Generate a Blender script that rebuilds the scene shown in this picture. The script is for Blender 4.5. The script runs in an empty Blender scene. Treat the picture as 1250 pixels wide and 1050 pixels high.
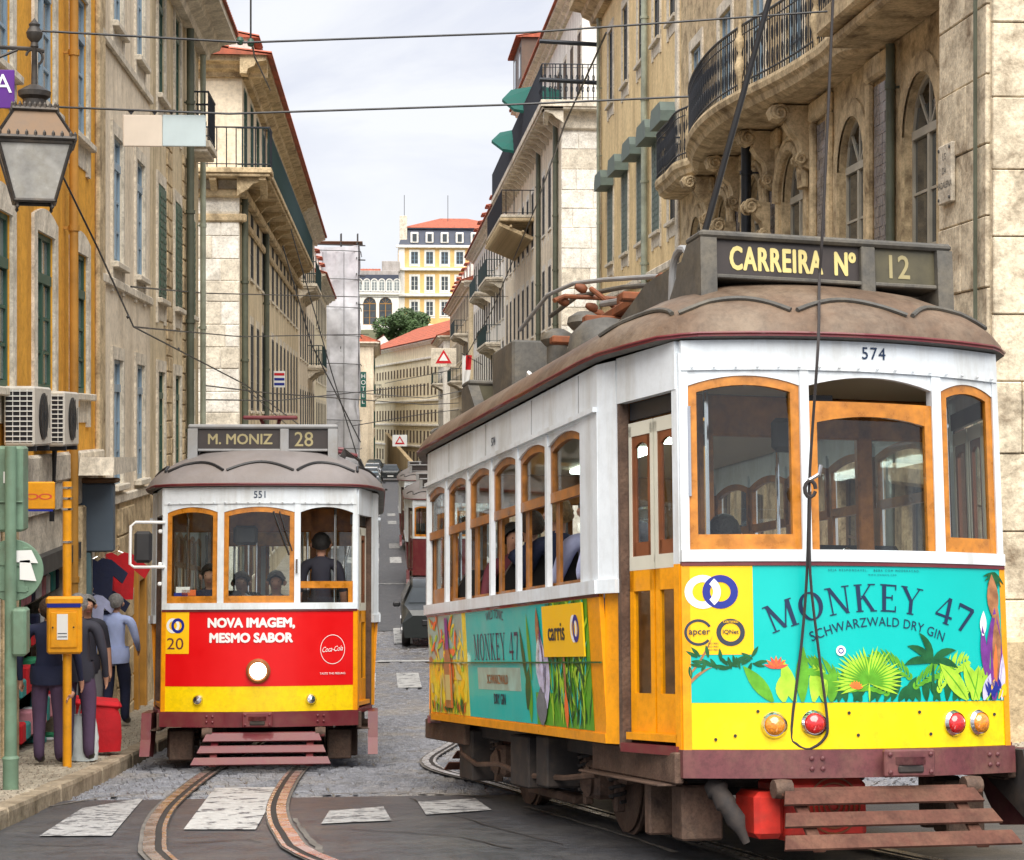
import bpy, math, random
from math import sin, cos, pi, radians, sqrt, atan, tan, atan2
from mathutils import Vector, Matrix, noise
from mathutils.geometry import tessellate_polygon
random.seed(7)
S = bpy.context.scene
COL = S.collection
# ------------------------------------------------------------------ camera, world, sun, exposure
CAMZ = 5.45
YAW = radians(4.02)          # the camera looks this far to the right of the street's axis (+Y)
FPX = 2250.0                 # focal length in photograph pixels (1250 wide)
HOR = 512.0                  # eye-level row of the photograph
cd = bpy.data.cameras.new('camera'); cam = bpy.data.objects.new('camera', cd); COL.objects.link(cam)
cam.location = (0, 0, CAMZ); cam.rotation_euler = (pi/2, 0, -YAW)
cd.sensor_width = 36; cd.lens = 36*FPX/1250; cd.shift_y = (HOR-525)/1250
cd.clip_start = .3; cd.clip_end = 3000
S.camera = cam
S.view_settings.view_transform = 'Standard'; S.view_settings.look = 'None'
S.view_settings.gamma = 1; S.view_settings.use_curve_mapping = False
S.view_settings.exposure = 0.80
w = bpy.data.worlds.new('World'); S.world = w; w.use_nodes = True
nt = w.node_tree; nt.nodes.clear()
def N(t, typ, **kw):
    n = t.nodes.new(typ)
    for k, v in kw.items():
        if k == 'in_':
            for a, b in v.items(): n.inputs[a].default_value = b
        else: setattr(n, k, v)
    return n
SUN_EL, SUN_AZ = radians(56), radians(180)     # azimuth measured clockwise from +Y
out = N(nt, 'ShaderNodeOutputWorld'); bg = N(nt, 'ShaderNodeBackground', in_={'Strength': .1})
sky = N(nt, 'ShaderNodeTexSky', sky_type='NISHITA', sun_disc=False, sun_elevation=SUN_EL, sun_rotation=SUN_AZ)
tc = N(nt, 'ShaderNodeTexCoord'); mp = N(nt, 'ShaderNodeMapping'); mp.inputs['Scale'].default_value = (1, 1, 3.2)
nz = N(nt, 'ShaderNodeTexNoise', in_={'Scale': 4.2, 'Detail': 8, 'Roughness': .55, 'Distortion': .5})
rp = N(nt, 'ShaderNodeValToRGB'); rp.color_ramp.elements[0].position = .36; rp.color_ramp.elements[1].position = .64
rp.color_ramp.elements[0].color = (4.0, 4.2, 5.0, 1); rp.color_ramp.elements[1].color = (5.7, 5.75, 5.95, 1)
mx = N(nt, 'ShaderNodeMix', data_type='RGBA'); mx.inputs[0].default_value = .93
nt.links.new(tc.outputs['Generated'], mp.inputs['Vector']); nt.links.new(mp.outputs[0], nz.inputs['Vector'])
nt.links.new(nz.outputs[0], rp.inputs[0]); nt.links.new(sky.outputs[0], mx.inputs[6]); nt.links.new(rp.outputs[0], mx.inputs[7])
nt.links.new(mx.outputs[2], bg.inputs[0]); nt.links.new(bg.outputs[0], out.inputs[0])
sd = bpy.data.lights.new('sun', 'SUN'); sd.energy = 3.6; sd.angle = radians(66); sd.color = (1, .95, .87)
so = bpy.data.objects.new('sun', sd); COL.objects.link(so)
so.rotation_euler = Vector((sin(SUN_AZ)*cos(SUN_EL), cos(SUN_AZ)*cos(SUN_EL), sin(SUN_EL))).to_track_quat('Z', 'Y').to_euler()
# ------------------------------------------------------------------ pixel <-> place
def X_(px, Y): return Y*tan(atan((px-625)/FPX)+YAW)
def dep(X, Y): return X*sin(YAW)+Y*cos(YAW)
def Z_(py, X, Y): return CAMZ+(HOR-py)/FPX*dep(X, Y)
def at(px, py, Y): x = X_(px, Y); return Vector((x, Y, Z_(py, x, Y)))
def onX(px, X): return X/tan(atan((px-625)/FPX)+YAW)       # Y where column px meets the plane X
PROF = [(-40, 9.6), (0, 4.30), (6, 3.50), (13.2, 2.60), (17, 2.13), (21.9, 1.57), (26.6, 1.06), (31, .68), (36, .36), (41, .14), (46, .04), (52, 0), (400, 0)]
def gz(Y):
    for i in range(len(PROF)-1):
        a, b = PROF[i], PROF[i+1]
        if Y <= b[0]:
            t = (Y-a[0])/(b[0]-a[0])
            pa = PROF[max(i-1, 0)]; pb = PROF[min(i+2, len(PROF)-1)]
            ma = (b[1]-pa[1])/max(b[0]-pa[0], 1e-6)*(b[0]-a[0]) if i else b[1]-a[1]
            mb = (pb[1]-a[1])/max(pb[0]-a[0], 1e-6)*(b[0]-a[0])
            if a[0] >= 46: ma = 0 if a[0] > 50 else ma; mb = 0
            t2, t3 = t*t, t*t*t
            return (2*t3-3*t2+1)*a[1]+(t3-2*t2+t)*ma+(-2*t3+3*t2)*b[1]+(t3-t2)*mb
    return 0
def G(px, py, up=0.0):                                        # pixel -> point on the ground
    lo, hi = 3.0, 300.0
    for _ in range(50):
        m = (lo+hi)/2
        if Z_(py, X_(px, m), m) > gz(m)+up: lo = m
        else: hi = m
    return Vector((X_(px, lo), lo, gz(lo)+up))
# ------------------------------------------------------------------ materials
MATS = {}
def mat(name, col, rough=.7, metal=0, var=.12, scale=3.0, bump=0.0, bscale=40, stain=None, samt=0, sscale=.6, streak=False, spec=.5, emit=None, trans=0, ior=1.45, alpha=1, coat=0, grit=0, sharp=0):
    if name in MATS: return MATS[name]
    m = bpy.data.materials.new(name); m.use_nodes = True; t = m.node_tree; b = t.nodes['Principled BSDF']; L = t.links.new
    b.inputs['Roughness'].default_value = rough; b.inputs['Metallic'].default_value = metal
    b.inputs['Specular IOR Level'].default_value = spec; b.inputs['Coat Weight'].default_value = coat
    c = (*col, 1)
    b.inputs['Base Color'].default_value = c
    tcn = N(t, 'ShaderNodeTexCoord')
    src = tcn.outputs['Object']
    last = None
    if var:
        n = N(t, 'ShaderNodeTexNoise', in_={'Scale': scale, 'Detail': 6, 'Roughness': .6}); L(src, n.inputs['Vector'])
        r = N(t, 'ShaderNodeMapRange', in_={'From Min': .3, 'From Max': .7, 'To Min': 1-var, 'To Max': 1+var*.8}); L(n.outputs[0], r.inputs['Value'])
        x = N(t, 'ShaderNodeMix', data_type='RGBA', blend_type='MULTIPLY'); x.inputs[0].default_value = 1
        x.inputs[6].default_value = c; L(r.outputs[0], x.inputs[7]); last = x.outputs[2]
        q = N(t, 'ShaderNodeMapRange', in_={'From Min': .3, 'From Max': .7, 'To Min': max(rough-.08, .02), 'To Max': min(rough+.12, 1)}); L(n.outputs[0], q.inputs['Value']); L(q.outputs[0], b.inputs['Roughness'])
    if stain:
        mpn = N(t, 'ShaderNodeMapping'); mpn.inputs['Scale'].default_value = (1, 1, .16) if streak else (1, 1, 1); L(src, mpn.inputs['Vector'])
        n = N(t, 'ShaderNodeTexNoise', in_={'Scale': sscale, 'Detail': 9, 'Roughness': .68, 'Distortion': .3}); L(mpn.outputs[0], n.inputs['Vector'])
        r = N(t, 'ShaderNodeMapRange', in_={'From Min': .46 if not sharp else .5-sharp, 'From Max': .70 if not sharp else .54-sharp, 'To Min': 0, 'To Max': samt}); L(n.outputs[0], r.inputs['Value'])
        x = N(t, 'ShaderNodeMix', data_type='RGBA'); L(r.outputs[0], x.inputs[0])
        if last: L(last, x.inputs[6])
        else: x.inputs[6].default_value = c
        x.inputs[7].default_value = (*stain, 1); last = x.outputs[2]
    if grit:
        n = N(t, 'ShaderNodeTexNoise', in_={'Scale': scale*7, 'Detail': 10, 'Roughness': .75}); L(src, n.inputs['Vector'])
        r = N(t, 'ShaderNodeMapRange', in_={'From Min': .34, 'From Max': .56, 'To Min': 1-grit, 'To Max': 1.04}); L(n.outputs[0], r.inputs['Value'])
        x = N(t, 'ShaderNodeMix', data_type='RGBA', blend_type='MULTIPLY'); x.inputs[0].default_value = 1
        if last: L(last, x.inputs[6])
        else: x.inputs[6].default_value = c
        L(r.outputs[0], x.inputs[7]); last = x.outputs[2]
    if last: L(last, b.inputs['Base Color'])
    if bump:
        n = N(t, 'ShaderNodeTexNoise', in_={'Scale': bscale, 'Detail': 5, 'Roughness': .6}); L(src, n.inputs['Vector'])
        bp = N(t, 'ShaderNodeBump', in_={'Strength': bump, 'Distance': .02}); L(n.outputs[0], bp.inputs['Height']); L(bp.outputs[0], b.inputs['Normal'])
    if emit: b.inputs['Emission Color'].default_value = (*emit[0], 1); b.inputs['Emission Strength'].default_value = emit[1]
    if trans: b.inputs['Transmission Weight'].default_value = trans; b.inputs['IOR'].default_value = ior
    if alpha < 1: b.inputs['Alpha'].default_value = alpha
    MATS[name] = m; return m
def plaster(name, col, stain=(.16, .12, .07), samt=.5, **kw):
    kw.setdefault('grit', .24); samt = min(1, samt*1.2); stain = tuple(c*.85 for c in stain); col = tuple(min(.88, c*1.06) for c in col)
    return mat(name, col, .9, 0, var=.13, scale=1.1, bump=.35, bscale=9, stain=stain, samt=samt, sscale=1.5, streak=True, spec=.2, **kw)
def stone(name, col, stain=(.13, .10, .06), samt=.45, **kw):
    kw.setdefault('grit', .36); samt = min(1, samt*1.15); stain = tuple(c*.85 for c in stain); col = tuple(min(.88, c*1.05) for c in col)
    return mat(name, col, .88, 0, var=.22, scale=2.6, bump=.6, bscale=16, stain=stain, samt=samt, sscale=2.2, spec=.2, **kw)
def glassmat(name, tint=(.9, .95, .95), refl=1.0):
    # thin sheet: mostly clear, with the reflection of real glass
    if name in MATS: return MATS[name]
    m = bpy.data.materials.new(name); m.use_nodes = True; t = m.node_tree; t.nodes.clear(); L = t.links.new
    o = N(t, 'ShaderNodeOutputMaterial'); tr = N(t, 'ShaderNodeBsdfTransparent'); tr.inputs[0].default_value = (*tint, 1)
    gl = N(t, 'ShaderNodeBsdfGlossy'); gl.inputs['Roughness'].default_value = .03
    fr = N(t, 'ShaderNodeLayerWeight', in_={'Blend': .5}); pw = N(t, 'ShaderNodeMath', operation='POWER'); pw.inputs[1].default_value = 4
    ma = N(t, 'ShaderNodeMath', operation='MULTIPLY_ADD'); ma.inputs[1].default_value = .55*refl; ma.inputs[2].default_value = .045*refl; t.links.new(fr.outputs['Facing'], pw.inputs[0])
    mxs = N(t, 'ShaderNodeMixShader'); L(pw.outputs[0], ma.inputs[0]); L(ma.outputs[0], mxs.inputs[0]); L(tr.outputs[0], mxs.inputs[1]); L(gl.outputs[0], mxs.inputs[2]); L(mxs.outputs[0], o.inputs[0])
    MATS[name] = m; return m
# ------------------------------------------------------------------ mesh helpers
def setp(o, label=None, cat=None, group=None, kind=None):
    if label: o['label'] = label
    if cat: o['category'] = cat
    if group: o['group'] = group
    if kind: o['kind'] = kind
    return o
def empty(name, loc=(0, 0, 0), rz=0.0, label=None, cat=None, group=None, kind=None, M=None):
    o = bpy.data.objects.new(name, None); COL.objects.link(o); o.empty_display_size = .3
    if M is not None: o.matrix_world = M
    else: o.location = loc; o.rotation_euler = (0, 0, rz)
    return setp(o, label, cat, group, kind)
class MB:
    def __init__(s): s.v = []; s.f = []; s.m = []
    def add(s, vs, fs, mi=0):
        b = len(s.v); s.v.extend([tuple(v) for v in vs]); s.f.extend([tuple(b+i for i in f) for f in fs]); s.m.extend([mi]*len(fs)); return s
    def box(s, x0, x1, y0, y1, z0, z1, mi=0, M=None):
        vs = [Vector((x, y, z)) for z in (z0, z1) for y in (y0, y1) for x in (x0, x1)]
        if M: vs = [M @ v for v in vs]
        return s.add(vs, [(0, 2, 3, 1), (4, 5, 7, 6), (0, 1, 5, 4), (2, 6, 7, 3), (0, 4, 6, 2), (1, 3, 7, 5)], mi)
    def cbox(s, x0, x1, y0, y1, z0, z1, c=.01, mi=0, M=None):      # box with chamfered edges
        X, Y, Z = (x0, x1), (y0, y1), (z0, z1); vs = []; ix = {}
        for i in (0, 1):
            for j in (0, 1):
                for k in (0, 1):
                    sx, sy, sz = (c, -c)[i], (c, -c)[j], (c, -c)[k]
                    for ax in range(3):
                        p = Vector((X[i]+(0 if ax == 0 else sx), Y[j]+(0 if ax == 1 else sy), Z[k]+(0 if ax == 2 else sz)))
                        ix[i, j, k, ax] = len(vs); vs.append(M @ p if M else p)
        fs = []
        def q(a, b, c_, d, flip): fs.append((a, b, c_, d) if not flip else (d, c_, b, a))
        for i in (0, 1):
            q(ix[i,0,0,0], ix[i,1,0,0], ix[i,1,1,0], ix[i,0,1,0], i == 0)
            q(ix[0,i,0,1], ix[1,i,0,1], ix[1,i,1,1], ix[0,i,1,1], i == 1)
            q(ix[0,0,i,2], ix[1,0,i,2], ix[1,1,i,2], ix[0,1,i,2], i == 0)
        for i in (0, 1):
            for j in (0, 1):
                fl = (i+j) % 2 == 0
                q(ix[i,j,0,0], ix[i,j,1,0], ix[i,j,1,1], ix[i,j,0,1], not fl)
                q(ix[i,0,j,0], ix[i,1,j,0], ix[i,1,j,2], ix[i,0,j,2], fl)
                q(ix[0,i,j,1], ix[1,i,j,1], ix[1,i,j,2], ix[0,i,j,2], not fl)
        for i in (0, 1):
            for j in (0, 1):
                for k in (0, 1):
                    a = (ix[i,j,k,0], ix[i,j,k,1], ix[i,j,k,2]); fs.append(a if (i+j+k) % 2 else a[::-1])
        return s.add(vs, fs, mi)
    def tube(s, pts, r, n=8, mi=0, cap=True, closed=False):
        pts = [Vector(p) for p in pts]; k = len(pts); rr = r if isinstance(r, (list, tuple)) else [r]*k
        vs = []; up = None
        for i, p in enumerate(pts):
            a = pts[i-1] if (i or closed) else p; b = pts[(i+1) % k] if (i < k-1 or closed) else p
            d = (b-a); d = d.normalized() if d.length > 1e-9 else Vector((0, 0, 1))
            if up is None: up = d.orthogonal().normalized()
            up = (up-d*up.dot(d)); up = up.normalized() if up.length > 1e-6 else d.orthogonal().normalized()
            w_ = d.cross(up)
            for j in range(n):
                t = 2*pi*j/n; vs.append(p+(up*cos(t)+w_*sin(t))*rr[i])
        fs = []
        for i in range(k if closed else k-1):
            for j in range(n):
                a = i*n+j; b = i*n+(j+1) % n; c = ((i+1) % k)*n+(j+1) % n; d = ((i+1) % k)*n+j; fs.append((a, b, c, d))
        if cap and not closed: fs.append(tuple(range(n-1, -1, -1))); fs.append(tuple((k-1)*n+j for j in range(n)))
        return s.add(vs, fs, mi)
    def lathe(s, prof, n=16, M=None, mi=0):                          # prof: (r, z)
        vs = []; fs = []
        for r, z in prof:
            for j in range(n):
                v = Vector((r*cos(2*pi*j/n), r*sin(2*pi*j/n), z)); vs.append(M @ v if M else v)
        for i in range(len(prof)-1):
            for j in range(n): fs.append((i*n+j, i*n+(j+1) % n, (i+1)*n+(j+1) % n, (i+1)*n+j))
        fs.append(tuple(range(n-1, -1, -1))); fs.append(tuple((len(prof)-1)*n+j for j in range(n)))
        return s.add(vs, fs, mi)
    def prism(s, poly, d0, d1, M=None, mi=0):                        # poly in local XZ, extruded along Y from d0 to d1
        n = len(poly); vs = [Vector((p[0], d, p[1])) for d in (d0, d1) for p in poly]
        if M: vs = [M @ v for v in vs]
        tr = tessellate_polygon([[Vector((p[0], p[1], 0)) for p in poly]])
        fs = [tuple(t) for t in tr]+[tuple(n+i for i in reversed(t)) for t in tr]
        fs += [(i, (i+1) % n, n+(i+1) % n, n+i) for i in range(n)]
        return s.add(vs, fs, mi)
    def loft(s, rings, mi=0, cap=True, closed=True):
        n = len(rings[0]); vs = [p for r in rings for p in r]; fs = []
        for i in range(len(rings)-1):
            for j in range(n if closed else n-1): fs.append((i*n+j, i*n+(j+1) % n, (i+1)*n+(j+1) % n, (i+1)*n+j))
        if cap: fs.append(tuple(range(n-1, -1, -1))); fs.append(tuple((len(rings)-1)*n+j for j in range(n)))
        return s.add(vs, fs, mi)
    def band(s, surf, a, b, zlo, zhi, th=.02, off=0.0, n=8, mi=0):   # curved slab on surf(s, z, off)
        f0 = zlo if callable(zlo) else (lambda t: zlo); f1 = zhi if callable(zhi) else (lambda t: zhi)
        vs = []
        for i in range(n+1):
            t = i/n; q = a+(b-a)*t
            for z, o in ((f0(t), off), (f1(t), off), (f1(t), off-th), (f0(t), off-th)): vs.append(surf(q, z, o))
        fs = []
        for i in range(n):
            for j in range(4): fs.append((i*4+j, (i+1)*4+j, (i+1)*4+(j+1) % 4, i*4+(j+1) % 4))
        fs += [(3, 2, 1, 0), (n*4, n*4+1, n*4+2, n*4+3)]
        return s.add(vs, fs, mi)
    def mesh(s, name, mats, smooth=False):
        me = bpy.data.meshes.new(name); me.from_pydata(s.v, [], s.f)
        for m in (mats if isinstance(mats, (list, tuple)) else [mats]): me.materials.append(m)
        if any(s.m): me.polygons.foreach_set('material_index', s.m)
        if smooth:
            me.polygons.foreach_set('use_smooth', [True]*len(me.polygons)); me.set_sharp_from_angle(angle=radians(38))
        me.update(); return me
    def build(s, name, mats, parent=None, smooth=False, M=None, fix=False):
        me = s.mesh(name, mats, smooth)
        if fix: recalc(me)
        return link(name, me, parent, M)
def recalc(me):
    import bmesh
    b = bmesh.new(); b.from_mesh(me); bmesh.ops.recalc_face_normals(b, faces=b.faces); b.to_mesh(me); b.free()
def link(name, me, parent=None, M=None):
    o = bpy.data.objects.new(name, me); COL.objects.link(o)
    if parent: o.parent = parent
    if M is not None: o.matrix_local = M
    return o
def copy_tree(o, parent=None):
    c = o.copy(); COL.objects.link(c); c.parent = parent
    for ch in list(o.children): copy_tree(ch, c)
    return c
T = Matrix.Translation
def RZ(a): return Matrix.Rotation(a, 4, 'Z')
def RX(a): return Matrix.Rotation(a, 4, 'X')
def RY(a): return Matrix.Rotation(a, 4, 'Y')
# ------------------------------------------------------------------ lettering
def text2d(txt, h, bold=0.0, sx=1.0, space=1.0, shear=0.0):
    """letters of the built-in font as flat polygons; returns [(verts2d, faces)] per string, centred on x, baseline at 0"""
    cu = bpy.data.curves.new('t', 'FONT'); cu.body = txt; cu.size = 1; cu.space_character = space; cu.resolution_u = 3; cu.shear = shear; cu.fill_mode = 'FRONT' if hasattr(cu, 'fill_mode') else cu.fill_mode
    o = bpy.data.objects.new('t', cu); COL.objects.link(o)
    me = o.to_mesh(); vs = [(v.co.x, v.co.y) for v in me.vertices]; fs = [tuple(p.vertices) for p in me.polygons]
    o.to_mesh_clear(); bpy.data.objects.remove(o); bpy.data.curves.remove(cu)
    if not vs: return [], []
    xs = [v[0] for v in vs]; cxx = (min(xs)+max(xs))/2; k = h/.70
    return [((v[0]-cxx)*k*sx, v[1]*k) for v in vs], fs
def boldset(v, f, d):
    if not d: return v, f
    V, F = [], []
    for i, (dx, dz) in enumerate(((0, 0), (d, 0), (-d, 0), (0, d), (0, -d), (d*.7, d*.7), (-d*.7, d*.7), (d*.7, -d*.7), (-d*.7, -d*.7))):
        b = len(V); V += [(a+dx, c+dz, i*.00025) for a, c in v]; F += [tuple(b+q for q in g) for g in f]
    return V, F
def clockwise_fix(vs, fs):
    out_ = []
    for f in fs:
        a = sum(vs[f[i]][0]*vs[f[(i+1) % len(f)]][1]-vs[f[(i+1) % len(f)]][0]*vs[f[i]][1] for i in range(len(f)))
        out_.append(f if a > 0 else f[::-1])
    return out_
def bent(txt, h, x0, z0, rise, half, bold=0, sx=1, space=1, f2=None, letters=None):
    """one string set letter by letter along an arch: centre (x0, z0), rise at the middle over half the width"""
    v, f = f2 or text2d(txt, h, bold, sx, space)
    res = []
    for a, b in v:
        t = a/half; z = z0+rise*(1-t*t); sl = atan(-2*rise*t/half)
        res.append((x0+a-b*sin(sl), z+b*cos(sl)))
    return res, f
# ------------------------------------------------------------------ materials of the place
MT = {}
def M_(k): return MT[k]
def defmats():
    D = MT
    D['asphalt'] = mat('asphalt', (.062, .065, .074), .38, var=.35, scale=7, bump=.6, bscale=120, stain=(.13, .125, .12), samt=.6, sscale=1.7, spec=.6, grit=.45)
    D['sett'] = mat('granite_sett', (.125, .13, .155), .20, var=.6, scale=7, bump=.5, bscale=60, stain=(.20, .16, .11), samt=.75, sscale=.8, spec=.7)
    D['calcada'] = mat('pavement_stone', (.42, .37, .29), .7, var=.35, scale=9, bump=.4, bscale=50, stain=(.17, .13, .09), samt=.6, sscale=1.3)
    D['mortar'] = mat('mortar', (.17, .15, .12), .9, var=.3, scale=8, bump=.5)
    D['kerb'] = stone('kerb_stone', (.40, .33, .24), samt=.7)
    D['paint'] = mat('road_paint', (.50, .50, .49), .6, var=.25, scale=14, stain=(.07, .07, .08), samt=1, sscale=5, sharp=-.04, bump=.3, grit=.3)
    D['paint_worn'] = mat('worn_road_paint', (.42, .42, .42), .6, var=.3, scale=14, stain=(.06, .06, .07), samt=.8, sscale=9, sharp=-.02, bump=.3, grit=.4)
    D['rail'] = mat('rail_steel', (.80, .77, .74), .25, .9, var=.15, scale=6, stain=(.35, .31, .27), samt=.3, sscale=5)
    D['groove'] = mat('rail_groove', (.03, .025, .022), .8, var=.3)
    D['railbed'] = mat('rail_concrete', (.16, .145, .13), .8, var=.35, scale=7, bump=.5, stain=(.08, .075, .07), samt=.8, sscale=6)
    D['ochre'] = plaster('ochre_plaster', (.72, .36, .05), stain=(.34, .14, .03), samt=.5)
    D['cream'] = plaster('cream_plaster', (.78, .68, .53), stain=(.42, .32, .20), samt=.5)
    D['cream2'] = plaster('weathered_cream_plaster', (.66, .55, .37), stain=(.26, .19, .10), samt=.65)
    D['yell'] = plaster('pale_yellow_plaster', (.78, .60, .33), stain=(.40, .26, .13), samt=.5)
    D['yell2'] = plaster('soft_yellow_plaster', (.84, .74, .54), stain=(.5, .4, .25), samt=.35)
    D['palace'] = plaster('palace_yellow_plaster', (.74, .49, .20), stain=(.5, .33, .13), samt=.3)
    D['white'] = plaster('white_plaster', (.82, .79, .73), stain=(.45, .40, .31), samt=.4)
    D['greyst'] = plaster('grey_plaster', (.40, .37, .35), stain=(.2, .17, .14), samt=.5)
    D['stone'] = stone('limestone', (.72, .65, .53))
    D['stonew'] = stone('white_limestone', (.82, .78, .70), stain=(.42, .35, .25), samt=.45)
    D['stoned'] = stone('weathered_limestone', (.60, .47, .29), stain=(.12, .075, .04), samt=.75)
    D['stonep'] = stone('pier_limestone', (.76, .66, .49), stain=(.16, .10, .055), samt=.75)
    D['iron'] = mat('black_iron', (.018, .022, .03), .45, .3, var=.3, scale=8)
    D['irong'] = mat('green_iron', (.018, .042, .045), .45, .2, var=.3, scale=8)
    D['bluef'] = mat('blue_grey_sash', (.25, .35, .44), .45, var=.15)
    D['greenf'] = mat('green_sash', (.035, .09, .06), .5, var=.2)
    D['darkf'] = mat('dark_sash', (.05, .05, .05), .5, var=.2)
    D['whitef'] = mat('white_sash', (.70, .70, .66), .5, var=.12)
    D['creamf'] = mat('cream_sash', (.40, .37, .30), .5, var=.2)
    D['brownf'] = mat('brown_sash', (.12, .08, .055), .5, var=.2)
    D['pane'] = mat('window_pane', (.05, .06, .065), .06, var=.5, scale=.7, spec=.8)
    D['panel'] = mat('light_window_pane', (.22, .25, .25), .08, var=.5, scale=.9, spec=.8)
    D['terra'] = mat('terracotta', (.42, .11, .06), .8, var=.4, scale=3, bump=.3, stain=(.16, .08, .05), samt=.6, sscale=1.2)
    D['slate'] = mat('slate_roof', (.045, .055, .085), .6, var=.3, scale=2)
    D['tile'] = mat('facade_tile', (.17, .155, .165), .25, var=.4, scale=5, stain=(.36, .33, .30), samt=.5, sscale=3)
    D['hood'] = mat('hood_metal', (.12, .16, .14), .6, var=.25, scale=3)
    D['pipeg'] = mat('downpipe_green', (.33, .36, .28), .6, var=.3, scale=3, stain=(.10, .09, .06), samt=.6)
    D['piped'] = mat('downpipe_dark', (.09, .10, .07), .6, var=.3, scale=3)
    D['ochrep'] = mat('downpipe_ochre', (.42, .20, .03), .6, var=.25, scale=3)
    D['shopg'] = mat('shop_grey', (.085, .115, .15), .55, var=.1)
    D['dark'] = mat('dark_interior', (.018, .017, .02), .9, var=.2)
    D['net'] = mat('scaffold_net', (.52, .52, .55), .9, var=.35, scale=.9, bump=.8, bscale=2.2, stain=(.62, .62, .64), samt=.6, sscale=.7)
    D['wood'] = mat('wood_brown', (.16, .085, .04), .6, var=.35, scale=6)
    D['hill'] = mat('hillside', (.10, .10, .05), .95, var=.4, scale=.2)
    D['wallt'] = plaster('tan_wall', (.50, .38, .22))
    D['leaf'] = mat('tree_leaf', (.055, .10, .028), .6, var=.5, scale=.6)
    D['bark'] = mat('bark', (.09, .06, .04), .9, var=.3)
    D['fabricg'] = mat('parasol_green', (.01, .10, .08), .8, var=.15)
defmats()
WC = {}
def arch_z(x, x0, x1, zs, rise):
    t = (x-(x0+x1)/2)/((x1-x0)/2); return zs+rise*sqrt(max(0, 1-t*t))
def wall(root, F, x0, x1, z0, z1, ops, m, depth=.28, body=6.0, name='wall'):
    """a wall with real openings; ops = (x centre, width, z bottom, height[, arch rise])"""
    ops = [o if len(o) > 4 else (*o[:4], 0) for o in ops]
    xs = sorted({x0, x1, *[round(o[0]-o[1]/2, 4) for o in ops], *[round(o[0]+o[1]/2, 4) for o in ops]})
    zs = sorted({z0, z1, *[round(o[2], 4) for o in ops], *[round(o[2]+o[3], 4) for o in ops]})
    xs = [x for x in xs if x0 <= x <= x1]; zs = [z for z in zs if z0 <= z <= z1]
    b = MB()
    for i in range(len(xs)-1):
        for j in range(len(zs)-1):
            cx, cz = (xs[i]+xs[i+1])/2, (zs[j]+zs[j+1])/2
            if any(abs(cx-o[0]) < o[1]/2 and o[2] < cz < o[2]+o[3] for o in ops): continue
            b.add([(xs[i], 0, zs[j]), (xs[i+1], 0, zs[j]), (xs[i+1], 0, zs[j+1]), (xs[i], 0, zs[j+1])], [(0, 1, 2, 3)])
    for o in ops:
        a, c, zb, zt, r = o[0]-o[1]/2, o[0]+o[1]/2, o[2], o[2]+o[3], o[4]
        a, c = max(a, x0), min(c, x1)
        if r:
            n = 12; top = [(a+(c-a)*k/n, arch_z(a+(c-a)*k/n, a, c, zt-r, r)) for k in range(n+1)]
            for k in range(n):
                p, q = top[k], top[k+1]
                b.add([(p[0], 0, p[1]), (q[0], 0, q[1]), (q[0], 0, zt), (p[0], 0, zt)], [(0, 1, 2, 3)])
                b.add([(p[0], 0, p[1]), (q[0], 0, q[1]), (q[0], depth, q[1]), (p[0], depth, p[1])], [(3, 2, 1, 0)])
        else: b.add([(a, 0, zt), (c, 0, zt), (c, depth, zt), (a, depth, zt)], [(3, 2, 1, 0)])
        b.add([(a, 0, zb), (c, 0, zb), (c, depth, zb), (a, depth, zb)], [(0, 1, 2, 3)])
        b.add([(a, 0, zb), (a, 0, zt), (a, depth, zt), (a, depth, zb)], [(3, 2, 1, 0)])
        b.add([(c, 0, zb), (c, 0, zt), (c, depth, zt), (c, depth, zb)], [(0, 1, 2, 3)])
        # room wall behind the opening
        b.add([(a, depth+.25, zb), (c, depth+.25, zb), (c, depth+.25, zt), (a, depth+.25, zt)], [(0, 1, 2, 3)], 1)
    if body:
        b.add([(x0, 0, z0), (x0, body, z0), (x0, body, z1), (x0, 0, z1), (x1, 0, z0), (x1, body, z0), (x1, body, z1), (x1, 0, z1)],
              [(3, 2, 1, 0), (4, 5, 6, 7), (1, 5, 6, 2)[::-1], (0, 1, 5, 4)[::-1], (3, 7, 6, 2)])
    return b.build(name, [m, MT['dark']], root, M=F)
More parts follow.
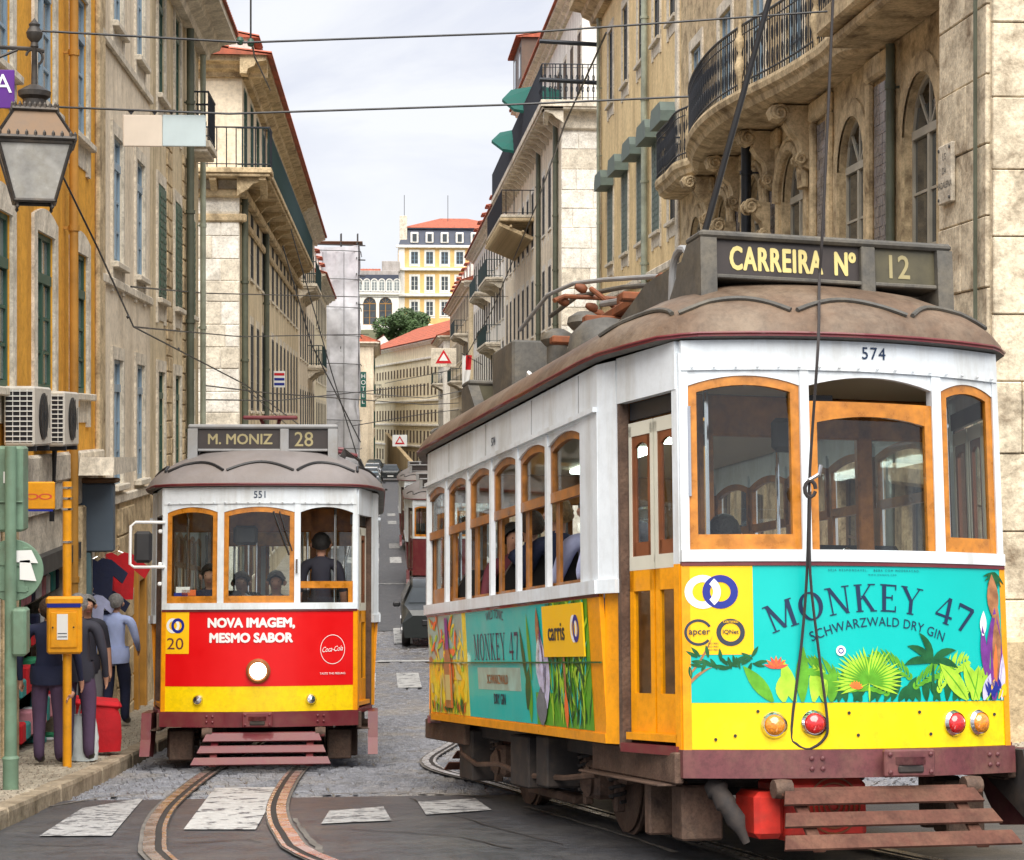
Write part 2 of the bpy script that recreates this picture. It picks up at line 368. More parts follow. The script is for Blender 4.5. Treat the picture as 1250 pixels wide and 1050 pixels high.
def window(root, F, x, z, w_, h, fr='whitef', pane='pane', cols=2, rows=3, rise=0, sur=None, near=False, fan=0, sw=.14, sill=.08, inset=.2, hood=None, curtain=None, surb=True, shutters=None, far=False):
    inset = min(inset, .07) if inset == .2 else inset
    if far: inset = .03
    key = (round(w_, 3), round(h, 3), fr, cols, rows, rise, sur, fan, sw, sill, near, hood, inset, pane, surb, shutters, far)
    if key not in WC:
        d = {}
        f = MB(); t = .055; hb = h-rise; zt = h-fan
        n = 10
        f.box(-w_/2, -w_/2+t, inset-.05, inset, 0, hb); f.box(w_/2-t, w_/2, inset-.05, inset, 0, hb); f.box(-w_/2+t, w_/2-t, inset-.05, inset, 0, t*1.4)
        if rise:
            for k in range(n):
                xa, xb = -w_/2+w_*k/n, -w_/2+w_*(k+1)/n
                za, zb = arch_z(xa, -w_/2, w_/2, hb, rise), arch_z(xb, -w_/2, w_/2, hb, rise)
                ia, ib = za-t*1.2 if za-t*1.2 > hb-t else hb-t, zb-t*1.2 if zb-t*1.2 > hb-t else hb-t
                f.add([(xa, inset-.05, za), (xb, inset-.05, zb), (xb, inset-.05, ib), (xa, inset-.05, ia)], [(3, 2, 1, 0)])
                f.add([(xa, inset-.05, ia), (xb, inset-.05, ib), (xb, inset, ib), (xa, inset, ia)], [(3, 2, 1, 0)])
            f.box(-w_/2+t, w_/2-t, inset-.07, inset, hb-t, hb+t)
            for a in (-.5, .5): f.box(-.02, .02, inset-.04, inset, 0, rise*.95, M=T((0, 0, hb)) @ RY(a*1.5))
            f.box(-.02, .02, inset-.04, inset, 0, rise-.03, M=T((0, 0, hb)))
            top = hb-t
        elif fan:
            f.box(-w_/2+t, w_/2-t, inset-.05, inset, h-t, h); f.box(-w_/2+t, w_/2-t, inset-.07, inset, h-fan-t, h-fan+t)
            f.box(-.02, .02, inset-.045, inset, h-fan+t, h-t); top = h-fan-t
        else: f.box(-w_/2+t, w_/2-t, inset-.05, inset, h-t, h); top = h-t
        for c in range(1, cols):
            xx = -w_/2+w_*c/cols; g = .045 if c*2 == cols else .018
            f.box(xx-g, xx+g, inset-.06, inset-.002, t*1.4, top)
        for r in range(1, rows):
            zz = t+(top-t)*r/rows; f.box(-w_/2+t, w_/2-t, inset-.042, inset-.004, zz-.017, zz+.017)
        d['frame'] = f.mesh('window', MT[fr])
        if near:
            pw, ph = (w_-2*t)/cols, (top-t*1.4)/rows
            d['one'] = MB().box(-pw/2+.015, pw/2-.015, 0, .006, .015, ph-.015).mesh('pane', MT[pane]); d['grid'] = (pw, ph, t)
            if fan or rise: d['pane'] = MB().box(-w_/2+.02, w_/2-.02, inset-.018, inset-.012, top+.02, (h-.02 if fan else hb+rise*.5)).mesh('pane', MT[pane])
        else:
            g = MB()
            if rise:
                pts = [(-w_/2+.01, .02)]+[(-w_/2+.01+(w_-.02)*k/n, arch_z(-w_/2+.01+(w_-.02)*k/n, -w_/2, w_/2, hb, rise)-.01) for k in range(n+1)]+[(w_/2-.01, .02)]
                g.prism(pts[::-1], inset-.02, inset-.012)
            else: g.box(-w_/2+.01, w_/2-.01, inset-.02, inset-.012, .02, h-.01)
            d['pane'] = g.mesh('pane', MT[pane])
        if sur:
            s = MB(); pr = -.012 if far else -.035
            s.box(-w_/2-sw, -w_/2-.001, pr, .02, -.02, hb); s.box(w_/2+.001, w_/2+sw, pr, .02, -.02, hb)
            if surb: s.box(-w_/2-sw, -w_/2+.02, pr, .02, -.42, -.021); s.box(w_/2-.02, w_/2+sw, pr, .02, -.42, -.021); s.box(-w_/2+.02, w_/2-.02, pr+.018, .02, -.36, -.021)
            if rise:
                for k in range(n):
                    ps = []
                    for xx in (k/n, (k+1)/n):
                        a = pi*(1-xx); ps.append(((w_/2)*cos(a), hb+rise*sin(a), (w_/2+sw)*cos(a), hb+(rise+sw)*sin(a)))
                    p, q = ps
                    s.add([(p[0], pr, p[1]), (q[0], pr, q[1]), (q[2], pr, q[3]), (p[2], pr, p[3]), (p[2], .02, p[3]), (q[2], .02, q[3])], [(0, 1, 2, 3), (3, 2, 5, 4)])
            elif hood == 'curve':
                pts = [(-w_/2-sw, h+.001), (w_/2+sw, h+.001)]+[(w_/2+sw-(w_+2*sw)*k/8, h+.16+.12*sin(pi*k/8)) for k in range(9)]
                s.prism(pts[::-1], pr, .02)
            else: s.box(-w_/2-sw, w_/2+sw, pr, .02, h+.001, h+sw+.04)
            d['surround'] = s.mesh('surround', MT[sur])
            d['sill'] = MB().cbox(-w_/2-sw*.9, w_/2+sw*.9, -(sill*.3 if far else sill)-.035, inset-.04 if far else inset-.06, -.085, .003, .012).mesh('sill', MT[sur])
        if hood == 'box': d['hood'] = MB().prism([(-w_/2-.28, h-.12), (w_/2+.28, h-.12), (w_/2+.28, h+.12), (w_/2+.12, h+.34), (-w_/2-.12, h+.34), (-w_/2-.28, h+.12)][::-1], -.42, -.04).mesh('hood', MT['hood'])
        if shutters:
            s = MB()
            for sg in (-1, 1):
                s.box(sg*w_*.25-w_*.24, sg*w_*.25+w_*.24, inset-.12, inset-.09, .04, h-.04)
                for k in range(14): s.box(sg*w_*.25-w_*.19, sg*w_*.25+w_*.19, inset-.13, inset-.121, .1+(h-.2)*k/14, .1+(h-.2)*(k+.55)/14)
            d['shutter'] = s.mesh('shutter', MT[shutters])
        WC[key] = d
    d = WC[key]; P = F @ T((x, 0, z))
    o = link('window', d['frame'], root, P)
    for k in ('surround', 'sill', 'hood', 'pane', 'shutter'):
        if k in d: link(k, d[k], o)
    if near and 'one' in d:
        pw, ph, t = d['grid']
        for c in range(cols):
            for r in range(rows): link('pane', d['one'], o, T((-w_/2+t+pw*(c+.5), inset-.02, t*1.4+ph*r)))
    return o
BAL = {}
def balcony(root, F, x0, x1, z, dpt=.7, rh=.95, m='iron', sm='stone', step=.13, corb=4, slab=.14, r=.011, fancy=False, open_=True, xs=None):
    b = MB(); b.cbox(x0, x1, -dpt, .02, z-slab, z, .015); b.cbox(x0+.05, x1-.05, -dpt+.06, .02, z-slab-.09, z-slab-.002, .02)
    o = b.build('balcony', MT[sm], root, M=F)
    if corb:
        key = ('corb', round(dpt, 2), sm)
        if key not in BAL: BAL[key] = MB().prism([(0, 0), (dpt*.85, 0), (dpt*.85, -.08), (dpt*.5, -.16), (dpt*.34, -.3), (.1, -.42), (0, -.5)][::-1], -.09, .09, M=RZ(-pi/2)).mesh('corbel', MT[sm])
        for k in range(corb): link('corbel', BAL[key], o, T((x0+.25+(x1-x0-.5)*k/max(corb-1, 1), .02, z-slab-.092)))
    path = [(x0+.04, 0), (x0+.04, -dpt+.05), (x1-.04, -dpt+.05), (x1-.04, 0)]
    hr = MB()
    for zz, rr in ((z+rh, .022), (z+.09, .014)): hr.tube([(p[0], p[1], zz) for p in path], rr, 6)
    if fancy: hr.tube([(p[0], p[1], z+rh-.13) for p in path], .012, 6)
    hr.build('handrail', MT[m], o)
    key = ('bal', rh, m, r, fancy)
    if key not in BAL:
        q = MB().tube([(0, 0, .0), (0, 0, rh)], r, 5)
        if fancy:
            for zc, s_ in ((rh*.3, 1), (rh*.62, -1)): q.tube([(s_*.05*sin(k*pi/4.)*(1-k*.03), 0, zc+.11*cos(k*pi/4.)) for k in range(9)], r*.8, 4)
        BAL[key] = q.mesh('baluster', MT[m])
    for i in range(3):
        a, c = Vector(path[i]), Vector(path[i+1]); L_ = (c-a).length; n = max(1, int(L_/step))
        for k in range(n): p = a.lerp(c, (k+.5)/n); link('baluster', BAL[key], o, T((p.x, p.y, z)))
    return o
def cornice(root, F, x0, x1, z, d=.5, h=.5, m='stone', name='cornice'):
    pr = [(0, 0), (-d*.25, 0), (-d*.3, h*.25), (-d*.55, h*.4), (-d*.6, h*.6), (-d, h*.7), (-d, h), (0, h)]
    b = MB(); vs = [(x, p[0], z+p[1]) for x in (x0, x1) for p in pr]; n = len(pr)
    b.add(vs, [(i, (i+1) % n, n+(i+1) % n, n+i) for i in range(n)]+[tuple(range(n-1, -1, -1)), tuple(range(n, 2*n))])
    return b.build(name, MT[m], root, M=F, fix=True)
def tiled_roof(root, F, x0, x1, z, run, rise, over=.35, m='terra', pitch=.22, name='roof', seed=0):
    """slope rising away from the facade, laid in ridged rows of tiles"""
    b = MB(); n = max(2, int((x1-x0)/pitch)); rows = max(2, int(sqrt(run*run+rise*rise)/.9))
    prof = []
    for i in range(n*4+1):
        t = i/4; prof.append((x0+(x1-x0)*i/(n*4), .055*abs(sin(pi*t))))
    for r in range(rows):
        t0, t1 = r/rows, (r+1)/rows
        y0, y1 = -over+(run+over)*t0, -over+(run+over)*t1; za, zb = z+rise*t0, z+rise*t1
        vs = [(p[0], y0, za+p[1]+.035) for p in prof]+[(p[0], y1, zb+p[1]) for p in prof]; k = len(prof)
        b.add(vs, [(i, i+1, k+i+1, k+i) for i in range(k-1)])
        b.add([(p[0], y0, za+p[1]+.035) for p in prof]+[(p[0], y0, za+p[1]-.01) for p in prof], [(i+1, i, k+i, k+i+1) for i in range(k-1)])
    b.add([(x0, -over, z-.02), (x1, -over, z-.02), (x1, run, z+rise-.02), (x0, run, z+rise-.02), (x0, run, z-.02), (x1, run, z-.02)], [(3, 2, 1, 0), (0, 4, 3), (1, 2, 5), (4, 5, 2, 3)])
    return b.build(name, MT[m], root, M=F)
def blocks(root, F, x0, x1, z0, z1, ch, bw, m, th=.035, seed=1, mats=None, name='stone_block', jit=.25, gap=.012):
    rnd = random.Random(seed); z = z0; k = 0
    while z < z1-.05:
        h = min(ch*rnd.uniform(.92, 1.08), z1-z)
        x = x0-(bw*.5 if k % 2 else 0)
        while x < x1:
            w_ = bw*rnd.uniform(1-jit, 1+jit); a, c = max(x, x0), min(x+w_, x1)
            if x1-c < bw*.3: c = x1
            if c-a > .08:
                b = MB().cbox(a+gap, c-gap, -th*rnd.uniform(.7, 1.2), .01, z+gap, z+h-gap, min(.012, th*.4))
                b.build(name, MT[m] if not mats else MT[rnd.choice(mats)], root, M=F)
            x = c if c == x1 else x+w_
        z += h; k += 1
def pipe(root, F, x, z0, z1, m='pipeg', r=.06, y=-.12):
    b = MB().tube([(x, y, z0), (x, y, z1)], r, 10); z = z0+.5
    while z < z1: b.tube([(x, y, z), (x, y, z+.07)], r*1.25, 10); b.box(x-.02, x+.02, y, .0, z+.02, z+.05); z += 2.1
    return b.build('downpipe', MT[m], root, M=F, smooth=True)
I = Matrix.Identity(4)
# ================================================================== THE SETTING
def build_ground():
    b = MB(); ys = [-30, -20, -10, -5, 0]+[i*.5 for i in range(1, 120)]+[60, 70, 90, 120, 200, 600]
    xs = [-600, -60, -20, -8, -5.5, -4, -2.64, 0, 2, 4, 5.5, 7, 10, 20, 60, 600]
    for y in ys:
        for x in xs: b.v.append((x, y, gz(y)-.03))
    k = len(xs)
    for j in range(len(ys)-1):
        for i in range(k-1): b.f.append((j*k+i, j*k+i+1, (j+1)*k+i+1, (j+1)*k+i)); b.m.append(0)
    setp(b.build('ground', MT['mortar'], smooth=True), kind='structure')
    def sheet(name, x0, x1, ya, yb, up, m, st=.5, edge=None):
        b = MB(); n = int((yb-ya)/st)+1; rnd = random.Random(5)
        for i in range(n+1):
            y = ya+(yb-ya)*i/n
            for j in range(13): b.v.append((x0+(x1-x0)*j/12, y+((rnd.uniform(-.3, .3)+(edge(x0+(x1-x0)*j/12) if edge else 0)) if i == n and edge else 0), gz(y)+up))
        for i in range(n):
            for j in range(12): b.f.append((i*13+j, i*13+j+1, (i+1)*13+j+1, (i+1)*13+j)); b.m.append(0)
        return setp(b.build(name, MT[m], smooth=True), kind='structure')
    sheet('road', -2.7, 5.6, 47.4, 230, .0, 'asphalt', 2)
    # the newer asphalt patch of the junction, with a ragged edge towards the old setts
    sheet('road', -2.62, 60, -20, 15.2, .0, 'asphalt', .5)
    sheet('road', 5.5, 60, 15.2, 19.8, -.004, 'asphalt', .5)
    # old granite setts of the street, each one a real stone
    rnd = random.Random(3); b = MB(); y = 15.25; row = 0
    while y < 48:
        d = .118 if y < 30 else .17
        wd = .16 if y < 30 else .26
        x = -2.6-(wd/2 if row % 2 else 0); bow = 0
        while x < 5.5:
            w_ = wd*rnd.uniform(.8, 1.15); h = rnd.uniform(-.018, .002); g = .009; q = .014
            z = gz(y+d/2); z1 = gz(y+d); z0 = gz(y)
            xa, xb = x+g, x+w_-g; ya, yb = y+g, y+d-g; ti = rnd.uniform(-.004, .004)
            b.add([(xa, ya, z0-.03), (xb, ya, z0-.03), (xb, yb, z1-.03), (xa, yb, z1-.03),
                   (xa+q, ya+q, z0+h), (xb-q, ya+q, z0+h+ti), (xb-q, yb-q, z1+h+ti), (xa+q, yb-q, z1+h)],
                  [(4, 5, 6, 7), (0, 1, 5, 4), (1, 2, 6, 5), (2, 3, 7, 6), (3, 0, 4, 7)])
            x += w_
        y += d; row += 1
    setp(b.build('granite_setts', MT['sett']), kind='stuff')
    # pavements: body + kerb stones + small mosaic stones
    for side, xk, xw, ya, yb, nm in ((-1, -2.62, -3.82, 8.0, 38.5, 'pavement'), (1, 5.5, 6.82, 15.4, 57.5, 'pavement'), (-1, -2.62, -3.82, 58, 150, 'pavement'), (1, 5.5, 6.82, 70, 150, 'pavement')):
        b = MB(); n = int((yb-ya)/.5); xe = xw+(-3 if (side < 0 and ya < 20) else (14 if ya < 20 else 0))
        near = ya < 20
        if near and side > 0: xe = xw
        for i in range(n+1):
            y = ya+(yb-ya)*i/n; z = gz(y)
            for x, zz in ((xk-side*.0, z-.05), (xk, z+.10), (xe, z+.12), (xe, z-.05)): b.v.append((x, y, zz))
        for i in range(n):
            for j in range(3): b.f.append((i*4+j, (i+1)*4+j, (i+1)*4+j+1, i*4+j+1)); b.m.append(0)
        b.f.append((0, 1, 2, 3)); b.m.append(0)
        p = setp(b.build('pavement', MT['mortar' if near else 'calcada'], fix=True), kind='structure')
        y = ya
        while y < min(yb, 60):
            L_ = rnd.uniform(.9, 1.2); z0, z1 = gz(y), gz(y+L_); g = .006; q = .014; x0, x1 = (xk-.16, xk+.03) if side < 0 else (xk-.03, xk+.16)
            jz = rnd.uniform(-.006, .006); jx = rnd.uniform(-.012, .012); x0 += jx; x1 += jx
            kb = MB().add([(x0, y+g, z0-.05), (x1, y+g, z0-.05), (x1, y+L_-g, z1-.05), (x0, y+L_-g, z1-.05),
                           (x0+q*.3, y+g, z0+.10), (x1-q*.3, y+g, z0+.10), (x1-q*.3, y+L_-g, z1+.10), (x0+q*.3, y+L_-g, z1+.10),
                           (x0+q, y+g+q, z0+.125+jz), (x1-q, y+g+q, z0+.125+jz), (x1-q, y+L_-g-q, z1+.125+jz), (x0+q, y+L_-g-q, z1+.125+jz)],
                          [(0, 1, 5, 4), (1, 2, 6, 5), (2, 3, 7, 6), (3, 0, 4, 7), (4, 5, 9, 8), (5, 6, 10, 9), (6, 7, 11, 10), (7, 4, 8, 11), (8, 9, 10, 11)])
            kb.build('kerb_stone', MT['kerb'], p); y += L_
        if near:
            mb = MB(); y = ya; r = 0
            xa0, xa1 = (xw-3, xk-.19) if side < 0 else (xk+.17, xw+.0)
            while y < (32 if side < 0 else 26):
                d = .085; x = xa0+(.04 if r % 2 else 0)
                if side < 0: x = max(x, xw if y > 17 else -6.2)
                while x < xa1:
                    w_ = .085*rnd.uniform(.8, 1.2); h = .121+rnd.uniform(0, .012); z0, z1 = gz(y), gz(y+d); g = .005; q = .008
                    a, c = x+g, x+w_-g
                    mb.add([(a, y+g, z0+.10), (c, y+g, z0+.10), (c, y+d-g, z1+.10), (a, y+d-g, z1+.10), (a+q, y+g+q, z0+h), (c-q, y+g+q, z0+h), (c-q, y+d-g-q, z1+h), (a+q, y+d-g-q, z1+h)],
                           [(4, 5, 6, 7), (0, 1, 5, 4), (1, 2, 6, 5), (2, 3, 7, 6), (3, 0, 4, 7)])
                    x += w_
                y += d; r += 1
            setp(mb.build('mosaic_stone', MT['calcada'], p), kind='stuff')
    # road markings (painted bars lie on top of the stones)
    def mark(quad, m='paint', name='crossing_stripe'):
        P = [G(*q) for q in quad]; b = MB(); n = 10
        for i in range(n+1):
            a = P[0].lerp(P[3], i/n); c = P[1].lerp(P[2], i/n)
            for v in (a, c): b.v.append((v.x, v.y, gz(v.y)+.009))
        for i in range(n): b.f.append((2*i, 2*i+1, 2*i+3, 2*i+2)); b.m.append(0)
        setp(b.build(name, MT[m]), kind='structure')
    mark([(224, 1014), (312, 1014), (341, 962), (262, 963)])
    mark([(48, 1022), (136, 1022), (176, 975), (100, 988)], 'paint_worn')
    mark([(392, 1007), (478, 1003), (468, 986), (402, 991)], 'paint_worn')
    mark([(520, 996), (600, 990), (580, 976), (510, 980)], 'paint_worn')
    def bar(x0, x1, y0, y1, m='paint'):
        b = MB(); n = max(1, int((y1-y0)/.4))
        for i in range(n+1):
            y = y0+(y1-y0)*i/n; b.v += [(x0, y, gz(y)+.009), (x1, y, gz(y)+.009)]
        for i in range(n): b.f.append((2*i, 2*i+1, 2*i+3, 2*i+2)); b.m.append(0)
        setp(b.build('crossing_stripe', MT[m]), kind='structure')
    for k in range(9):
        x = -2.3+k*.86; bar(x, x+.45, 34.3, 37.6)
        bar(x, x+.45, 44.3, 48.0)
    bar(-2.5, 5.4, 40.2, 40.5); bar(-2.5, 5.4, 61, 61.3)
    for y in (70, 78, 96, 104):
        for k in range(9): bar(-2.3+k*.86, -1.85+k*.86, y, y+3)
    # tram rails
    def rail(pts, par=None, bed=.16):
        P = [Vector((p[0], p[1])) for p in pts]
        res = []
        for i in range(len(P)-1):
            p0, p1, p2, p3 = P[max(i-1, 0)], P[i], P[i+1], P[min(i+2, len(P)-1)]
            n = max(2, int((p2-p1).length/.35))
            for k in range(n):
                t = k/n; res.append(.5*((2*p1)+(p2-p0)*t+(2*p0-5*p1+4*p2-p3)*t*t+(3*p1-p0-3*p2+p3)*t*t*t))
        res.append(P[-1]); return res
    def ribbon(b, c, o0, o1, up, mi=0):
        s0 = len(b.v)
        for i, p in enumerate(c):
            d = (c[min(i+1, len(c)-1)]-c[max(i-1, 0)]).normalized(); n = Vector((d.y, -d.x))
            for o in (o0, o1): q = p+n*o; b.v.append((q.x, q.y, gz(q.y)+up))
        for i in range(len(c)-1): b.f.append((s0+2*i, s0+2*i+1, s0+2*i+3, s0+2*i+2)); b.m.append(mi)
    def track(cpts, sides=(-1, 1)):
        c = rail(cpts); t = empty('tram_track', (0, 0, 0), kind='structure')
        for sg in sides:
            e = .45*sg
            b = MB(); ribbon(b, c, e-.062 if sg < 0 else e-.112, e+.112 if sg < 0 else e+.062, .0155, 0); b.build('rail_bed', MT['railbed'], t)
            b = MB(); ribbon(b, c, e-.038, e+.034, .024, 0); ribbon(b, c, e-.080 if sg > 0 else e+.034, e-.038 if sg > 0 else e+.076, .0195, 1); ribbon(b, c, e-.108 if sg > 0 else e+.076, e-.080 if sg > 0 else e+.104, .023, 0)
            b.build('rail', [MT['rail'], MT['groove']], t)
    L = [G(271, 930), G(240, 950), G(205, 983), G(187, 1009), G(184, 1030), G(189, 1050)]
    R_ = [G(381, 932), G(360, 955), G(343, 978), G(341, 996), G(351, 1018), G(389, 1050)]
    C = [((a+b_)/2) for a, b_ in zip(L, R_)]; last = C[-1]
    cp = [(-1.0, 150), (-1.0, 60), (-1.0, 40), (-1.02, 30), (-1.10, 22), (C[0].x, C[0].y), (C[1].x, C[1].y), (C[2].x, C[2].y), (C[3].x, C[3].y), (C[4].x, C[4].y), (last.x, last.y), (last.x+.7, last.y-1.9), (last.x+2.2, last.y-4.6)]
    track(cp)
    a = radians(10.65)                                             # line of the second tram, curving into the uphill turn
    ctr = Vector((1.98, 13.19)); d = Vector((-sin(a), cos(a)))
    p = [(1.9, 150), (1.9, 60), (1.85, 34), (1.45, 24)]
    for s_ in (6.0, 3.2, 1.2, -1.2, -3.2): q = ctr+d*s_; p.append((q.x+(.0 if s_ < 5 else .02), q.y))
    q = ctr-d*5.2; p.append((q.x+.25, q.y)); q = ctr-d*8; p.append((q.x+1.2, q.y))
    track(p)
build_ground()
def road_seams():
    rnd = random.Random(31)
    def strip(pts, w_, m, name, up=.006):
        P = [G(*p) for p in pts]; c = []
        for i in range(len(P)-1):
            n = max(2, int((P[i+1]-P[i]).length/.18))
            for k in range(n): q = P[i].lerp(P[i+1], k/n); c.append(Vector((q.x+rnd.uniform(-.012, .012), q.y+rnd.uniform(-.02, .02))))
        b = MB()
        for i, p in enumerate(c):
            d = (c[min(i+1, len(c)-1)]-c[max(i-1, 0)]).normalized(); n_ = Vector((d.y, -d.x)); ww = w_*rnd.uniform(.5, 1.3)
            for o in (-ww, ww): q = p+n_*o; b.v.append((q.x, q.y, gz(q.y)+up))
        for i in range(len(c)-1): b.f.append((2*i, 2*i+1, 2*i+3, 2*i+2)); b.m.append(0)
        setp(b.build(name, MT[m]), kind='structure')
    strip([(395, 1012), (470, 1015), (560, 1022), (640, 1040)], .008, 'groove', 'road_crack')
    strip([(500, 975), (540, 992), (600, 1010), (700, 1035)], .007, 'groove', 'road_crack')
    strip([(230, 1030), (300, 1026), (335, 1032)], .008, 'groove', 'road_crack')
    strip([(20, 1030), (90, 1034), (170, 1030)], .009, 'groove', 'road_crack')
    strip([(390, 970), (480, 968), (560, 971), (620, 976)], .03, 'railbed', 'road_seam')
    strip([(640, 985), (700, 1002), (780, 1026), (840, 1046)], .02, 'railbed', 'road_seam')
    strip([(360, 1000), (372, 1020), (400, 1046)], .02, 'railbed', 'road_seam')
    strip([(60, 985), (120, 975), (200, 968)], .02, 'railbed', 'road_seam')
road_seams()

# ================================================================== BUILDINGS
XL, XR = -3.8, 6.8
MT['boxp'] = mat('scaffold_pole', (.22, .22, .23), .5, .5)
H2 = pi/2
def left_b(y0, name='building', **kw): return empty(name, (XL, y0, 0), H2, **kw)
def right_b(y1, name='building', **kw): return empty(name, (XR, y1, 0), -H2, **kw)
# ---- ochre building (near left)
def b_ochre():
    r = left_b(12, label='ochre plaster house with pale stone window surrounds, air conditioners and a clothes shop below', cat='building')
    cs = [a-12 for a in (13.7, 16.15, 18.6, 21.05, 23.45)]
    rows = [(5.77, 1.76), (8.98, 1.8), (12.2, 1.5)]
    ops = [(c, 1.08, z, h) for c in cs for z, h in rows]
    wall(r, I, 0, 13.03, 5.06, 14, ops, MT['ochre'], depth=.24)
    for c in cs:
        for j, (z, h) in enumerate(rows): window(r, I, c, z, 1.08, h, 'bluef' if j else 'greenf', 'panel', 2, 3, sur='stone', near=j < 2, fan=.5, hood='curve', sw=.2)
    b = MB(); b.cbox(0, 13.03, -.09, .2, 4.72, 5.06, .03); b.cbox(0, 13.03, -.05, .2, 4.40, 4.72, .01); b.build('stone_band', MT['stone'], r)
    wall(r, I, 0, 13.03, -.2, 4.40, [(4.2, 3.2, 1.8, 2.2), (9.0, 3.9, .9, 3.05)], MT['stone'], depth=.5, name='shop_wall')
    pipe(r, I, 10.35, .9, 14, 'ochrep', .055)
    b = MB(); b.cbox(12.72, 13.04, -.07, .0, 1, 14, .02); b.build('corner_pilaster', MT['stoned'], r)
    # shop front things
    s = MB(); s.prism([(7.05, 3.75), (10.9, 3.75), (10.9, 3.95), (7.05, 3.95)][::-1], -.12, .3); s.build('shutter_box', MT['darkf'], r)
    b = MB()
    for k in range(5): b.box(7.1, 10.9, .2, .46, 1.35+k*.5, 1.39+k*.5)
    b.build('shelf', MT['darkf'], r)
    rnd = random.Random(4); cols = ['cloth_red', 'cloth_white', 'cloth_teal', 'cloth_navy', 'cloth_green', 'cloth_pink']
    for k in range(5):
        for i in range(12):
            x = 7.2+i*.31; hh = rnd.uniform(.18, .36); ww = rnd.uniform(.1, .26)
            MB().cbox(x, x+ww, .12, .34, 1.391+k*.5, 1.391+k*.5+hh, .02).build('boxed_souvenir', MT[rnd.choice(cols)], r)
    for xa in (6.7, 10.96): MB().cbox(xa, xa+.34, -.12, .0, .9, 4.38, .02).build('stone_jamb', MT['stoned'], r)
for n_, c_ in (('cloth_red', (.55, .012, .02)), ('cloth_white', (.62, .64, .66)), ('cloth_teal', (.05, .28, .27)), ('cloth_navy', (.015, .02, .055)), ('cloth_green', (.04, .30, .14)), ('cloth_pink', (.6, .25, .3)), ('cloth_lilac', (.42, .45, .66)), ('cloth_plum', (.085, .05, .10)), ('cloth_orange', (.65, .16, .05)), ('cloth_blue', (.03, .13, .42)), ('cloth_grey', (.16, .16, .17)), ('cloth_maroon', (.12, .02, .03))):
    MT[n_] = mat(n_, c_, .85, var=.2, scale=5, bump=.4, bscale=14)
b_ochre()
# ---- cream building with blue sashes, and the weathered house beside it
def b_cream():
    r = left_b(25.04, label='tall cream plaster house with pale blue window frames beside the ochre house', cat='building')
    cs = [26.75-25.04, 29.2-25.04]; rows = [(4.52, 1.78), (7.67, 1.8), (11.05, 1.8)]
    wall(r, I, 0, 5.5, 4.3, 14, [(c, .95, z, h) for c in cs for z, h in rows], MT['cream'], depth=.2)
    for c in cs:
        for j, (z, h) in enumerate(rows): window(r, I, c, z, .95, h, 'bluef', 'panel', 2, 3, sur='stone', near=True, fan=.4, sw=.14, surb=j > 0)
    wall(r, I, 0, 5.5, -.2, 4.3, [(.95, 1.2, .9, 2.3), (4.0, 1.15, .6, 2.5)], MT['stoned'], depth=.3, name='shop_wall')
    blocks(r, T((0, -.002, 0)), 1.7, 3.3, .8, 4.2, .42, .7, 'stoned', seed=3)
    for z in (4.24, 7.3, 10.6): MB().cbox(0, 5.5, -.06, .0, z, z+.14, .02).build('string_course', MT['stone'], r)
    b = MB(); b.cbox(.02, .3, -.055, .0, 1, 14, .02); b.build('corner_pilaster', MT['stoned'], r)
    d = MB(); d.cbox(3.45, 3.62, -.08, .25, .5, 3.15, .02); d.cbox(4.4, 4.57, -.08, .25, .5, 3.15, .02); d.cbox(3.62, 4.4, -.08, .25, 2.95, 3.15, .02); d.build('door_frame', MT['ochrep'], r)
    MB().cbox(3.62, 4.4, .12, .18, .5, 2.95, .01).build('door', MT['brownf'], r)
    r = left_b(30.55, label='weathered stone and cream house with narrow dark green windows at the side street corner', cat='building')
    cs = [1.4, 3.95, 6.4]; rows = [(4.4, 1.86), (7.5, 1.95), (10.95, 1.95)]
    wall(r, I, 0, 7.95, 4.2, 13.3, [(c, .95, z, h) for c in cs for z, h in rows], MT['cream2'], depth=.25)
    for c in cs:
        for j, (z, h) in enumerate(rows): window(r, I, c, z, .95, h, 'greenf', 'pane', 2, 3, sur='stone', near=False, fan=.4, sw=.16, shutters='greenf' if (j == 1) else None)
    wall(r, I, 0, 7.95, -.2, 4.2, [(1.6, 1.2, .5, 2.7), (4.2, 1.3, .4, 2.8), (6.6, 1.1, .3, 2.8)], MT['stoned'], depth=.35, name='shop_wall')
    for x0, x1 in ((2.25, 3.1), (4.85, 5.55)): blocks(r, I, x0, x1, 4.2, 10.5, .30, .45, 'stoned', th=.03, seed=int(x0*9))
    cornice(r, I, -.05, 8.3, 12.95, .75, .5, 'stone')
    tiled_roof(r, I, -.05, 8.3, 13.45, 5, 2.2, .8)
    pipe(r, I, 5.2, .5, 13, 'piped', .075)
    balcony(r, I, 5.75, 7.3, 10.9, .45, .95, 'iron', corb=0)
    pipe(r, I, 7.7, .5, 13, 'pipeg', .06)
b_cream()
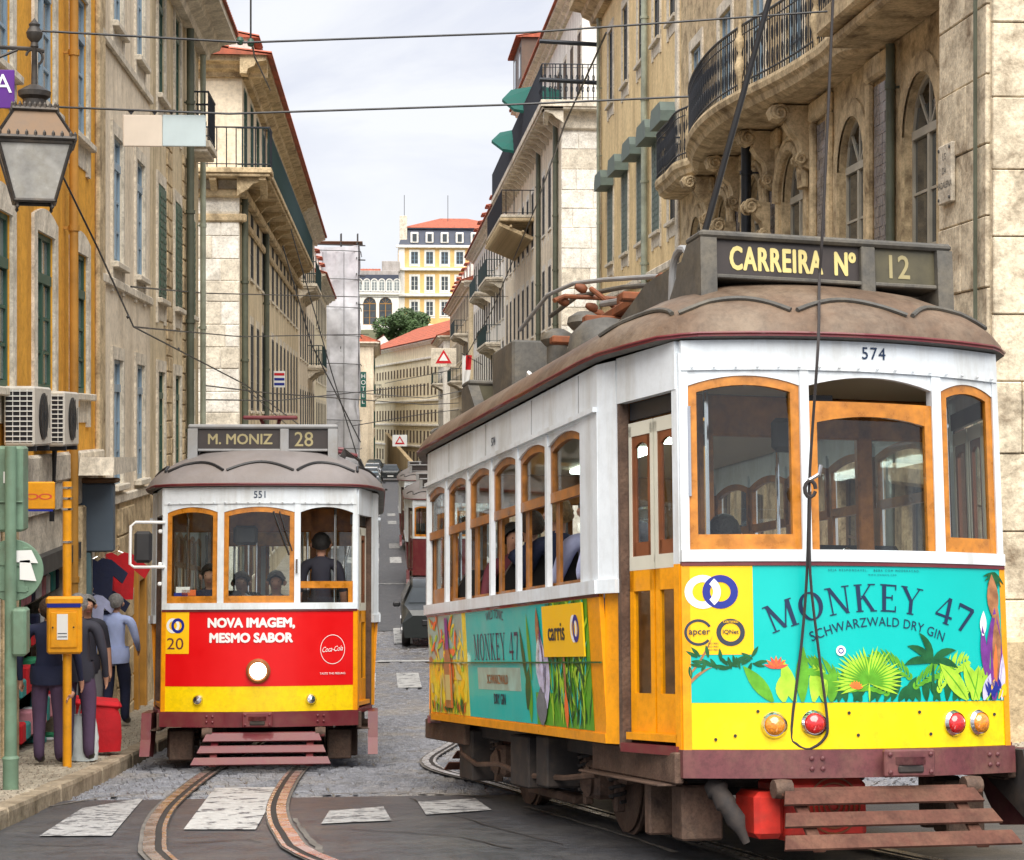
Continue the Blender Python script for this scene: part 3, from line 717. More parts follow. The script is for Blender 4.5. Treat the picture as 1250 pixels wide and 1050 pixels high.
# ---- corner house across the side street, coursed stone flank and iron balcony
FL = RZ(-H2)      # flank facing the camera, in the frame of a left-side building: local x -> -world X ... see below
def flank_left(w_):  # face whose outward normal is -Y(world) for a left-side root (rz=+90)
    return RZ(-H2) @ T((-w_, 0, 0))
def b_corner_left():
    r = left_b(49.5, label='old cream corner house with coursed stone flank, iron balcony and red roof over it', cat='building')
    cs = [2.0+2.55*k for k in range(13)]
    rows = [(.9, 2.5), (5.7, 2.5), (9.5, 2.1)]
    wall(r, I, 0, 34.4, -.2, 12, [(c, 1.05, z, h) for c in cs for z, h in rows], MT['cream2'], depth=.3, body=9)
    for c in cs:
        for j, (z, h) in enumerate(rows): window(r, I, c, z, 1.05, h, 'darkf' if j else 'brownf', 'pane', 2, 3, sur='stone', sw=.2, surb=False, far=True)
    r2 = [(12.25, 2.3)]
    wall(r, I, .9, 34.4, 12, 15.1, [(c, 1.1, z, h) for c in cs for z, h in r2], MT['cream'], depth=.25, body=8, name='attic_wall')
    for c in cs: window(r, I, c, 12.25, 1.1, 2.3, 'greenf', 'pane', 2, 3, sur='stone', sw=.14, far=True)
    F = flank_left(10)
    fw = wall(r, F @ T((0, -.02, 0)), 0, 10, -.2, 12, [], MT['stonew'], depth=.3, body=0, name='flank_wall')
    blocks(r, F @ T((0, -.02, 0)), 6.2, 10, 2.2, 11.0, .58, 1.15, 'stonew', th=.03, seed=8, mats=['stonew', 'stone', 'stonew'])
    wall(r, F @ T((0, .88, 0)), 0, 10, 12, 15.1, [], MT['cream'], depth=.25, body=0, name='flank_wall')
    MB().cbox(7.0, 8.3, .82, .88, 12.4, 14.5, .02).build('recessed_panel', MT['yell'], r, M=F)
    for z, d in ((11.35, .22), (10.7, .1)): MB().cbox(0, 10.2, -.02-d, 0, z, z+.22, .04).build('string_course', MT['stoned'], r, M=F); MB().cbox(-.2, 34.4, -d, 0, z, z+.22, .04).build('string_course', MT['stoned'], r)
    balcony(r, F, 0, 10.9, 12.05, .9, 1.05, 'iron', 'stoned', corb=9, step=.25, r=.016)
    balcony(r, I, -.8, 30, 12.05, .85, 1.05, 'irong', 'stoned', corb=12, step=.22, r=.02)
    cornice(r, F @ T((0, .9, 0)), 0, 10.7, 14.7, .7, .5, 'stoned'); cornice(r, I, .1, 34.4, 14.7, .7, .5, 'stoned')
    tiled_roof(r, I, 0, 34.4, 15.2, 6, .9, .85)
    pipe(r, I, .35, .2, 12, 'piped', .09); pipe(r, I, 9.6, .2, 12, 'piped', .09)
    for k, x in enumerate((8, 15, 22, 29)):
        d = MB(); d.box(x-.8, x+.8, .2, 4, 15.3, 17.1); e = d.build('dormer', MT['white'], r)
        MB().box(-.4, .4, -.03, .01, 0, 1.0, M=T((x, .18, 15.8))).build('window', MT['pane'], e)
        tiled_roof(r, T((0, .2, 0)), x-.95, x+.95, 17.1, 2.6, .6, .25, name='dormer_roof')
    d = MB(); d.cbox(3.2, 4.1, 1.6, 2.3, 15.6, 18.0, .03); d.cbox(3.1, 4.2, 1.5, 2.4, 17.7, 17.85, .02); d.build('chimney', MT['stoned'], r)
b_corner_left()
def row_house(side, y0, y1, h, wm, fl, roof=True, sp=2.7, label='', frs='darkf', body=9, bals=(), flank=None, xoff=0, sm='stone', dorm=False, gf=1.0, ww=1.1, corn='stone', name='building'):
    n = y1-y0
    X0 = (XL+xoff) if side < 0 else (XR+xoff)
    r = empty(name, (X0, y0 if side < 0 else y1, 0), H2 if side < 0 else -H2, label=label, cat='building')
    k = int((n-.8)/sp); cs = [(n-sp*(k-1))/2+sp*i for i in range(k)]
    fh = (h-4.2)/fl; rows = [(gf, 2.5)]+[(4.5+fh*i, fh*.62) for i in range(fl)]
    wall(r, I, 0, n, -.3, h, [(c, ww, z, hh) for c in cs for z, hh in rows], MT[wm], depth=.28, body=body)
    for c in cs:
        for j, (z, hh) in enumerate(rows): window(r, I, c, z, ww, hh, frs, 'pane', 2, 3, sur=sm, sw=.16, surb=False, far=True)
    cornice(r, I, -.1, n+.1, h-.4, .6, .45, corn)
    if flank:
        F = (RZ(-H2) @ T((-flank, 0, 0))) if side < 0 else (RZ(H2) @ T((0, -n, 0)))
        wall(r, F @ T((0, -.02, 0)), 0, flank, -.3, h, [], MT[wm], body=0, name='flank_wall')
        cornice(r, F @ T((0, -.02, 0)), -.4, flank+.4, h-.4, .6, .45, corn)
    for (a, b_, z, d) in bals: balcony(r, I, a, b_, z, d, 1.0, 'irong', sm, corb=3, step=.3, r=.022)
    if roof: tiled_roof(r, I, -.1, n+.1, h+.05, 6, 2.4, .7, pitch=.3)
    if dorm:
        for q in range(2, int(n)-1, 5):
            e = MB().box(q-.8, q+.8, .2, 4, h+.1, h+1.9).build('dormer', MT['white'], r)
            MB().box(-.4, .4, -.03, .01, 0, 1.0, M=T((q, .18, h+.6))).build('window', MT['pane'], e)
            tiled_roof(r, T((0, .2, 0)), q-.95, q+.95, h+1.9, 2.6, .6, .25, name='dormer_roof')
    return r
row_house(-1, 84.1, 104, 15.6, 'cream', 3, label='cream house with red dormered roof beyond the balconied corner house', dorm=True, bals=[(1, 8, 11.7, .8), (10, 17, 8.2, .8)])
row_house(-1, 104.1, 126, 13.6, 'yell2', 3, label='low yellowish house with long cornice just before the shrouded scaffold', dorm=True, flank=4)
row_house(-1, 133, 185, 13, 'cream2', 3, label='brownish cream house hidden behind the shrouded scaffold', roof=True)
row_house(-1, 186, 222, 13.2, 'cream', 3, xoff=2.9, label='narrow cream house with green vertical hotel sign at the end of the street', frs='greenf', flank=6, bals=[(1, 7, 8, .8)])
# ---- shrouded scaffold
def scaffold():
    r = empty('scaffold', (-4, 128, 0), label='tall scaffold wrapped in grey netting jutting into the street', cat='scaffold')
    z1 = 17.8; X0, X1, Y0, Y1 = -.6, 2.32, 0, 7
    b = MB(); rnd = random.Random(2)
    def sheet(p0, p1, ztop):
        n, m = 30, 60
        base = len(b.v); d = (p1-p0); nrm = Vector((d.y, -d.x, 0)).normalized()
        for j in range(m+1):
            for i in range(n+1):
                t, u = i/n, j/m; P = p0.lerp(p1, t); z = ztop(t)*u
                off = .22*noise.noise(Vector((P.x*1.6+3, P.y*1.6, z*.35)))+.10*noise.noise(Vector((P.x*4, P.y*4, z*.9)))+.12*sin(u*pi*9)*.35-.10*abs(sin(t*pi*2))
                b.v.append((P.x+nrm.x*off, P.y+nrm.y*off, z))
        for j in range(m):
            for i in range(n): a = base+j*(n+1)+i; b.f.append((a, a+1, a+n+2, a+n+1)); b.m.append(0)
    sheet(Vector((X0-3.5, 0, 0)), Vector((X1, 0, 0)), lambda t: z1+.6-.9*t+.5*sin(t*pi)*-1)
    sheet(Vector((X1, 0, 0)), Vector((X1, Y1, 0)), lambda t: z1-.3)
    b.build('netting', MT['net'], r, smooth=True)
    for k in range(9): MB().tube([(X0-3.2, -.22, 1.6+k*1.95), (X1-.9, -.2, 1.5+k*1.95), (X1+.18, -.12, 1.45+k*1.95), (X1+.2, 4, 1.45+k*1.95)], .03, 5).build('net_tie', MT['darkf'], r)
    for k in range(4): MB().tube([(X0-2.4+k*1.45, -.26, 0), (X0-2.4+k*1.45, -.24, 17.0)], .028, 5).build('pole', MT['boxp'], r)
    for x in (X1-.05, X1-1.2, X0): 
        MB().tube([(x, .25, 0), (x, .25, z1+.5)], .05, 6).build('pole', MT['darkf'], r); MB().tube([(x, 1.9, 0), (x, 1.9, z1+.7)], .05, 6).build('pole', MT['darkf'], r)
    for z in (15.5, 16.6, 17.6, 13.5): MB().tube([(X0-1, .3, z), (X1+.5, .3, z-.1)], .045, 6).build('crossbar', MT['darkf'], r); MB().tube([(X1-.1, -.4, z), (X1-.1, 3.5, z)], .045, 6).build('crossbar', MT['darkf'], r)
    MB().box(X0, X1+.3, .2, 2.5, z1-.05, z1).build('deck', MT['wood'], r)
scaffold()
# ---- right side
def curved_iron_balcony(r, y1):
    """the undulating stone balcony with wrought iron railing; local x = y1 - Y"""
    ctl = [(41.6, .05), (41.5, .62), (39.6, .68), (38.2, .72), (37.3, .55), (36.6, .7), (35.2, .96), (33.4, 1.14), (31.6, 1.18), (30, 1.05), (28.4, .80), (27.2, .66), (26, .58), (25, .56), (24.7, .05)]
    P = [Vector((y1-a, -d)) for a, d in ctl]; path = []
    for i in range(len(P)-1):
        p0, p1, p2, p3 = P[max(i-1, 0)], P[i], P[i+1], P[min(i+2, len(P)-1)]
        for k in range(6): t = k/6; path.append(.5*((2*p1)+(p2-p0)*t+(2*p0-5*p1+4*p2-p3)*t*t+(3*p1-p0-3*p2+p3)*t**3))
    path.append(P[-1]); z = 10.82
    b = MB(); prof = [(0, 0), (.02, -.06), (.0, -.15), (-.09, -.2), (-.14, -.3), (-.3, -.36)]
    n = len(path)
    for p in path:
        for o, dz in prof: b.v.append((p.x, min(p.y*(1+o)-o*.0, .02), z+dz))
        b.v.append((p.x, .02, z-.36)); b.v.append((p.x, .02, z))
    k = len(prof)+2
    for i in range(n-1):
        for j in range(k): b.f.append((i*k+j, i*k+(j+1) % k, (i+1)*k+(j+1) % k, (i+1)*k+j)); b.m.append(0)
    o = b.build('balcony', MT['stoned'], r, smooth=False, fix=True)
    L3 = lambda p, zz, s_=.94: (p.x, min(p.y*s_, 0), zz)
    for zz, rr in ((z+1.05, .024), (z+.9, .012), (z+.12, .016)):
        MB().tube([L3(p, zz) for p in path], rr, 6).build('handrail' if rr > .02 else 'rail_bar', MT['iron'], o)
    q = MB().tube([(0, 0, 0), (0, 0, 1.05)], .008, 5)
    q.tube([(.055*sin(a*.5)*(1-a*.04), 0, .30+.13*cos(a*.5)) for a in range(13)], .008, 4); q.tube([(-.05*sin(a*.5)*(1-a*.04), 0, .66+.12*cos(a*.5)) for a in range(13)], .008, 4)
    me = q.mesh('baluster', MT['iron'])
    q2 = MB().tube([(0, 0, 0), (0, 0, 1.05)], .010, 5).mesh('baluster', MT['iron'])
    acc = 0; c = 0
    for i in range(n-1):
        a, d = path[i], path[i+1]; L_ = (d-a).length; ang = atan2(d.y-a.y, d.x-a.x); t = acc
        while t < L_:
            p = a.lerp(d, t/L_); link('baluster', me if c % 2 else q2, o, T((p.x, min(p.y*.94, 0), z)) @ RZ(ang)); t += .115; c += 1
        acc = t-L_
    for a in (36.9, 29.6, 26.2):      # cast ornament panels
        i = min(range(n), key=lambda j: abs((y1-path[j].x)-a) if 0 < j < n-1 else 99); p = path[i]
        b = MB().lathe([(.03, 0), (.05, .2), (.10, .36), (.06, .5), (.03, .6), (.075, .72), (.09, .8), (.03, .95), (.05, 1.1), (0.001, 1.2)], 10, T((p.x, p.y*.97, z))); b.build('cast_post', MT['stoned'], o, smooth=True)
    return o
def scroll_bracket(r, F, x, z, s_=1.0, m='stoned'):
    pts = [(0, 0), (-.75, 0), (-.8, -.1), (-.74, -.24), (-.58, -.3), (-.46, -.24), (-.5, -.34), (-.4, -.5), (-.26, -.62), (-.2, -.8), (-.24, -1.0), (-.16, -1.14), (0, -1.2)]
    b = MB(); b.prism([(p[0]*s_, p[1]*s_) for p in pts], -.16, .16, M=T((x, 0, z)) @ RZ(H2))
    for cy, cz, rr in ((-.6, -.14, .14), (-.2, -1.0, .1)):
        for sg in (-1, 1): b.tube([(x+sg*.17, cy*s_+rr*(1-k*.05)*cos(k*.7), z+cz*s_+rr*(1-k*.05)*sin(k*.7)) for k in range(16)], .03, 5)
    return b.build('scroll_bracket', MT[m], r, M=F, fix=True)
def b_ornate():
    y1 = 41.75; r = right_b(y1, label='ornate brown limestone building with undulating iron balcony and arched windows', cat='building')
    lx = lambda Y: y1-Y
    cs = [22.9, 26.35, 30.1, 33.1, 36.2, 39.6]
    ops = [(lx(c), 1.5, 6.2, 3.65, .72) for c in cs]+[(lx(c), 1.25, 1.6 if c < 30 else .9, 3.2, 0) for c in cs]+[(lx(c), 1.3, 10.85, 2.7, 0) for c in cs]
    wall(r, I, 0, y1-21.2, -.2, 15.5, ops, MT['stoned'], depth=.5, body=8)
    for c in cs:
        window(r, I, lx(c), 6.2, 1.5, 3.65, 'creamf', 'pane', 2, 4, rise=.72, sur='stoned', near=True, inset=.15, sw=.26, surb=False)
        window(r, I, lx(c), 10.85, 1.3, 2.7, 'bluef', 'panel', 2, 3, sur='stone', near=True, inset=.1, sw=.2, surb=False)
        window(r, I, lx(c), 1.6 if c < 30 else .9, 1.25, 3.2, 'brownf', 'pane', 2, 3, sur='stoned', inset=.12, surb=False)
    # glazed tile panels between the windows
    rnd = random.Random(9)
    for a in (24.65, 28.0, 31.6, 34.7, 37.9):
        b = MB(); z = 5.7
        while z < 10.0:
            x = lx(a)-.42
            while x < lx(a)+.40: t = rnd.uniform(.018, .026); b.box(x+.003, x+.137, -t, .005, z+.003, z+.137); x += .14
            z += .14
        setp(b.build('facade_tile', MT['tile'], r), kind='stuff')
        for sg in (-1, 1): MB().cbox(lx(a)+sg*.53-.07, lx(a)+sg*.53+.07, -.11, 0, 4.9, 10.1, .03).build('pilaster', MT['stoned'], r)
        MB().cbox(lx(a)-.6, lx(a)+.6, -.13, 0, 10.101, 10.42, .04).build('pilaster_capital', MT['stoned'], r)
    blocks(r, I, lx(24.0)-.01, lx(21.3), 4.9, 6.1, .5, .8, 'stoned', seed=5)
    for c in (30.1, 33.1, 36.2):
        b = MB()      # heavy moulded arch over the portal windows
        for rr, th, zz in ((.95, .09, 9.15), (1.12, .06, 9.15)): b.tube([(lx(c)+rr*cos(a*pi/14), -.08, zz+rr*.85*sin(a*pi/14)) for a in range(15)], th, 8)
        b.build('arch_moulding', MT['stoned'], r, smooth=True)
    for Y in (31.6, 34.7, 29.0, 37.6): scroll_bracket(r, I, lx(Y), 10.43, .85)
    for Y in (31.6, 34.7): scroll_bracket(r, T((0, -.12, 0)), lx(Y), 9.2, .55)
    b = MB(); b.cbox(lx(41.7), lx(21.25), -.16, 0, 4.6, 4.88, .05); b.build('string_course', MT['stoned'], r)
    curved_iron_balcony(r, y1)
    o = MB(); o.prism([(0, 10.5), (-.9, 10.62), (-.98, 10.75), (-.98, 10.98), (0, 11.0)], lx(24.55), lx(22.35), M=RZ(H2) @ Matrix.Identity(4)); 
    b = MB(); b.cbox(lx(24.6), lx(21.3), -.95, 0, 10.62, 10.95, .04); b.cbox(lx(24.5), lx(21.3), -.8, 0, 10.45, 10.61, .04); b.build('balcony', MT['stoned'], r)
    pipe(r, I, lx(23.9), .9, 10.4, 'piped', .06); pipe(r, I, lx(32.4), .9, 10.3, 'iron', .09, -.35)
b_ornate()
def b_pier():
    y1 = 21.2; r = right_b(y1, name='stone_corner_building', label='building corner of huge weathered limestone blocks with carved street name plaques', cat='building')
    r.location.x = 6.55
    wall(r, I, 0, 1.7, -.2, 15, [], MT['stonep'], body=9)
    F = RZ(H2) @ T((0, -1.7, 0))        # flank towards the camera
    wall(r, F @ T((0, -.01, 0)), 0, 9, -.2, 15, [], MT['stonep'], body=0, name='flank_wall')
    blocks(r, I, 0, 1.7, 1.4, 12.5, .78, 1.7, 'stonep', th=.05, seed=11, jit=.1, gap=.006)
    blocks(r, F @ T((0, -.01, 0)), .0, 6, 1.2, 12.5, .78, 1.25, 'stonep', th=.06, seed=12, gap=.006)
    MB().cbox(-.1, 1.78, -.16, 0, 1.6, 3.1, .04).build('plinth', MT['stoned'], r); MB().cbox(-.1, 6, -.16, 0, 1.4, 3.1, .04).build('plinth', MT['stoned'], r, M=F)
    def plaque(F_, x, z, w_, h, lines):
        p = MB().cbox(x-w_/2, x+w_/2, -.11, -.055, z, z+h, .012).build('plaque', MT['stone'], r, M=F_)
        b = MB()
        for i, t in enumerate(lines):
            v, f = text2d(t, h*.11, .004); f = clockwise_fix(v, f); b.add([(x+a, -.113, z+h*(.74-.24*i)+c) for a, c in v], f)
        b.build('lettering', MT['darkf'], p)
        for sx in (-1, 1):
            for sz in (.08, .92): MB().lathe([(.02, 0), (.02, .012), (.001, .018)], 8, T((x+sx*(w_/2-.05), -.11, z+h*sz)) @ RX(H2)).build('bolt', MT['darkf'], p)
    plaque(I, .42, 7.93, .5, .68, ['LG', 'DA', 'MADALENA'])
    plaque(F @ T((0, .01, 0)), .72, 8.0, .6, .5, ['RUA', 'DA', 'CONCEICAO'])
    b = MB(); b.tube([(1.5, -.1, 1.6), (1.5, -.1, 12)], .025, 6); b.build('cable_conduit', MT['piped'], r)
b_pier()
def b_yellow_right():
    y1 = 57.5; r = right_b(y1, label='pale yellow plaster building with grey metal hoods over five tall windows', cat='building')
    lx = lambda Y: y1-Y
    cs = [42.9, 45.4, 48.2, 51.3, 54.6]
    rows = [(.8, 3.2), (5.3, 2.8), (10.1, 2.35), (14.85, 2.2)]
    ops = [(lx(c), 1.1, z, h) for c in cs for z, h in rows]
    wall(r, I, 0, y1-41.75, -.2, 18.6, ops, MT['yell'], depth=.28)
    for c in cs:
        for j, (z, h) in enumerate(rows): window(r, I, lx(c), z, 1.1, h, 'darkf', 'pane', 2, 4, sur='stone', near=False, sw=.2, hood='box' if j == 2 else None, shutters='hood' if (j == 2 and c > 45) else None)
    cornice(r, I, -.6, 8, 17.9, .9, .7, 'stoned')
    F = RZ(H2) @ T((0, -(y1-41.75), 0))
    for a in (0.05, 15.3): MB().cbox(a, a+.4, -.07, 0, 0, 17.9, .02).build('corner_pilaster', MT['stone'], r)
    for z in (4.4, 9.0): MB().cbox(0, 15.7, -.1, 0, z, z+.2, .03).build('string_course', MT['stone'], r)
    pipe(r, I, lx(46.8), .5, 18, 'pipeg', .085); pipe(r, I, .62, .5, 18, 'pipeg', .05)
    for z in (17.2, 16.0): MB().tube([(.05, -.1, z), (.05, -1.9, z+.08)], .07, 8).build('flag_bracket', MT['iron'], r)
    b = MB(); 
    for k in range(60): b.box(.0, .16 if k % 2 else .26, -.1, -.071, 1+k*.28, 1.25+k*.28)
    b.build('quoin_strip', MT['stonew'], r)
b_yellow_right()
def b_white_right():
    y1 = 102; n = 32; r = right_b(y1, label='white stone corner building with bracketed iron balcony and green parasols high up', cat='building')
    k = 11; cs = [1.6+2.85*i for i in range(k)]
    rows = [(1, 2.8), (5.2, 2.6), (9.2, 2.5), (13.2, 2.5)]
    wall(r, I, 0, n, -.2, 17.3, [(c, 1.1, z, h) for c in cs for z, h in rows], MT['cream'], depth=.3, body=9)
    for c in cs:
        for z, h in rows: window(r, I, c, z, 1.1, h, 'darkf', 'pane', 2, 3, sur='stonew', sw=.22, far=True)
        window(r, T((0, .9, 0)), c, 18.1, 1.1, 2.5, 'brownf', 'pane', 2, 3, sur='stone', far=True)
    F = RZ(H2) @ T((0, -n, 0)); F = T((n, 0, 0)) @ RZ(H2)
    wall(r, F @ T((0, -.02, 0)), 0, 12, -.2, 17.3, [], MT['stonew'], body=0, name='flank_wall')
    blocks(r, F @ T((0, -.02, 0)), .0, 2.6, 3, 16.4, .75, 1.15, 'stonew', th=.04, seed=21, jit=.2, mats=['stonew', 'stonew', 'stone'])
    MB().cbox(-.05, 2.6, -.2, 0, 16.5, 17.3, .05).build('frieze', MT['stone'], r, M=F)
    wall(r, T((0, .9, 0)), 0, n-.9, 17.3, 22.3, [(c, 1.1, 18.1, 2.5) for c in cs], MT['white'], depth=.25, body=8, name='attic_wall')
    F2 = F @ T((0, .88, 0))
    wall(r, F2, .9, 12, 17.3, 22.3, [(2.6, 1.0, 18.1, 2.5)], MT['white'], depth=.25, body=0, name='flank_wall'); window(r, F2, 2.6, 18.1, 1.0, 2.5, 'greenf', 'pane', 2, 3, sur='stone')
    cornice(r, T((0, .9, 0)), -.1, n-.6, 22, .6, .5, 'stone'); cornice(r, F2, .6, 12, 22, .6, .5, 'stone')
    balcony(r, F, -.85, 5, 17.5, .85, 1.35, 'iron', 'stone', corb=3, step=.2, r=.02, fancy=True, slab=.25)
    balcony(r, I, 1, n+.84, 17.5, .84, 1.35, 'iron', 'stone', corb=22, step=.25, r=.02, slab=.25)
    tiled_roof(r, T((0, .9, 0)), 0, n-.9, 22.5, 5, 2.2, .7)
    e = MB().box(2, 8, .3, 5, 22.5, 25).build('dormer', MT['brownf'], r)
    tiled_roof(r, T((0, .3, 0)), 1.8, 8.2, 25, 4, .8, .3, name='dormer_roof')
    for q in (3, 6.4): MB().box(q, q+1.1, -.02, .0, 23.1, 24.6, M=T((0, .29, 0))).build('window', MT['pane'], e)
    pipe(r, I, n-1.1, .2, 17, 'piped', .1); pipe(r, I, n-9, .2, 17, 'piped', .1)
    # slatted underside of a deep projecting balcony half way along
    o = MB().cbox(8, 19.5, -1.55, 0, 14.35, 14.5, .03).build('slatted_balcony', MT['stoned'], r)
    sl = MB().cbox(-.08, .08, -1.68, 0, -.16, 0, .01).mesh('slat', MT['stoned'])
    for q in range(25): link('slat', sl, o, T((8.2+q*.46, 0, 13.66)) @ RX(-.40))
    for y in (-.5, -1.05): MB().cbox(8, 19.5, y-.05, y+.05, 13.7-y*.42-.06, 13.7-y*.42+.04, .01).build('cross_beam', MT['stoned'], o)
    balcony(r, I, 8, 19.5, 14.64, 1.5, 1.1, 'iron', 'stone', corb=0, step=.3, r=.02, slab=.12)
b_white_right()
def parasol(X, Y, z, tilt, label):
    r = empty('parasol', (X, Y, z), label=label, cat='parasol', group='green parasols on the high balcony')
    MB().tube([(0, 0, 0), (0, 0, 2.2)], .03, 8).build('pole', MT['whitef'], r)
    vs = [(0, 0, 2.4)]+[(1.55*cos(k*pi/4), 1.55*sin(k*pi/4), 1.75) for k in range(8)]+[(1.55*cos(k*pi/4), 1.55*sin(k*pi/4), 1.62) for k in range(8)]
    fs = [(0, 1+k, 1+(k+1) % 8) for k in range(8)]+[(1+k, 9+k, 9+(k+1) % 8, 1+(k+1) % 8) for k in range(8)]
    MB().add(vs, fs).build('canopy', MT['fabricg'], r, M=T((0, 0, .5)) @ RX(tilt) @ T((0, 0, -.5)))
parasol(6.7, 80, 17.7, .55, 'upper green parasol on the balcony, tilted open above the street')
parasol(6.6, 86, 16.8, .5, 'lower green parasol hanging over the balcony edge')
row_house(1, 102.1, 138, 17.5, 'white', 4, label='pale house with stacked iron balconies beyond the white corner building', bals=[(26, 34, 13.5, 1.0), (14, 22, 13.5, 1.0), (22, 32, 9.9, .9)], dorm=True)
row_house(1, 138.1, 178, 15.8, 'cream2', 4, label='weathered cream house with projecting tiled eaves and balconies', bals=[(30, 38, 12, 1.1), (20, 28, 8.6, 1.0)], dorm=True, flank=4, xoff=-.3)
row_house(1, 178.1, 205, 13.5, 'white', 3, label='white house beside the warning sign at the far end of the street', bals=[(18, 25, 9, 1.0)], xoff=-.9, flank=4)
# ---- far buildings
def b_curved():
    p0, p1 = Vector((-2.2, 243, 0)), Vector((7.4, 186, 0)); d = p1-p0; L_ = d.length
    r = empty('building', p0, atan2(d.y, d.x), label='long cream building with red roof and five rows of small windows closing the street', cat='building')
    k = int(L_/2.1); cs = [1.0+2.1*i for i in range(k)]; rows = [(.5, 1.3), (2.8, 1.4), (5.2, 1.3), (8.1, 1.3), (10.3, 1.0)]
    wall(r, I, 0, L_, -.3, 14, [(c, .85, z, h) for c in cs for z, h in rows], MT['yell2'], depth=.3, body=8)
    for c in cs:
        for z, h in rows: window(r, I, c, z, .85, h, 'brownf', 'pane', 2, 2, sur=None, far=True)
    for z in (2.3, 4.7, 7.4, 12.0): MB().cbox(0, L_, -.18, 0, z, z+.25, .04).build('string_course', MT['stonew'], r)
    cornice(r, I, 0, L_, 13.6, .5, .4, 'white'); tiled_roof(r, I, -.3, L_+.3, 14.05, 7, 3.4, .6, pitch=.4)
b_curved()
def b_palace():
    Y = 300; X0 = 2.6; r = empty('palace', (X0, Y, 16), label='grand yellow palace with slate mansard and low red hipped roof on the hill', cat='building')
    n = 20; cs = [2.6+2.45*i for i in range(7)]; z0 = -16
    rows = [(18.6+z0, 2.0), (22.3+z0, 2.3), (26.4+z0, 2.3), (30.7+z0, 2.0)]
    wall(r, I, 0, n, -2, 33.4+z0, [(c, 1.15, z, h) for c in cs for z, h in rows], MT['palace'], depth=.3, body=14)
    for c in cs:
        for j, (z, h) in enumerate(rows): window(r, I, c, z, 1.15, h, 'bluef' if j == 3 else 'whitef', 'pane', 2, 3, sur='white', sw=.3)
    for z, d in ((29.6, .6), (25.4, .7), (33.3, .6)): MB().cbox(-.4, n+.4, -d, 0, z+z0, z+z0+.45, .08).build('string_course', MT['white'], r)
    for a in (0.0, n-1.0): MB().cbox(a, a+1, -.15, 0, 0, 33.3+z0, .04).build('pilaster', MT['white'], r)
    zb, zt = 33.8+z0, 36.5+z0
    b = MB().add([(0, 0, zb), (n, 0, zb), (n, 14, zb), (0, 14, zb), (1, 1.2, zt), (n-1, 1.2, zt), (n-1, 13, zt), (1, 13, zt)], [(0, 1, 5, 4), (1, 2, 6, 5), (2, 3, 7, 6), (3, 0, 4, 7)]); b.build('mansard', MT['slate'], r)
    for c in cs:
        e = MB().cbox(c-.65, c+.65, -.1, 1.5, zb+.35, zb+2.1, .1).build('dormer', MT['white'], r); MB().box(c-.35, c+.35, -.14, -.10, zb+.55, zb+1.8).build('window', MT['pane'], e)
    MB().cbox(.6, n-.6, .8, 13.4, zt, zt+.2, .04).build('eave', MT['slate'], r)
    zr = 38.9+z0; b = MB().add([(.5, .7, zt+.2), (n-.5, .7, zt+.2), (n-.5, 13.5, zt+.2), (.5, 13.5, zt+.2), (7, 7, zr), (n-8.5, 7, zr)], [(0, 1, 5, 4), (1, 2, 5), (2, 3, 4, 5), (3, 0, 4)]); b.build('roof', MT['terra'], r)
    MB().cbox(.2, 1.4, .4, 1.6, zb, 38.6+z0, .05).build('chimney', MT['stone'], r)
    for a in (1.0, 8.2): MB().tube([(a, 5, zt), (a, 5, zr+3.6)], .05, 5).build('aerial', MT['darkf'], r)
b_palace()
def b_arcade():
    Y = 296; r = empty('arcade_building', (-5.5, Y, 16), label='white arcaded building with a row of arched windows under a dark roof on the hill', cat='building')
    z0 = -16; cs = [.9+2.55*i for i in range(3)]; 
    wall(r, I, 0, 8.1, -3, 25.6+z0, [(c, 2.1, 20.6+z0, 4.4, 1.0) for c in cs], MT['white'], depth=.8, body=7)
    c2 = [.6+1.2*i for i in range(7)]
    wall(r, T((0, -.02, 0)), 0, 8.1, 25.6+z0, 28.6+z0, [(c, .9, 26+z0, 1.9, .42) for c in c2], MT['slate'], depth=.3, body=7, name='gallery_wall')
    for c in c2: window(r, T((0, -.02, 0)), c, 26+z0, .9, 1.9, 'whitef', 'panel', 2, 3, rise=.42, sur='white', sw=.12, surb=False)
    for i, c in enumerate(cs): window(r, T((0, .3, 0)), c, 20.6+z0, 2.1, 4.4, 'greenf' if i == 0 else 'ochrep', 'pane', 2, 3, rise=1.0)
    MB().cbox(-.2, 8.3, -.4, 0, 25.4+z0, 25.75+z0, .05).build('string_course', MT['white'], r)
    MB().cbox(0, 8.1, .3, 7, 28.6+z0, 29.3+z0, .05).build('parapet', MT['greyst'], r)
    tiled_roof(r, T((0, 2, 0)), -4, 5.2, 28.9+z0, 5, 1.2, .4, pitch=.5)
    MB().cbox(5.4, 8.3, 2, 7, 29.3+z0, 31+z0, .05).build('roof_block', MT['greyst'], r)
b_arcade()
def b_gable():
    r = empty('small_house', (-3.2, 246, 8), label='small white gabled house with red roof below the tree', cat='building')
    b = MB().prism([(0, -6), (5.4, -6), (5.4, 6.2), (3.4, 8.6), (0, 6.4)][::-1], 0, 6); b.build('wall', MT['white'], r)
    MB().add([(-.2, -.2, 6.5), (3.4, -.2, 8.8), (3.4, 6, 8.8), (-.2, 6, 6.5)], [(0, 1, 2, 3)]).build('roof', MT['terra'], r)
    MB().box(3.8, 4.3, -.05, .02, 4.6, 5.5).build('window', MT['pane'], r)
b_gable()
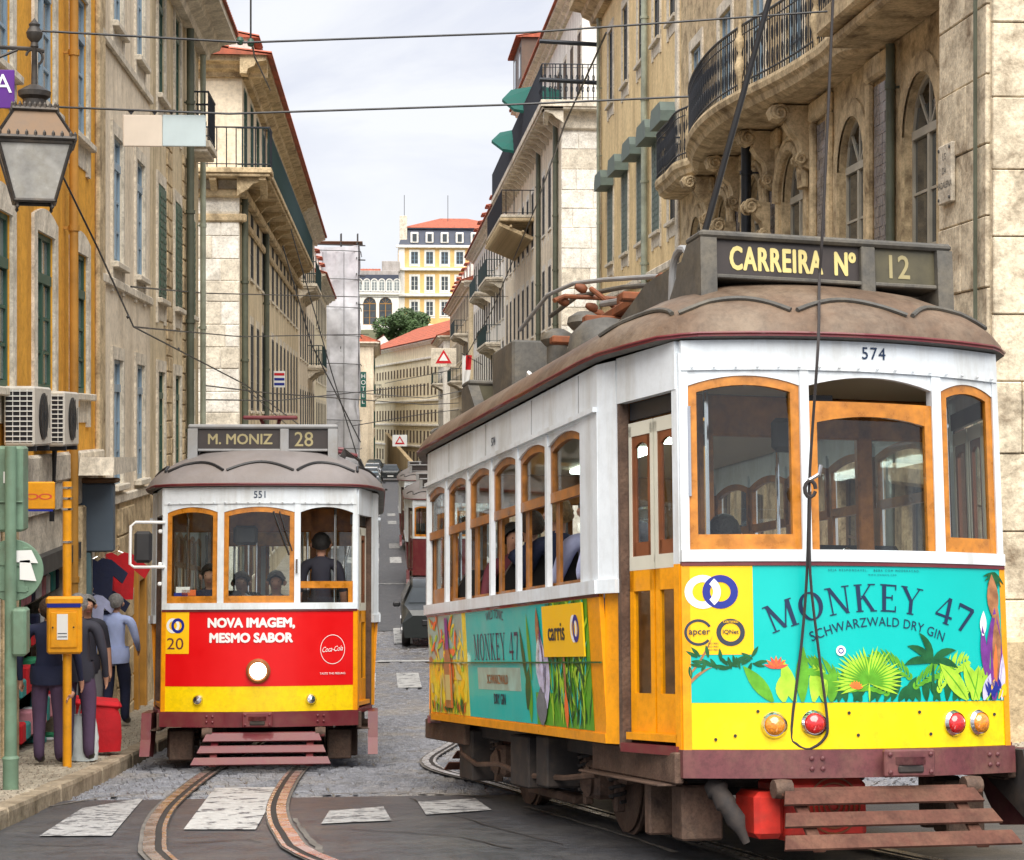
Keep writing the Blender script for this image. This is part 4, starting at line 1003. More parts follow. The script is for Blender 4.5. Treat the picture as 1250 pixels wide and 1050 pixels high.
def hills():
    b = MB(); xs = [-400+20*i for i in range(41)]; ys = [232, 244, 252, 262, 275, 290, 320, 360, 420, 520]
    hh = [-1, 4, 12, 16.5, 18, 18.5, 20, 22, 20, 0]
    for j, y in enumerate(ys):
        for x in xs: b.v.append((x, y, hh[j]*(1 if abs(x) < 120 else max(0, 1-(abs(x)-120)/250))+(1.5*noise.noise(Vector((x*.02, y*.02, 0))) if j else 0)))
    k = len(xs)
    for j in range(len(ys)-1):
        for i in range(k-1): b.f.append((j*k+i, j*k+i+1, (j+1)*k+i+1, (j+1)*k+i)); b.m.append(0)
    setp(b.build('hill', MT['hill'], smooth=True), kind='structure')
hills()
def tree(X, Y, z, rx, rz, n, seed, label):
    rnd = random.Random(seed); r = empty('tree', (X, Y, z), label=label, cat='tree')
    b = MB().tube([(0, 0, 0), (.1, 0, rz*.5), (0, .1, rz*1.1)], [.35, .25, .12], 8)
    cl = []
    for k in range(16):
        a = rnd.uniform(0, 2*pi); q = sqrt(rnd.random())*.8; c = Vector((rx*q*cos(a), rx*.6*q*sin(a), rz*(.55+rnd.uniform(0, .9)*(1-q*.5)))); cl.append((c, rnd.uniform(.28, .46)*rx))
        b.tube([(0, 0, rz*.4), (c.x*.5, c.y*.5, c.z*.75), tuple(c)], [.14, .08, .03], 5)
    b.build('trunk', MT['bark'], r)
    f = MB()
    for i in range(n):
        c, R = cl[i % len(cl)]; d = Vector((rnd.gauss(0, 1), rnd.gauss(0, 1), rnd.gauss(0, 1))).normalized()*R*rnd.uniform(.6, 1.05); p = c+Vector((d.x, d.y, d.z*.75))
        u = Vector((rnd.gauss(0, 1), rnd.gauss(0, 1), rnd.gauss(0, .6))).normalized(); v = u.orthogonal().normalized(); s_ = rnd.uniform(.12, .26)
        f.add([p+u*s_, p+v*s_*.6, p-u*s_, p-v*s_*.6], [(0, 1, 2, 3)])
    setp(f.build('crown', MT['leaf'], r), kind='stuff')
tree(2.7, 258, 13.4, 4.3, 5.2, 14000, 1, 'dense green tree on the slope below the yellow palace')
def end_wall():
    b = MB(); P = [(3.6, 150, 1.0), (2.6, 175, 1.4), (1.6, 200, 2.4), (.2, 230, 4)]
    for i in range(3):
        a, c = P[i], P[i+1]
        b.add([(a[0], a[1], -.1), (c[0], c[1], -.1), (c[0], c[1], c[2]), (a[0], a[1], a[2]), (a[0]+.4, a[1], -.1), (c[0]+.4, c[1], -.1), (c[0]+.4, c[1], c[2]), (a[0]+.4, a[1], a[2])], [(1, 0, 3, 2), (4, 5, 6, 7), (3, 7, 6, 2), (0, 4, 7, 3)])
    setp(b.build('boundary_wall', MT['wallt']), 'tan plastered boundary wall lining the ramp at the street end', 'wall')
end_wall()
# ================================================================== PEOPLE
MT['skin'] = mat('skin', (.46, .24, .16), .6, var=.1)
MT['hair_brown'] = mat('hair_brown', (.05, .024, .012), .6, var=.4, scale=30, bump=.8, bscale=60); MT['hair_grey'] = mat('hair_grey', (.20, .19, .18), .7, var=.4, scale=30, bump=.8, bscale=60)
MT['hair_dark'] = mat('hair_dark', (.014, .012, .011), .5, var=.4, scale=30, bump=.8, bscale=60); MT['hair_blond'] = mat('hair_blond', (.26, .15, .06), .6, var=.4, scale=30, bump=.8, bscale=60)
MT['cloth_sky'] = mat('cloth_sky', (.40, .48, .78), .8, var=.15, scale=5, bump=.4, bscale=14)
MT['leather'] = mat('leather_shoe', (.02, .016, .014), .4, var=.2)
MT['cloth_stripe'] = mat('cloth_stripe', (.03, .03, .045), .8, var=.2)
def person(loc, rz, h=1.75, label='', top='cloth_navy', bottom='cloth_plum', hair='hair_brown', pose=None, bob=False, sleeve=2, wide=1.0, parent_M=None, group=None, seated=False, bald=False, fingers=True):
    """front = +y. one continuous skinned body; sleeve 2 long, 1 short"""
    k = h/1.75; J = {}
    J['pel'] = (0, 0, .95); J['sp'] = (0, .0, 1.10); J['ch'] = (0, 0, 1.30); J['nb'] = (0, -.01, 1.45); J['nk'] = (0, .0, 1.49); J['jw'] = (0, .035, 1.565); J['hd'] = (0, .015, 1.64); J['ht'] = (0, .005, 1.70); J['ns'] = (0, .135, 1.605)
    for s, q in ((-1, 'l'), (1, 'r')):
        J['hp'+q] = (s*.10, 0, .90); J['kn'+q] = (s*.11, .02, .49); J['an'+q] = (s*.11, 0, .09); J['to'+q] = (s*.125, .14, .035)
        J['sh'+q] = (s*.175*wide, -.01, 1.40); J['el'+q] = (s*.24*wide, -.03, 1.12); J['wr'+q] = (s*.25*wide, .05, .88); J['ha'+q] = (s*.25*wide, .08, .81)
    if seated:
        for s, q in ((-1, 'l'), (1, 'r')):
            J['kn'+q] = (s*.13, .45, .93); J['an'+q] = (s*.13, .47, .50); J['to'+q] = (s*.14, .61, .45)
            J['el'+q] = (s*.25, .06, 1.15); J['wr'+q] = (s*.17, .28, 1.02); J['ha'+q] = (s*.16, .36, 1.0)
    if pose: J.update(pose)
    R = dict(pel=.135*wide, sp=.125*wide, ch=.15*wide, nb=.085, nk=.055, jw=.078, hd=.112, ht=.094, ns=.018)
    for q in 'lr': R.update({'hp'+q: .10*wide, 'kn'+q: .078, 'an'+q: .062, 'to'+q: .045, 'sh'+q: .072, 'el'+q: .047, 'wr'+q: .032, 'ha'+q: .036})
    B = [('pel', 'sp', 't'), ('sp', 'ch', 't'), ('ch', 'nb', 't'), ('nb', 'nk', 'k'), ('nk', 'jw', 'k'), ('jw', 'hd', 'k'), ('hd', 'ht', 'k'), ('hd', 'ns', 'k')]
    for q in 'lr': B += [('pel', 'hp'+q, 'b'), ('hp'+q, 'kn'+q, 'b'), ('kn'+q, 'an'+q, 'b'), ('an'+q, 'to'+q, 's'), ('nb', 'sh'+q, 't'), ('sh'+q, 'el'+q, 't'), ('el'+q, 'wr'+q, 't' if sleeve == 2 else 'k'), ('wr'+q, 'ha'+q, 'k')]
    if fingers:
        for s, q in ((-1, 'l'), (1, 'r')):
            a = Vector(J['ha'+q]); w_ = Vector(J['wr'+q]); d = (a-w_).normalized(); side = d.cross(Vector((s, 0, .2))).normalized()
            for i, ln in enumerate((.045, .062, .068, .062, .05)):
                o = (i-2)*.017; dd = (d+side*((i-2)*.16 if i else -.8)).normalized(); base = a+side*o
                if i == 0: base = a-d*.02+side*-.03
                n1, n2 = 'f%s%da' % (q, i), 'f%s%db' % (q, i)
                J[n1] = tuple(base+dd*ln*.5); J[n2] = tuple(base+dd*ln+Vector((-s*.012, 0, 0))); R[n1] = .0095; R[n2] = .0075
                B += [('ha'+q, n1, 'k'), (n1, n2, 'k')]
    names = list(J); ix = {n: i for i, n in enumerate(names)}
    me = bpy.data.meshes.new('p'); me.from_pydata([Vector(J[n])*k for n in names], [(ix[a], ix[b]) for a, b, _ in B], [])
    o = bpy.data.objects.new('p', me); COL.objects.link(o)
    md = o.modifiers.new('s', 'SKIN'); md.branch_smoothing = .6; md.use_smooth_shade = True
    lay = me.skin_vertices[0].data
    for i, n in enumerate(names): lay[i].radius = (R[n]*k, R[n]*k*(.80 if n in ('ch', 'sp', 'pel', 'nb') else 1)); lay[i].use_root = (n == 'pel')
    o.modifiers.new('u', 'SUBSURF').levels = 1
    dg = bpy.context.evaluated_depsgraph_get(); dg.update(); new = bpy.data.meshes.new_from_object(o.evaluated_get(dg)); bpy.data.objects.remove(o)
    new.materials.clear()
    for m in (top, bottom, 'skin', 'leather'): new.materials.append(MT[m])
    segs = [(Vector(J[a])*k, Vector(J[b])*k, {'t': 0, 'b': 1, 'k': 2, 's': 3}[c], R[a], R[b]) for a, b, c in B]
    for p in new.polygons:
        c = p.center; best = 1e9
        for a, b, mi, ra, rb in segs:
            d = b-a; t = max(0, min(1, (c-a).dot(d)/d.length_squared)); e = (a+d*t-c).length/((ra+(rb-ra)*t)*k+.02)
            if e < best: best = e; bm_ = mi
        p.material_index = bm_; p.use_smooth = True
    new.name = 'body'
    r = empty('person', loc, rz, label, 'person', group, M=parent_M)
    link('body', new, r)
    hd = Vector(J['hd'])*k; hb = MB(); rr = .103*k
    nL = 8
    for i in range(nL+1):
        th = i/nL
        for j in range(16):
            a = 2*pi*j/16; fr_ = .5+.5*sin(a); t2 = th*pi*((.70 if not bob else .82)*(1-fr_)**.6*.999+.27*(1-(1-fr_)**.6))
            wv = 1+.05*sin(j*2.7+i*1.9)+.03*sin(j*5.1+i*3)
            hb.v.append((hd.x+rr*sin(t2)*cos(a)*wv, hd.y-.008+rr*1.08*sin(t2)*sin(a)*wv, hd.z-.004+rr*1.16*cos(t2)))
    for i in range(nL):
        for j in range(16): hb.f.append((i*16+j, (i+1)*16+j, (i+1)*16+(j+1) % 16, i*16+(j+1) % 16)); hb.m.append(0)
    hb.build('hair', MT[hair], r, smooth=True)
    for s in (-1, 1):
        MB().lathe([(.004, -.03), (.018, -.01), (.02, .012), (.006, .03)], 8, T((hd.x+s*.097*k, hd.y, hd.z-.03)) @ RY(s*.2)).build('ear', MT['skin'], r, smooth=True)
        MB().lathe([(.0, -.008), (.010, 0), (.0, .008)], 8, T((hd.x+s*.034*k, hd.y+.094*k, hd.z-.008))).build('eye', MT['dark'], r, smooth=True)
    MB().cbox(-.022, .022, .08*k, .1*k, -.006, .0, .002, M=T((hd.x, hd.y, hd.z-.078*k))).build('mouth', mat('lips', (.3, .09, .08), .6), r)
    if not seated:
        z = Vector(J['pel']).z*k
        MB().loft([[(x*.148*wide*k*q, y*.122*wide*k*q, zz) for x, y in [(cos(a*pi/8), sin(a*pi/8)) for a in range(16)]] for q, zz in ((1.0, z-.10*k), (1.06, z-.02*k), (1.0, z+.1*k))], cap=False).build('shirt_hem', MT[top], r, smooth=True)
    return r
gA, gB, gC, gD = G(60, 934, .125), G(95, 931, .125), G(106, 912, .125), G(141, 888, .125)
person(gA, radians(-8), 1.60, 'woman with short brown hair in navy cardigan and plum trousers standing at the kerb stop', 'cloth_navy', 'cloth_plum', 'hair_brown', bob=True, wide=1.3)
pole_p = G(82, 936, .125)
hz = CAMZ+(HOR-846)/FPX*dep(pole_p.x, pole_p.y)-gB.z
person(gB, radians(0), 1.64, 'elderly person in dark jacket holding the yellow stop pole with one hand', 'cloth_stripe', 'cloth_plum', 'hair_grey', wide=1.12,
       pose={'ell': (-.28, -.05, 1.08), 'wrl': (pole_p.x-gB.x+.05, pole_p.y-gB.y+.0, hz+.04), 'hal': (pole_p.x-gB.x+.02, pole_p.y-gB.y-.05, hz)})
person(gC, radians(200), 1.68, 'red faced man in dark jacket facing the camera with hand on a shopping trolley', 'cloth_stripe', 'cloth_grey', 'hair_grey', sleeve=1, pose={'elr': (.26, .05, 1.12), 'wrr': (.2, .22, 1.0), 'har': (.17, .29, .97)})
person(gD, radians(-12), 1.76, 'man in pale blue shirt and black trousers walking away along the pavement', 'cloth_sky', 'cloth_navy', 'hair_grey', wide=1.22,
       pose={'knr': (.09, .12, .50), 'anr': (.09, .10, .11), 'tor': (.1, .24, .05), 'knl': (-.09, -.02, .48), 'anl': (-.09, -.16, .12), 'tol': (-.1, -.04, .03), 'elr': (.27, .04, 1.14), 'wrr': (.24, .2, 1.0), 'har': (.22, .26, .97), 'ell': (-.27, -.08, 1.14), 'wrl': (-.27, -.02, .92), 'hal': (-.27, .02, .86)})
# shopping trolley, carrier bag
def trolley():
    p = G(121, 922, .125); r = empty('shopping_trolley', p, .2, 'bright red wheeled shopping trolley bag standing between the waiting people', 'shopping trolley')
    rings = []
    for z, a, c, dx in ((.05, .15, .12, .06), (.2, .19, .15, .03), (.40, .22, .16, -.01), (.52, .20, .15, -.03)): rings.append([(dx+a*x, c*y, z) for x, y in ((-1, -.8), (-.8, -1), (.8, -1), (1, -.8), (1, .8), (.8, 1), (-.8, 1), (-1, .8))])
    MB().loft(rings).build('bag', MT['cloth_red'], r, smooth=True)
    MB().cbox(-.26, .22, -.17, .17, -.03, .05, .035, M=T((0, 0, .53)) @ RY(.12)).build('flap', MT['cloth_red'], r)
    MB().tube([(-.19, -.12, .04), (-.2, -.12, .95), (-.2, .12, .95), (-.19, .12, .04)], .011, 6).build('handle', MT['iron'], r)
    w_ = MB().lathe([(.06, -.012), (.07, -.01), (.07, .01), (.06, .012)], 14, RX(H2)).mesh('wheel', MT['leather'])
    for s in (-1, 1): link('wheel', w_, r, T((-.16, s*.15, .07)))
trolley()
def carrier():
    p = G(103, 930, .125); r = MB(); rnd = random.Random(5); rings = []
    for i in range(9):
        t = i/8; z = .02+.44*t; q = 1-.35*abs(t-.35)**1.3; rings.append([(.14*q*cos(a*pi/7)+rnd.uniform(-.008, .008), .09*q*sin(a*pi/7)+rnd.uniform(-.012, .012), z) for a in range(14)])
    r.loft(rings)
    for s in (-1, 1): r.tube([(-.06, s*.03, .44), (-.03, s*.03, .56), (.03, s*.03, .56), (.06, s*.03, .44)], .008, 5)
    o = r.build('carrier_bag', mat('bag_plastic', (.60, .66, .66), .35, var=.15, bump=.6, bscale=12), None, smooth=True); o.location = p
    setp(o, 'crumpled white plastic carrier bag standing next to the red trolley', 'bag')
carrier()
# ---- bus stop pole with flag and timetable box
MT['stopy'] = mat('stop_yellow', (.78, .33, .008), .35, var=.15, scale=4, stain=(.3, .14, .03), samt=.4, sscale=6)
MT['blue'] = mat('logo_blue', (.008, .02, .24), .4, var=0); MT['printw'] = mat('print_white', (.80, .80, .78), .5, var=0); MT['printk'] = mat('print_black', (.02, .03, .05), .5, var=0)
MT['black'] = mat('black_paint', (.02, .02, .022), .45, var=.2); MT['chrome'] = mat('chrome', (.7, .7, .7), .12, 1, var=.1)
MT['tlgreen'] = mat('signal_green', (.16, .26, .18), .55, var=.2, scale=4, stain=(.10, .10, .06), samt=.6, sscale=3)
def stop_pole():
    r = empty('bus_stop', pole_p, 0, 'yellow stop pole with square flag sign and framed timetable box', 'bus stop')
    k = dep(pole_p.x, pole_p.y)/FPX; zt = (936-588)*k; zz = lambda py: (936-py)*k; xx = lambda px: (px-81.5)*k
    MB().tube([(0, 0, -.05), (0, 0, zt)], .042, 12).build('pole', MT['stopy'], r, smooth=True)
    f = MB().cbox(xx(30), xx(67), -.03, .02, zz(622), zz(588), .012).build('flag_sign', MT['stopy'], r)
    MB().box(xx(30), xx(65), -.032, -.026, zz(624), zz(621.5)).build('printed_line', MT['blue'], f)
    for c in (40, 56):
        ring = MB(); n = 18
        for q, R_ in ((0, 1), (1, .72)): ring.v += [(xx(c)+.062*R_*cos(a*2*pi/n), -.034, zz(606)+.028*R_*sin(a*2*pi/n)) for a in range(n)]
        ring.f = [(a, (a+1) % n, n+(a+1) % n, n+a) for a in range(n)]; ring.m = [0]*n
        ring.build('printed_ring', mat('print_red', (.62, .07, .04), .5, var=0), f)
    for py in (594, 607, 620, 660): MB().tube([(0, 0, zz(py)), (0, 0, zz(py)-.02)], .052, 12).build('clamp', MT['chrome'], r); 
    b = MB().cbox(xx(59), xx(101), -.11, -.043, zz(797), zz(738), .02).build('timetable_box', MT['stopy'], r)
    MB().cbox(xx(58), xx(102), -.12, -.04, zz(737.5), zz(727), .02).build('box_cap', MT['stopy'], b)
    MB().box(xx(60), xx(100), -.118, -.10, zz(740), zz(735), ).build('blue_strip', MT['blue'], b)
    MB().cbox(xx(64), xx(96), -.122, -.111, zz(789), zz(745), .008).build('door', MT['stopy'], b)
    MB().box(xx(72), xx(85), -.126, -.1225, zz(779), zz(748)).build('notice', MT['printw'], b)
    for py in (771, 775): MB().box(xx(73), xx(84), -.128, -.1265, zz(py+1), zz(py)).build('printed_line', MT['printk'], b)
    for px in (67, 92): MB().lathe([(.008, 0), (.008, .008)], 8, T((xx(px), -.122, zz(764))) @ RX(H2)).build('lock', MT['black'], b)
stop_pole()
# ---- signal post seen from behind
def signal_post():
    p = G(13, 964, .125); k = dep(p.x, p.y)/FPX; zz = lambda py: (964-py)*k; xx = lambda px: (px-12)*k
    r = empty('traffic_signal', p, 0, 'pale green signal post with round sign seen from behind at the pavement edge', 'traffic signal')
    MB().lathe([(.062, -.05), (.062, .22), (.068, .25), (.05, .27), (.045, zz(655)), (.045, zz(545))], 16).build('post', MT['tlgreen'], r, smooth=True)
    h = MB().cbox(xx(-20), xx(25), .05, .3, zz(650), zz(545), .02).build('signal_head', MT['tlgreen'], r)
    MB().cbox(xx(-14), xx(25), .03, .06, zz(614), zz(612), .004).build('hinge', MT['tlgreen'], h)
    s = MB().box(xx(2), xx(15), .040, .048, zz(590), zz(576)).build('sticker', MT['printw'], h)
    MB().lathe([(.02, 0), (.02, .002)], 12, T((xx(8.5), .04, zz(583))) @ RX(H2)).build('printed_ring', MT['printk'], s)
    d = MB().lathe([(.0, -.006), (38*k*.98, -.006), (38*k, 0), (38*k*.98, .006), (0, .006)], 40, T((xx(12), .06, zz(697))) @ RX(H2)).build('round_sign', MT['tlgreen'], r, smooth=True)
    for (a, b_, c, e, m_) in ((-6, 662, 32, 690, 'tlgreen'), (4, 672, 44, 686, 'printw'), (22, 684, 42, 708, 'printw'), (0, 694, 30, 722, 'tlgreen')):
        MB().prism([(xx(a), zz(e)), (xx(c), zz(e+2)), (xx(c-8), zz(b_)), (xx(a), zz(b_+1))], -.004-.012*(a % 3), .004-.012*(a % 3), M=T((0, .045, 0))).build('sticker', MT[m_], d)
    for z in (zz(672), zz(720)): MB().cbox(xx(-8), xx(32), .045, .058, z-.02, z+.02, .004).build('bracket', MT['tlgreen'], r)
    MB().cbox(xx(15), xx(33), -.09, .09, zz(800), zz(742), .02).build('pedestrian_head', MT['tlgreen'], r)
signal_post()
# ---- hanging clothes, panel, goods
def shirt(p, rz, mat_, label, s_=1.0, print_=None):
    pts = [(-.2, -.62), (.2, -.62), (.22, -.22), (.36, -.34), (.44, -.2), (.2, .0), (.08, .03), (0, -.02), (-.08, .03), (-.2, 0), (-.44, -.2), (-.36, -.34), (-.22, -.22)]
    r = empty('shirt', p, rz, label, 'shirt', 'clothes hung outside the shop')
    b = MB(); b.prism([(x*s_, z*s_) for x, z in pts], -.02, .02)
    b.build('cloth', MT[mat_], r)
    MB().tube([(-.17*s_, 0, -.02), (0, 0, .05), (.17*s_, 0, -.02)], .006, 5).build('hanger', MT['chrome'], r); MB().tube([(0, 0, .05), (.02, 0, .1), (0, 0, .13), (-.02, 0, .1)], .005, 5).build('hook', MT['chrome'], r)
    if print_:
        for i, t in enumerate(print_):
            v, f = text2d(t, .07*s_, .01); b = MB(); b.add([(a, -.024, (-.2-.1*i)*s_+c) for a, c in v], clockwise_fix(v, f)); b.build('print', MT['printw'], r)
shirt(at(144, 677, 25.6), radians(12), 'cloth_red', 'bright red football shirt hung facing the street', 1.0)
shirt(at(128, 684, 24.9), radians(50), 'cloth_red', 'small red shirt hung sideways next to the bright one', .7)
shirt(at(119, 684, 24.6), radians(30), 'cloth_navy', 'navy shirt hung on the shop rail under the grey board', .95)
shirt(at(124, 722, 24.9), radians(10), 'cloth_navy', 'dark printed shirt hanging below the red shirts', .85, ['LISBOA', 'TRAM'])
shirt(at(112, 728, 24.4), radians(20), 'cloth_lilac', 'pale lilac shirt at the end of the lower rail', .7)
def sign_board():
    p = at(88, 590, 23.4); q = at(138, 674, 23.4)
    r = empty('shop_sign', (p.x, 23.4, q.z), 0, 'blank dark grey board projecting over the pavement beside the clothes shop', 'sign')
    w_, h = q.x-p.x, p.z-q.z
    MB().cbox(-.2, w_, 0, .22, 0, h, .02).build('board', MT['shopg'], r); MB().cbox(-.26, w_+.05, -.05, .3, h+.001, h+.06, .02).build('top_plate', MT['wood'], r)
    MB().cbox(-.02, w_*.45, .02, .16, -1.0, -.001, .015).build('post', mat('shop_teal', (.09, .16, .18), .6), r)
sign_board()
def awning():
    p = at(60, 592, 22.4); r = empty('awning', (XL, 24.0, p.z+.1), H2, 'shallow beige awning above the clothes shop entrance', 'awning')
    MB().prism([(-1.2, 0), (1.0, 0), (.9, .18), (-1.1, .22)], -.52, -.1).build('canopy', MT['stone'], r)
awning()
def ac_unit(Y0, label):
    a = at(40, 545, Y0); z = a.z; r = empty('air_conditioner', (XL+.05, Y0, z), 0, label, 'air conditioner', 'air conditioners on the ochre wall')
    w_, L_, h = .30, .95, .60
    MB().cbox(0, w_, 0, L_, 0, h, .02).build('case', mat('ac_case', (.62, .58, .50), .45, var=.15, stain=(.25, .2, .12), samt=.4, sscale=3), r)
    MB().box(.02, w_-.02, -.004, .0, .04, h-.04).build('coil', MT['dark'], r)
    fin = MB().cbox(.015, w_-.015, -.014, -.002, -.006, .006, .002).mesh('grille_bar', MT['whitef'])
    for k in range(11): link('grille_bar', fin, r, T((0, 0, .05+k*.05)))
    for x in (.09, .16, .23): MB().box(x-.003, x+.003, -.012, -.003, .03, h-.03).build('grille_bar', MT['whitef'], r)
    MB().lathe([(.0, .001), (.235, .001), (.24, .012), (.20, .02), (.0, .022)], 24, T((w_, L_*.5, h/2)) @ RY(H2)).build('fan_ring', MT['black'], r)
    MB().lathe([(.0, .021), (.05, .03), (.05, .021)], 12, T((w_, L_*.5, h/2)) @ RY(H2)).build('fan_hub', MT['iron'], r)
    for k in range(4): MB().tube([(w_+.028, L_*.5-.19+k*.126, h/2-sqrt(max(0, .05-(.19-k*.126)**2))), (w_+.028, L_*.5-.19+k*.126, h/2+sqrt(max(0, .05-(.19-k*.126)**2)))], .004, 4).build('guard_wire', MT['iron'], r)
    for y in (.12, L_-.12): MB().cbox(-.05, w_, y-.02, y+.02, -.05, -.001, .005).build('bracket', MT['iron'], r)
    return r
ac_unit(20.35, 'beige air conditioner beside the downpipe under the middle ochre window'); ac_unit(18.6, 'beige air conditioner nearer the lamp, partly cut by the frame edge')
MB_c = MB().tube([(XL+.1, 21.0, 5.4), (XL+.12, 21.05, 5.1), (XL+.1, 21.1, 4.9), (XL+.08, 21.1, 4.3)], .03, 6).build('drain_hose', MT['black'], None, smooth=True); setp(MB_c, 'black hose hanging down from the air conditioner beside the downpipe', 'hose')
def bottle_pack():
    p = G(24, 896, .125); r = empty('bottle_pack', p, 0, 'pack of clear blue water bottles on the pavement behind the signal post', 'bottles')
    me = MB().lathe([(.04, 0), (.042, .02), (.042, .2), (.03, .26), (.014, .3), (.014, .33)], 10).mesh('bottle', mat('bottle_blue', (.25, .42, .62), .12, var=.1, spec=.8))
    for i in range(3):
        for j in range(2): link('bottle', me, r, T((-.09+i*.09, j*.09, 0)))
bottle_pack()
def rack():
    p = G(36, 888, .125); r = empty('poster_rack', p, .1, 'small display rack of red and cream souvenirs on the pavement by the shop door', 'display rack')
    MB().cbox(-.2, .2, 0, .2, 0, .3, .01).build('base', MT['wood'], r)
    for i, (x, z, m_) in enumerate(((-.17, .32, 'whitef'), (.03, .32, 'cloth_red'), (-.17, .62, 'cloth_teal'), (.03, .62, 'cloth_pink'), (-.07, .9, 'cloth_red'))): MB().cbox(x, x+.17, -.01, .03, z, z+.26, .005).build('souvenir_card', MT[m_], r)
    MB().tube([(-.19, .06, .3), (-.19, .06, 1.2), (.19, .06, 1.2), (.19, .06, .3)], .01, 6).build('rail_frame', MT['chrome'], r)
rack()
# ---- old street lantern hanging from its bracket
def lantern():
    Y = 11.5; c = at(42, 247, Y); k = dep(c.x, Y)/FPX; zz = lambda py: (247-py)*k
    r = empty('street_lantern', c, radians(12), 'old four sided street lantern with crown top hanging from an iron bracket', 'street lamp')
    MT['lampiron'] = mat('lamp_iron', (.045, .040, .036), .5, .3, var=.4, scale=20, stain=(.12, .09, .06), samt=.6, sscale=6)
    fr = MB(); a0, a1 = 24*k, 43*k; z1 = zz(178)
    def fr_(h, z): return [(-h, -h, z), (h, -h, z), (h, h, z), (-h, h, z)]
    c0, c1 = fr_(a0, 0), fr_(a1, z1)
    for i in range(4):
        fr.tube([c0[i], c1[i]], .011, 5); fr.tube([c0[i], c0[(i+1) % 4]], .012, 5); fr.tube([c1[i], c1[(i+1) % 4]], .016, 6)
    fr.build('frame', MT['lampiron'], r)
    gm = mat('lamp_glass', (.42, .41, .38), .2, var=.35, scale=6, stain=(.3, .27, .2), samt=.5, sscale=7, spec=.6)
    for i in range(4): MB().add([c0[i], c0[(i+1) % 4], c1[(i+1) % 4], c1[i]], [(0, 1, 2, 3)]).build('pane', gm, r, M=T((0, 0, .002)))
    a2 = 24*k; z2 = zz(137); c2 = fr_(a2, z2); c1b = fr_(a1*1.06, z1+.02)
    hd = MB(); hd.add(c1b+c2, [(0, 1, 5, 4), (1, 2, 6, 5), (2, 3, 7, 6), (3, 0, 4, 7), (4, 5, 6, 7)]); hd.build('hood', mat('lamp_copper', (.15, .095, .055), .55, .3, var=.3, scale=10), r)
    q = MB()
    for (h, z) in ((a1*1.08, z1+.02), (a2*1.1, z2)):
        cc = fr_(h, z)
        for i in range(4):
            p0, p1 = Vector(cc[i]), Vector(cc[(i+1) % 4]); q.tube([p0, p1], .014, 5)
            for j in range(9): p = p0.lerp(p1, (j+.5)/9); q.lathe([(.011, 0), (.011, .03), (.001, .045)], 5, T(p))
            q.tube([Vector(c1b[i]), Vector(c2[i])], .010, 5)
    q.build('crown_trim', MT['lampiron'], r)
    MB().lathe([(20*k, zz(137)), (14*k, zz(130)), (14*k, zz(122)), (19*k, zz(118)), (20*k, zz(112)), (12*k, zz(107)), (4*k, zz(103)), (3*k, zz(60)), (5*k, zz(57)), (4*k, zz(52)), (9*k, zz(46)), (10*k, zz(40)), (6*k, zz(33)), (7*k, zz(30)), (3*k, zz(26)), (.001, zz(22))], 14).build('finial', MT['lampiron'], r, smooth=True)
    b = MB(); z = zz(60); b.tube([(-.75, 0, z), (0, 0, z), (.06, 0, z-.01)], .013, 6); b.tube([(0.0+.05*cos(a*.5), 0, z-.05+.05*sin(a*.5)) for a in range(-2, 7)], .009, 5); b.tube([(-.75, 0, z-.5), (-.5, 0, z-.2), (-.1, 0, z-.01)], .01, 6); b.build('bracket_arm', MT['lampiron'], r)
    for sx in (-1, 1):
        for sy in (-1, 1): MB().lathe([(.001, -.055), (.012, -.04), (.008, -.025), (.012, -.01), (.006, 0)], 7, T((sx*a0*.85, sy*a0*.85, -.0))).build('drop', MT['lampiron'], r)
    # wall post that carries the bracket (outside the frame)
    MB().tube([(-.78, 0, -4.3), (-.78, 0, zz(60)+.3)], .05, 10).build('post', MT['lampiron'], r, M=T((0, 0, 0)))
lantern()
def banner():
    Y = 12; a = at(-6, 84, Y); k = dep(a.x, Y)/FPX
    r = empty('banner', at(-12, 132, Y), 0, 'purple fabric banner with white lettering beside the street lantern', 'banner')
    MB().cbox(-.3, 29*k, 0, .015, 0, 47*k, .004).build('fabric', mat('banner_purple', (.10, .02, .22), .8, var=.2), r)
    v, f = text2d('NA', .12, .01); b = MB(); b.add([(x+.02, -.004, z+.10) for x, z in v], clockwise_fix(v, f)); b.build('lettering', MT['printw'], r)
banner()
# ---- blank panels hung from the wire, warning boards, small signs
def hanging_panels():
    for i, (x0, x1, m_, lb) in enumerate(((150, 198, 'stone', 'blank cream panel hanging from the overhead wire'), (198.3, 251, 'bluepanel', 'blank pale blue panel hanging from the overhead wire'))):
        if m_ == 'bluepanel': MT[m_] = mat('panel_blue', (.50, .60, .62), .5, var=.08)
        a, c = at(x0, 140, 18+i*.02), at(x1, 179, 18+i*.02)
        r = empty('hanging_sign', (a.x, a.y, c.z), 0, lb, 'sign'); w_, h = c.x-a.x, a.z-c.z
        MB().cbox(0, w_, 0, .03, 0, h, .006).build('board', mat('panel_cream', (.66, .58, .48), .5, var=.08) if not i else MT[m_], r)
        for q in (.2, .8): MB().prism([(-.04, .05), (.04, .05), (0, 0)], -.01, .01, M=T((w_*q, .015, h))).build('clip', MT['iron'], r)
hanging_panels()
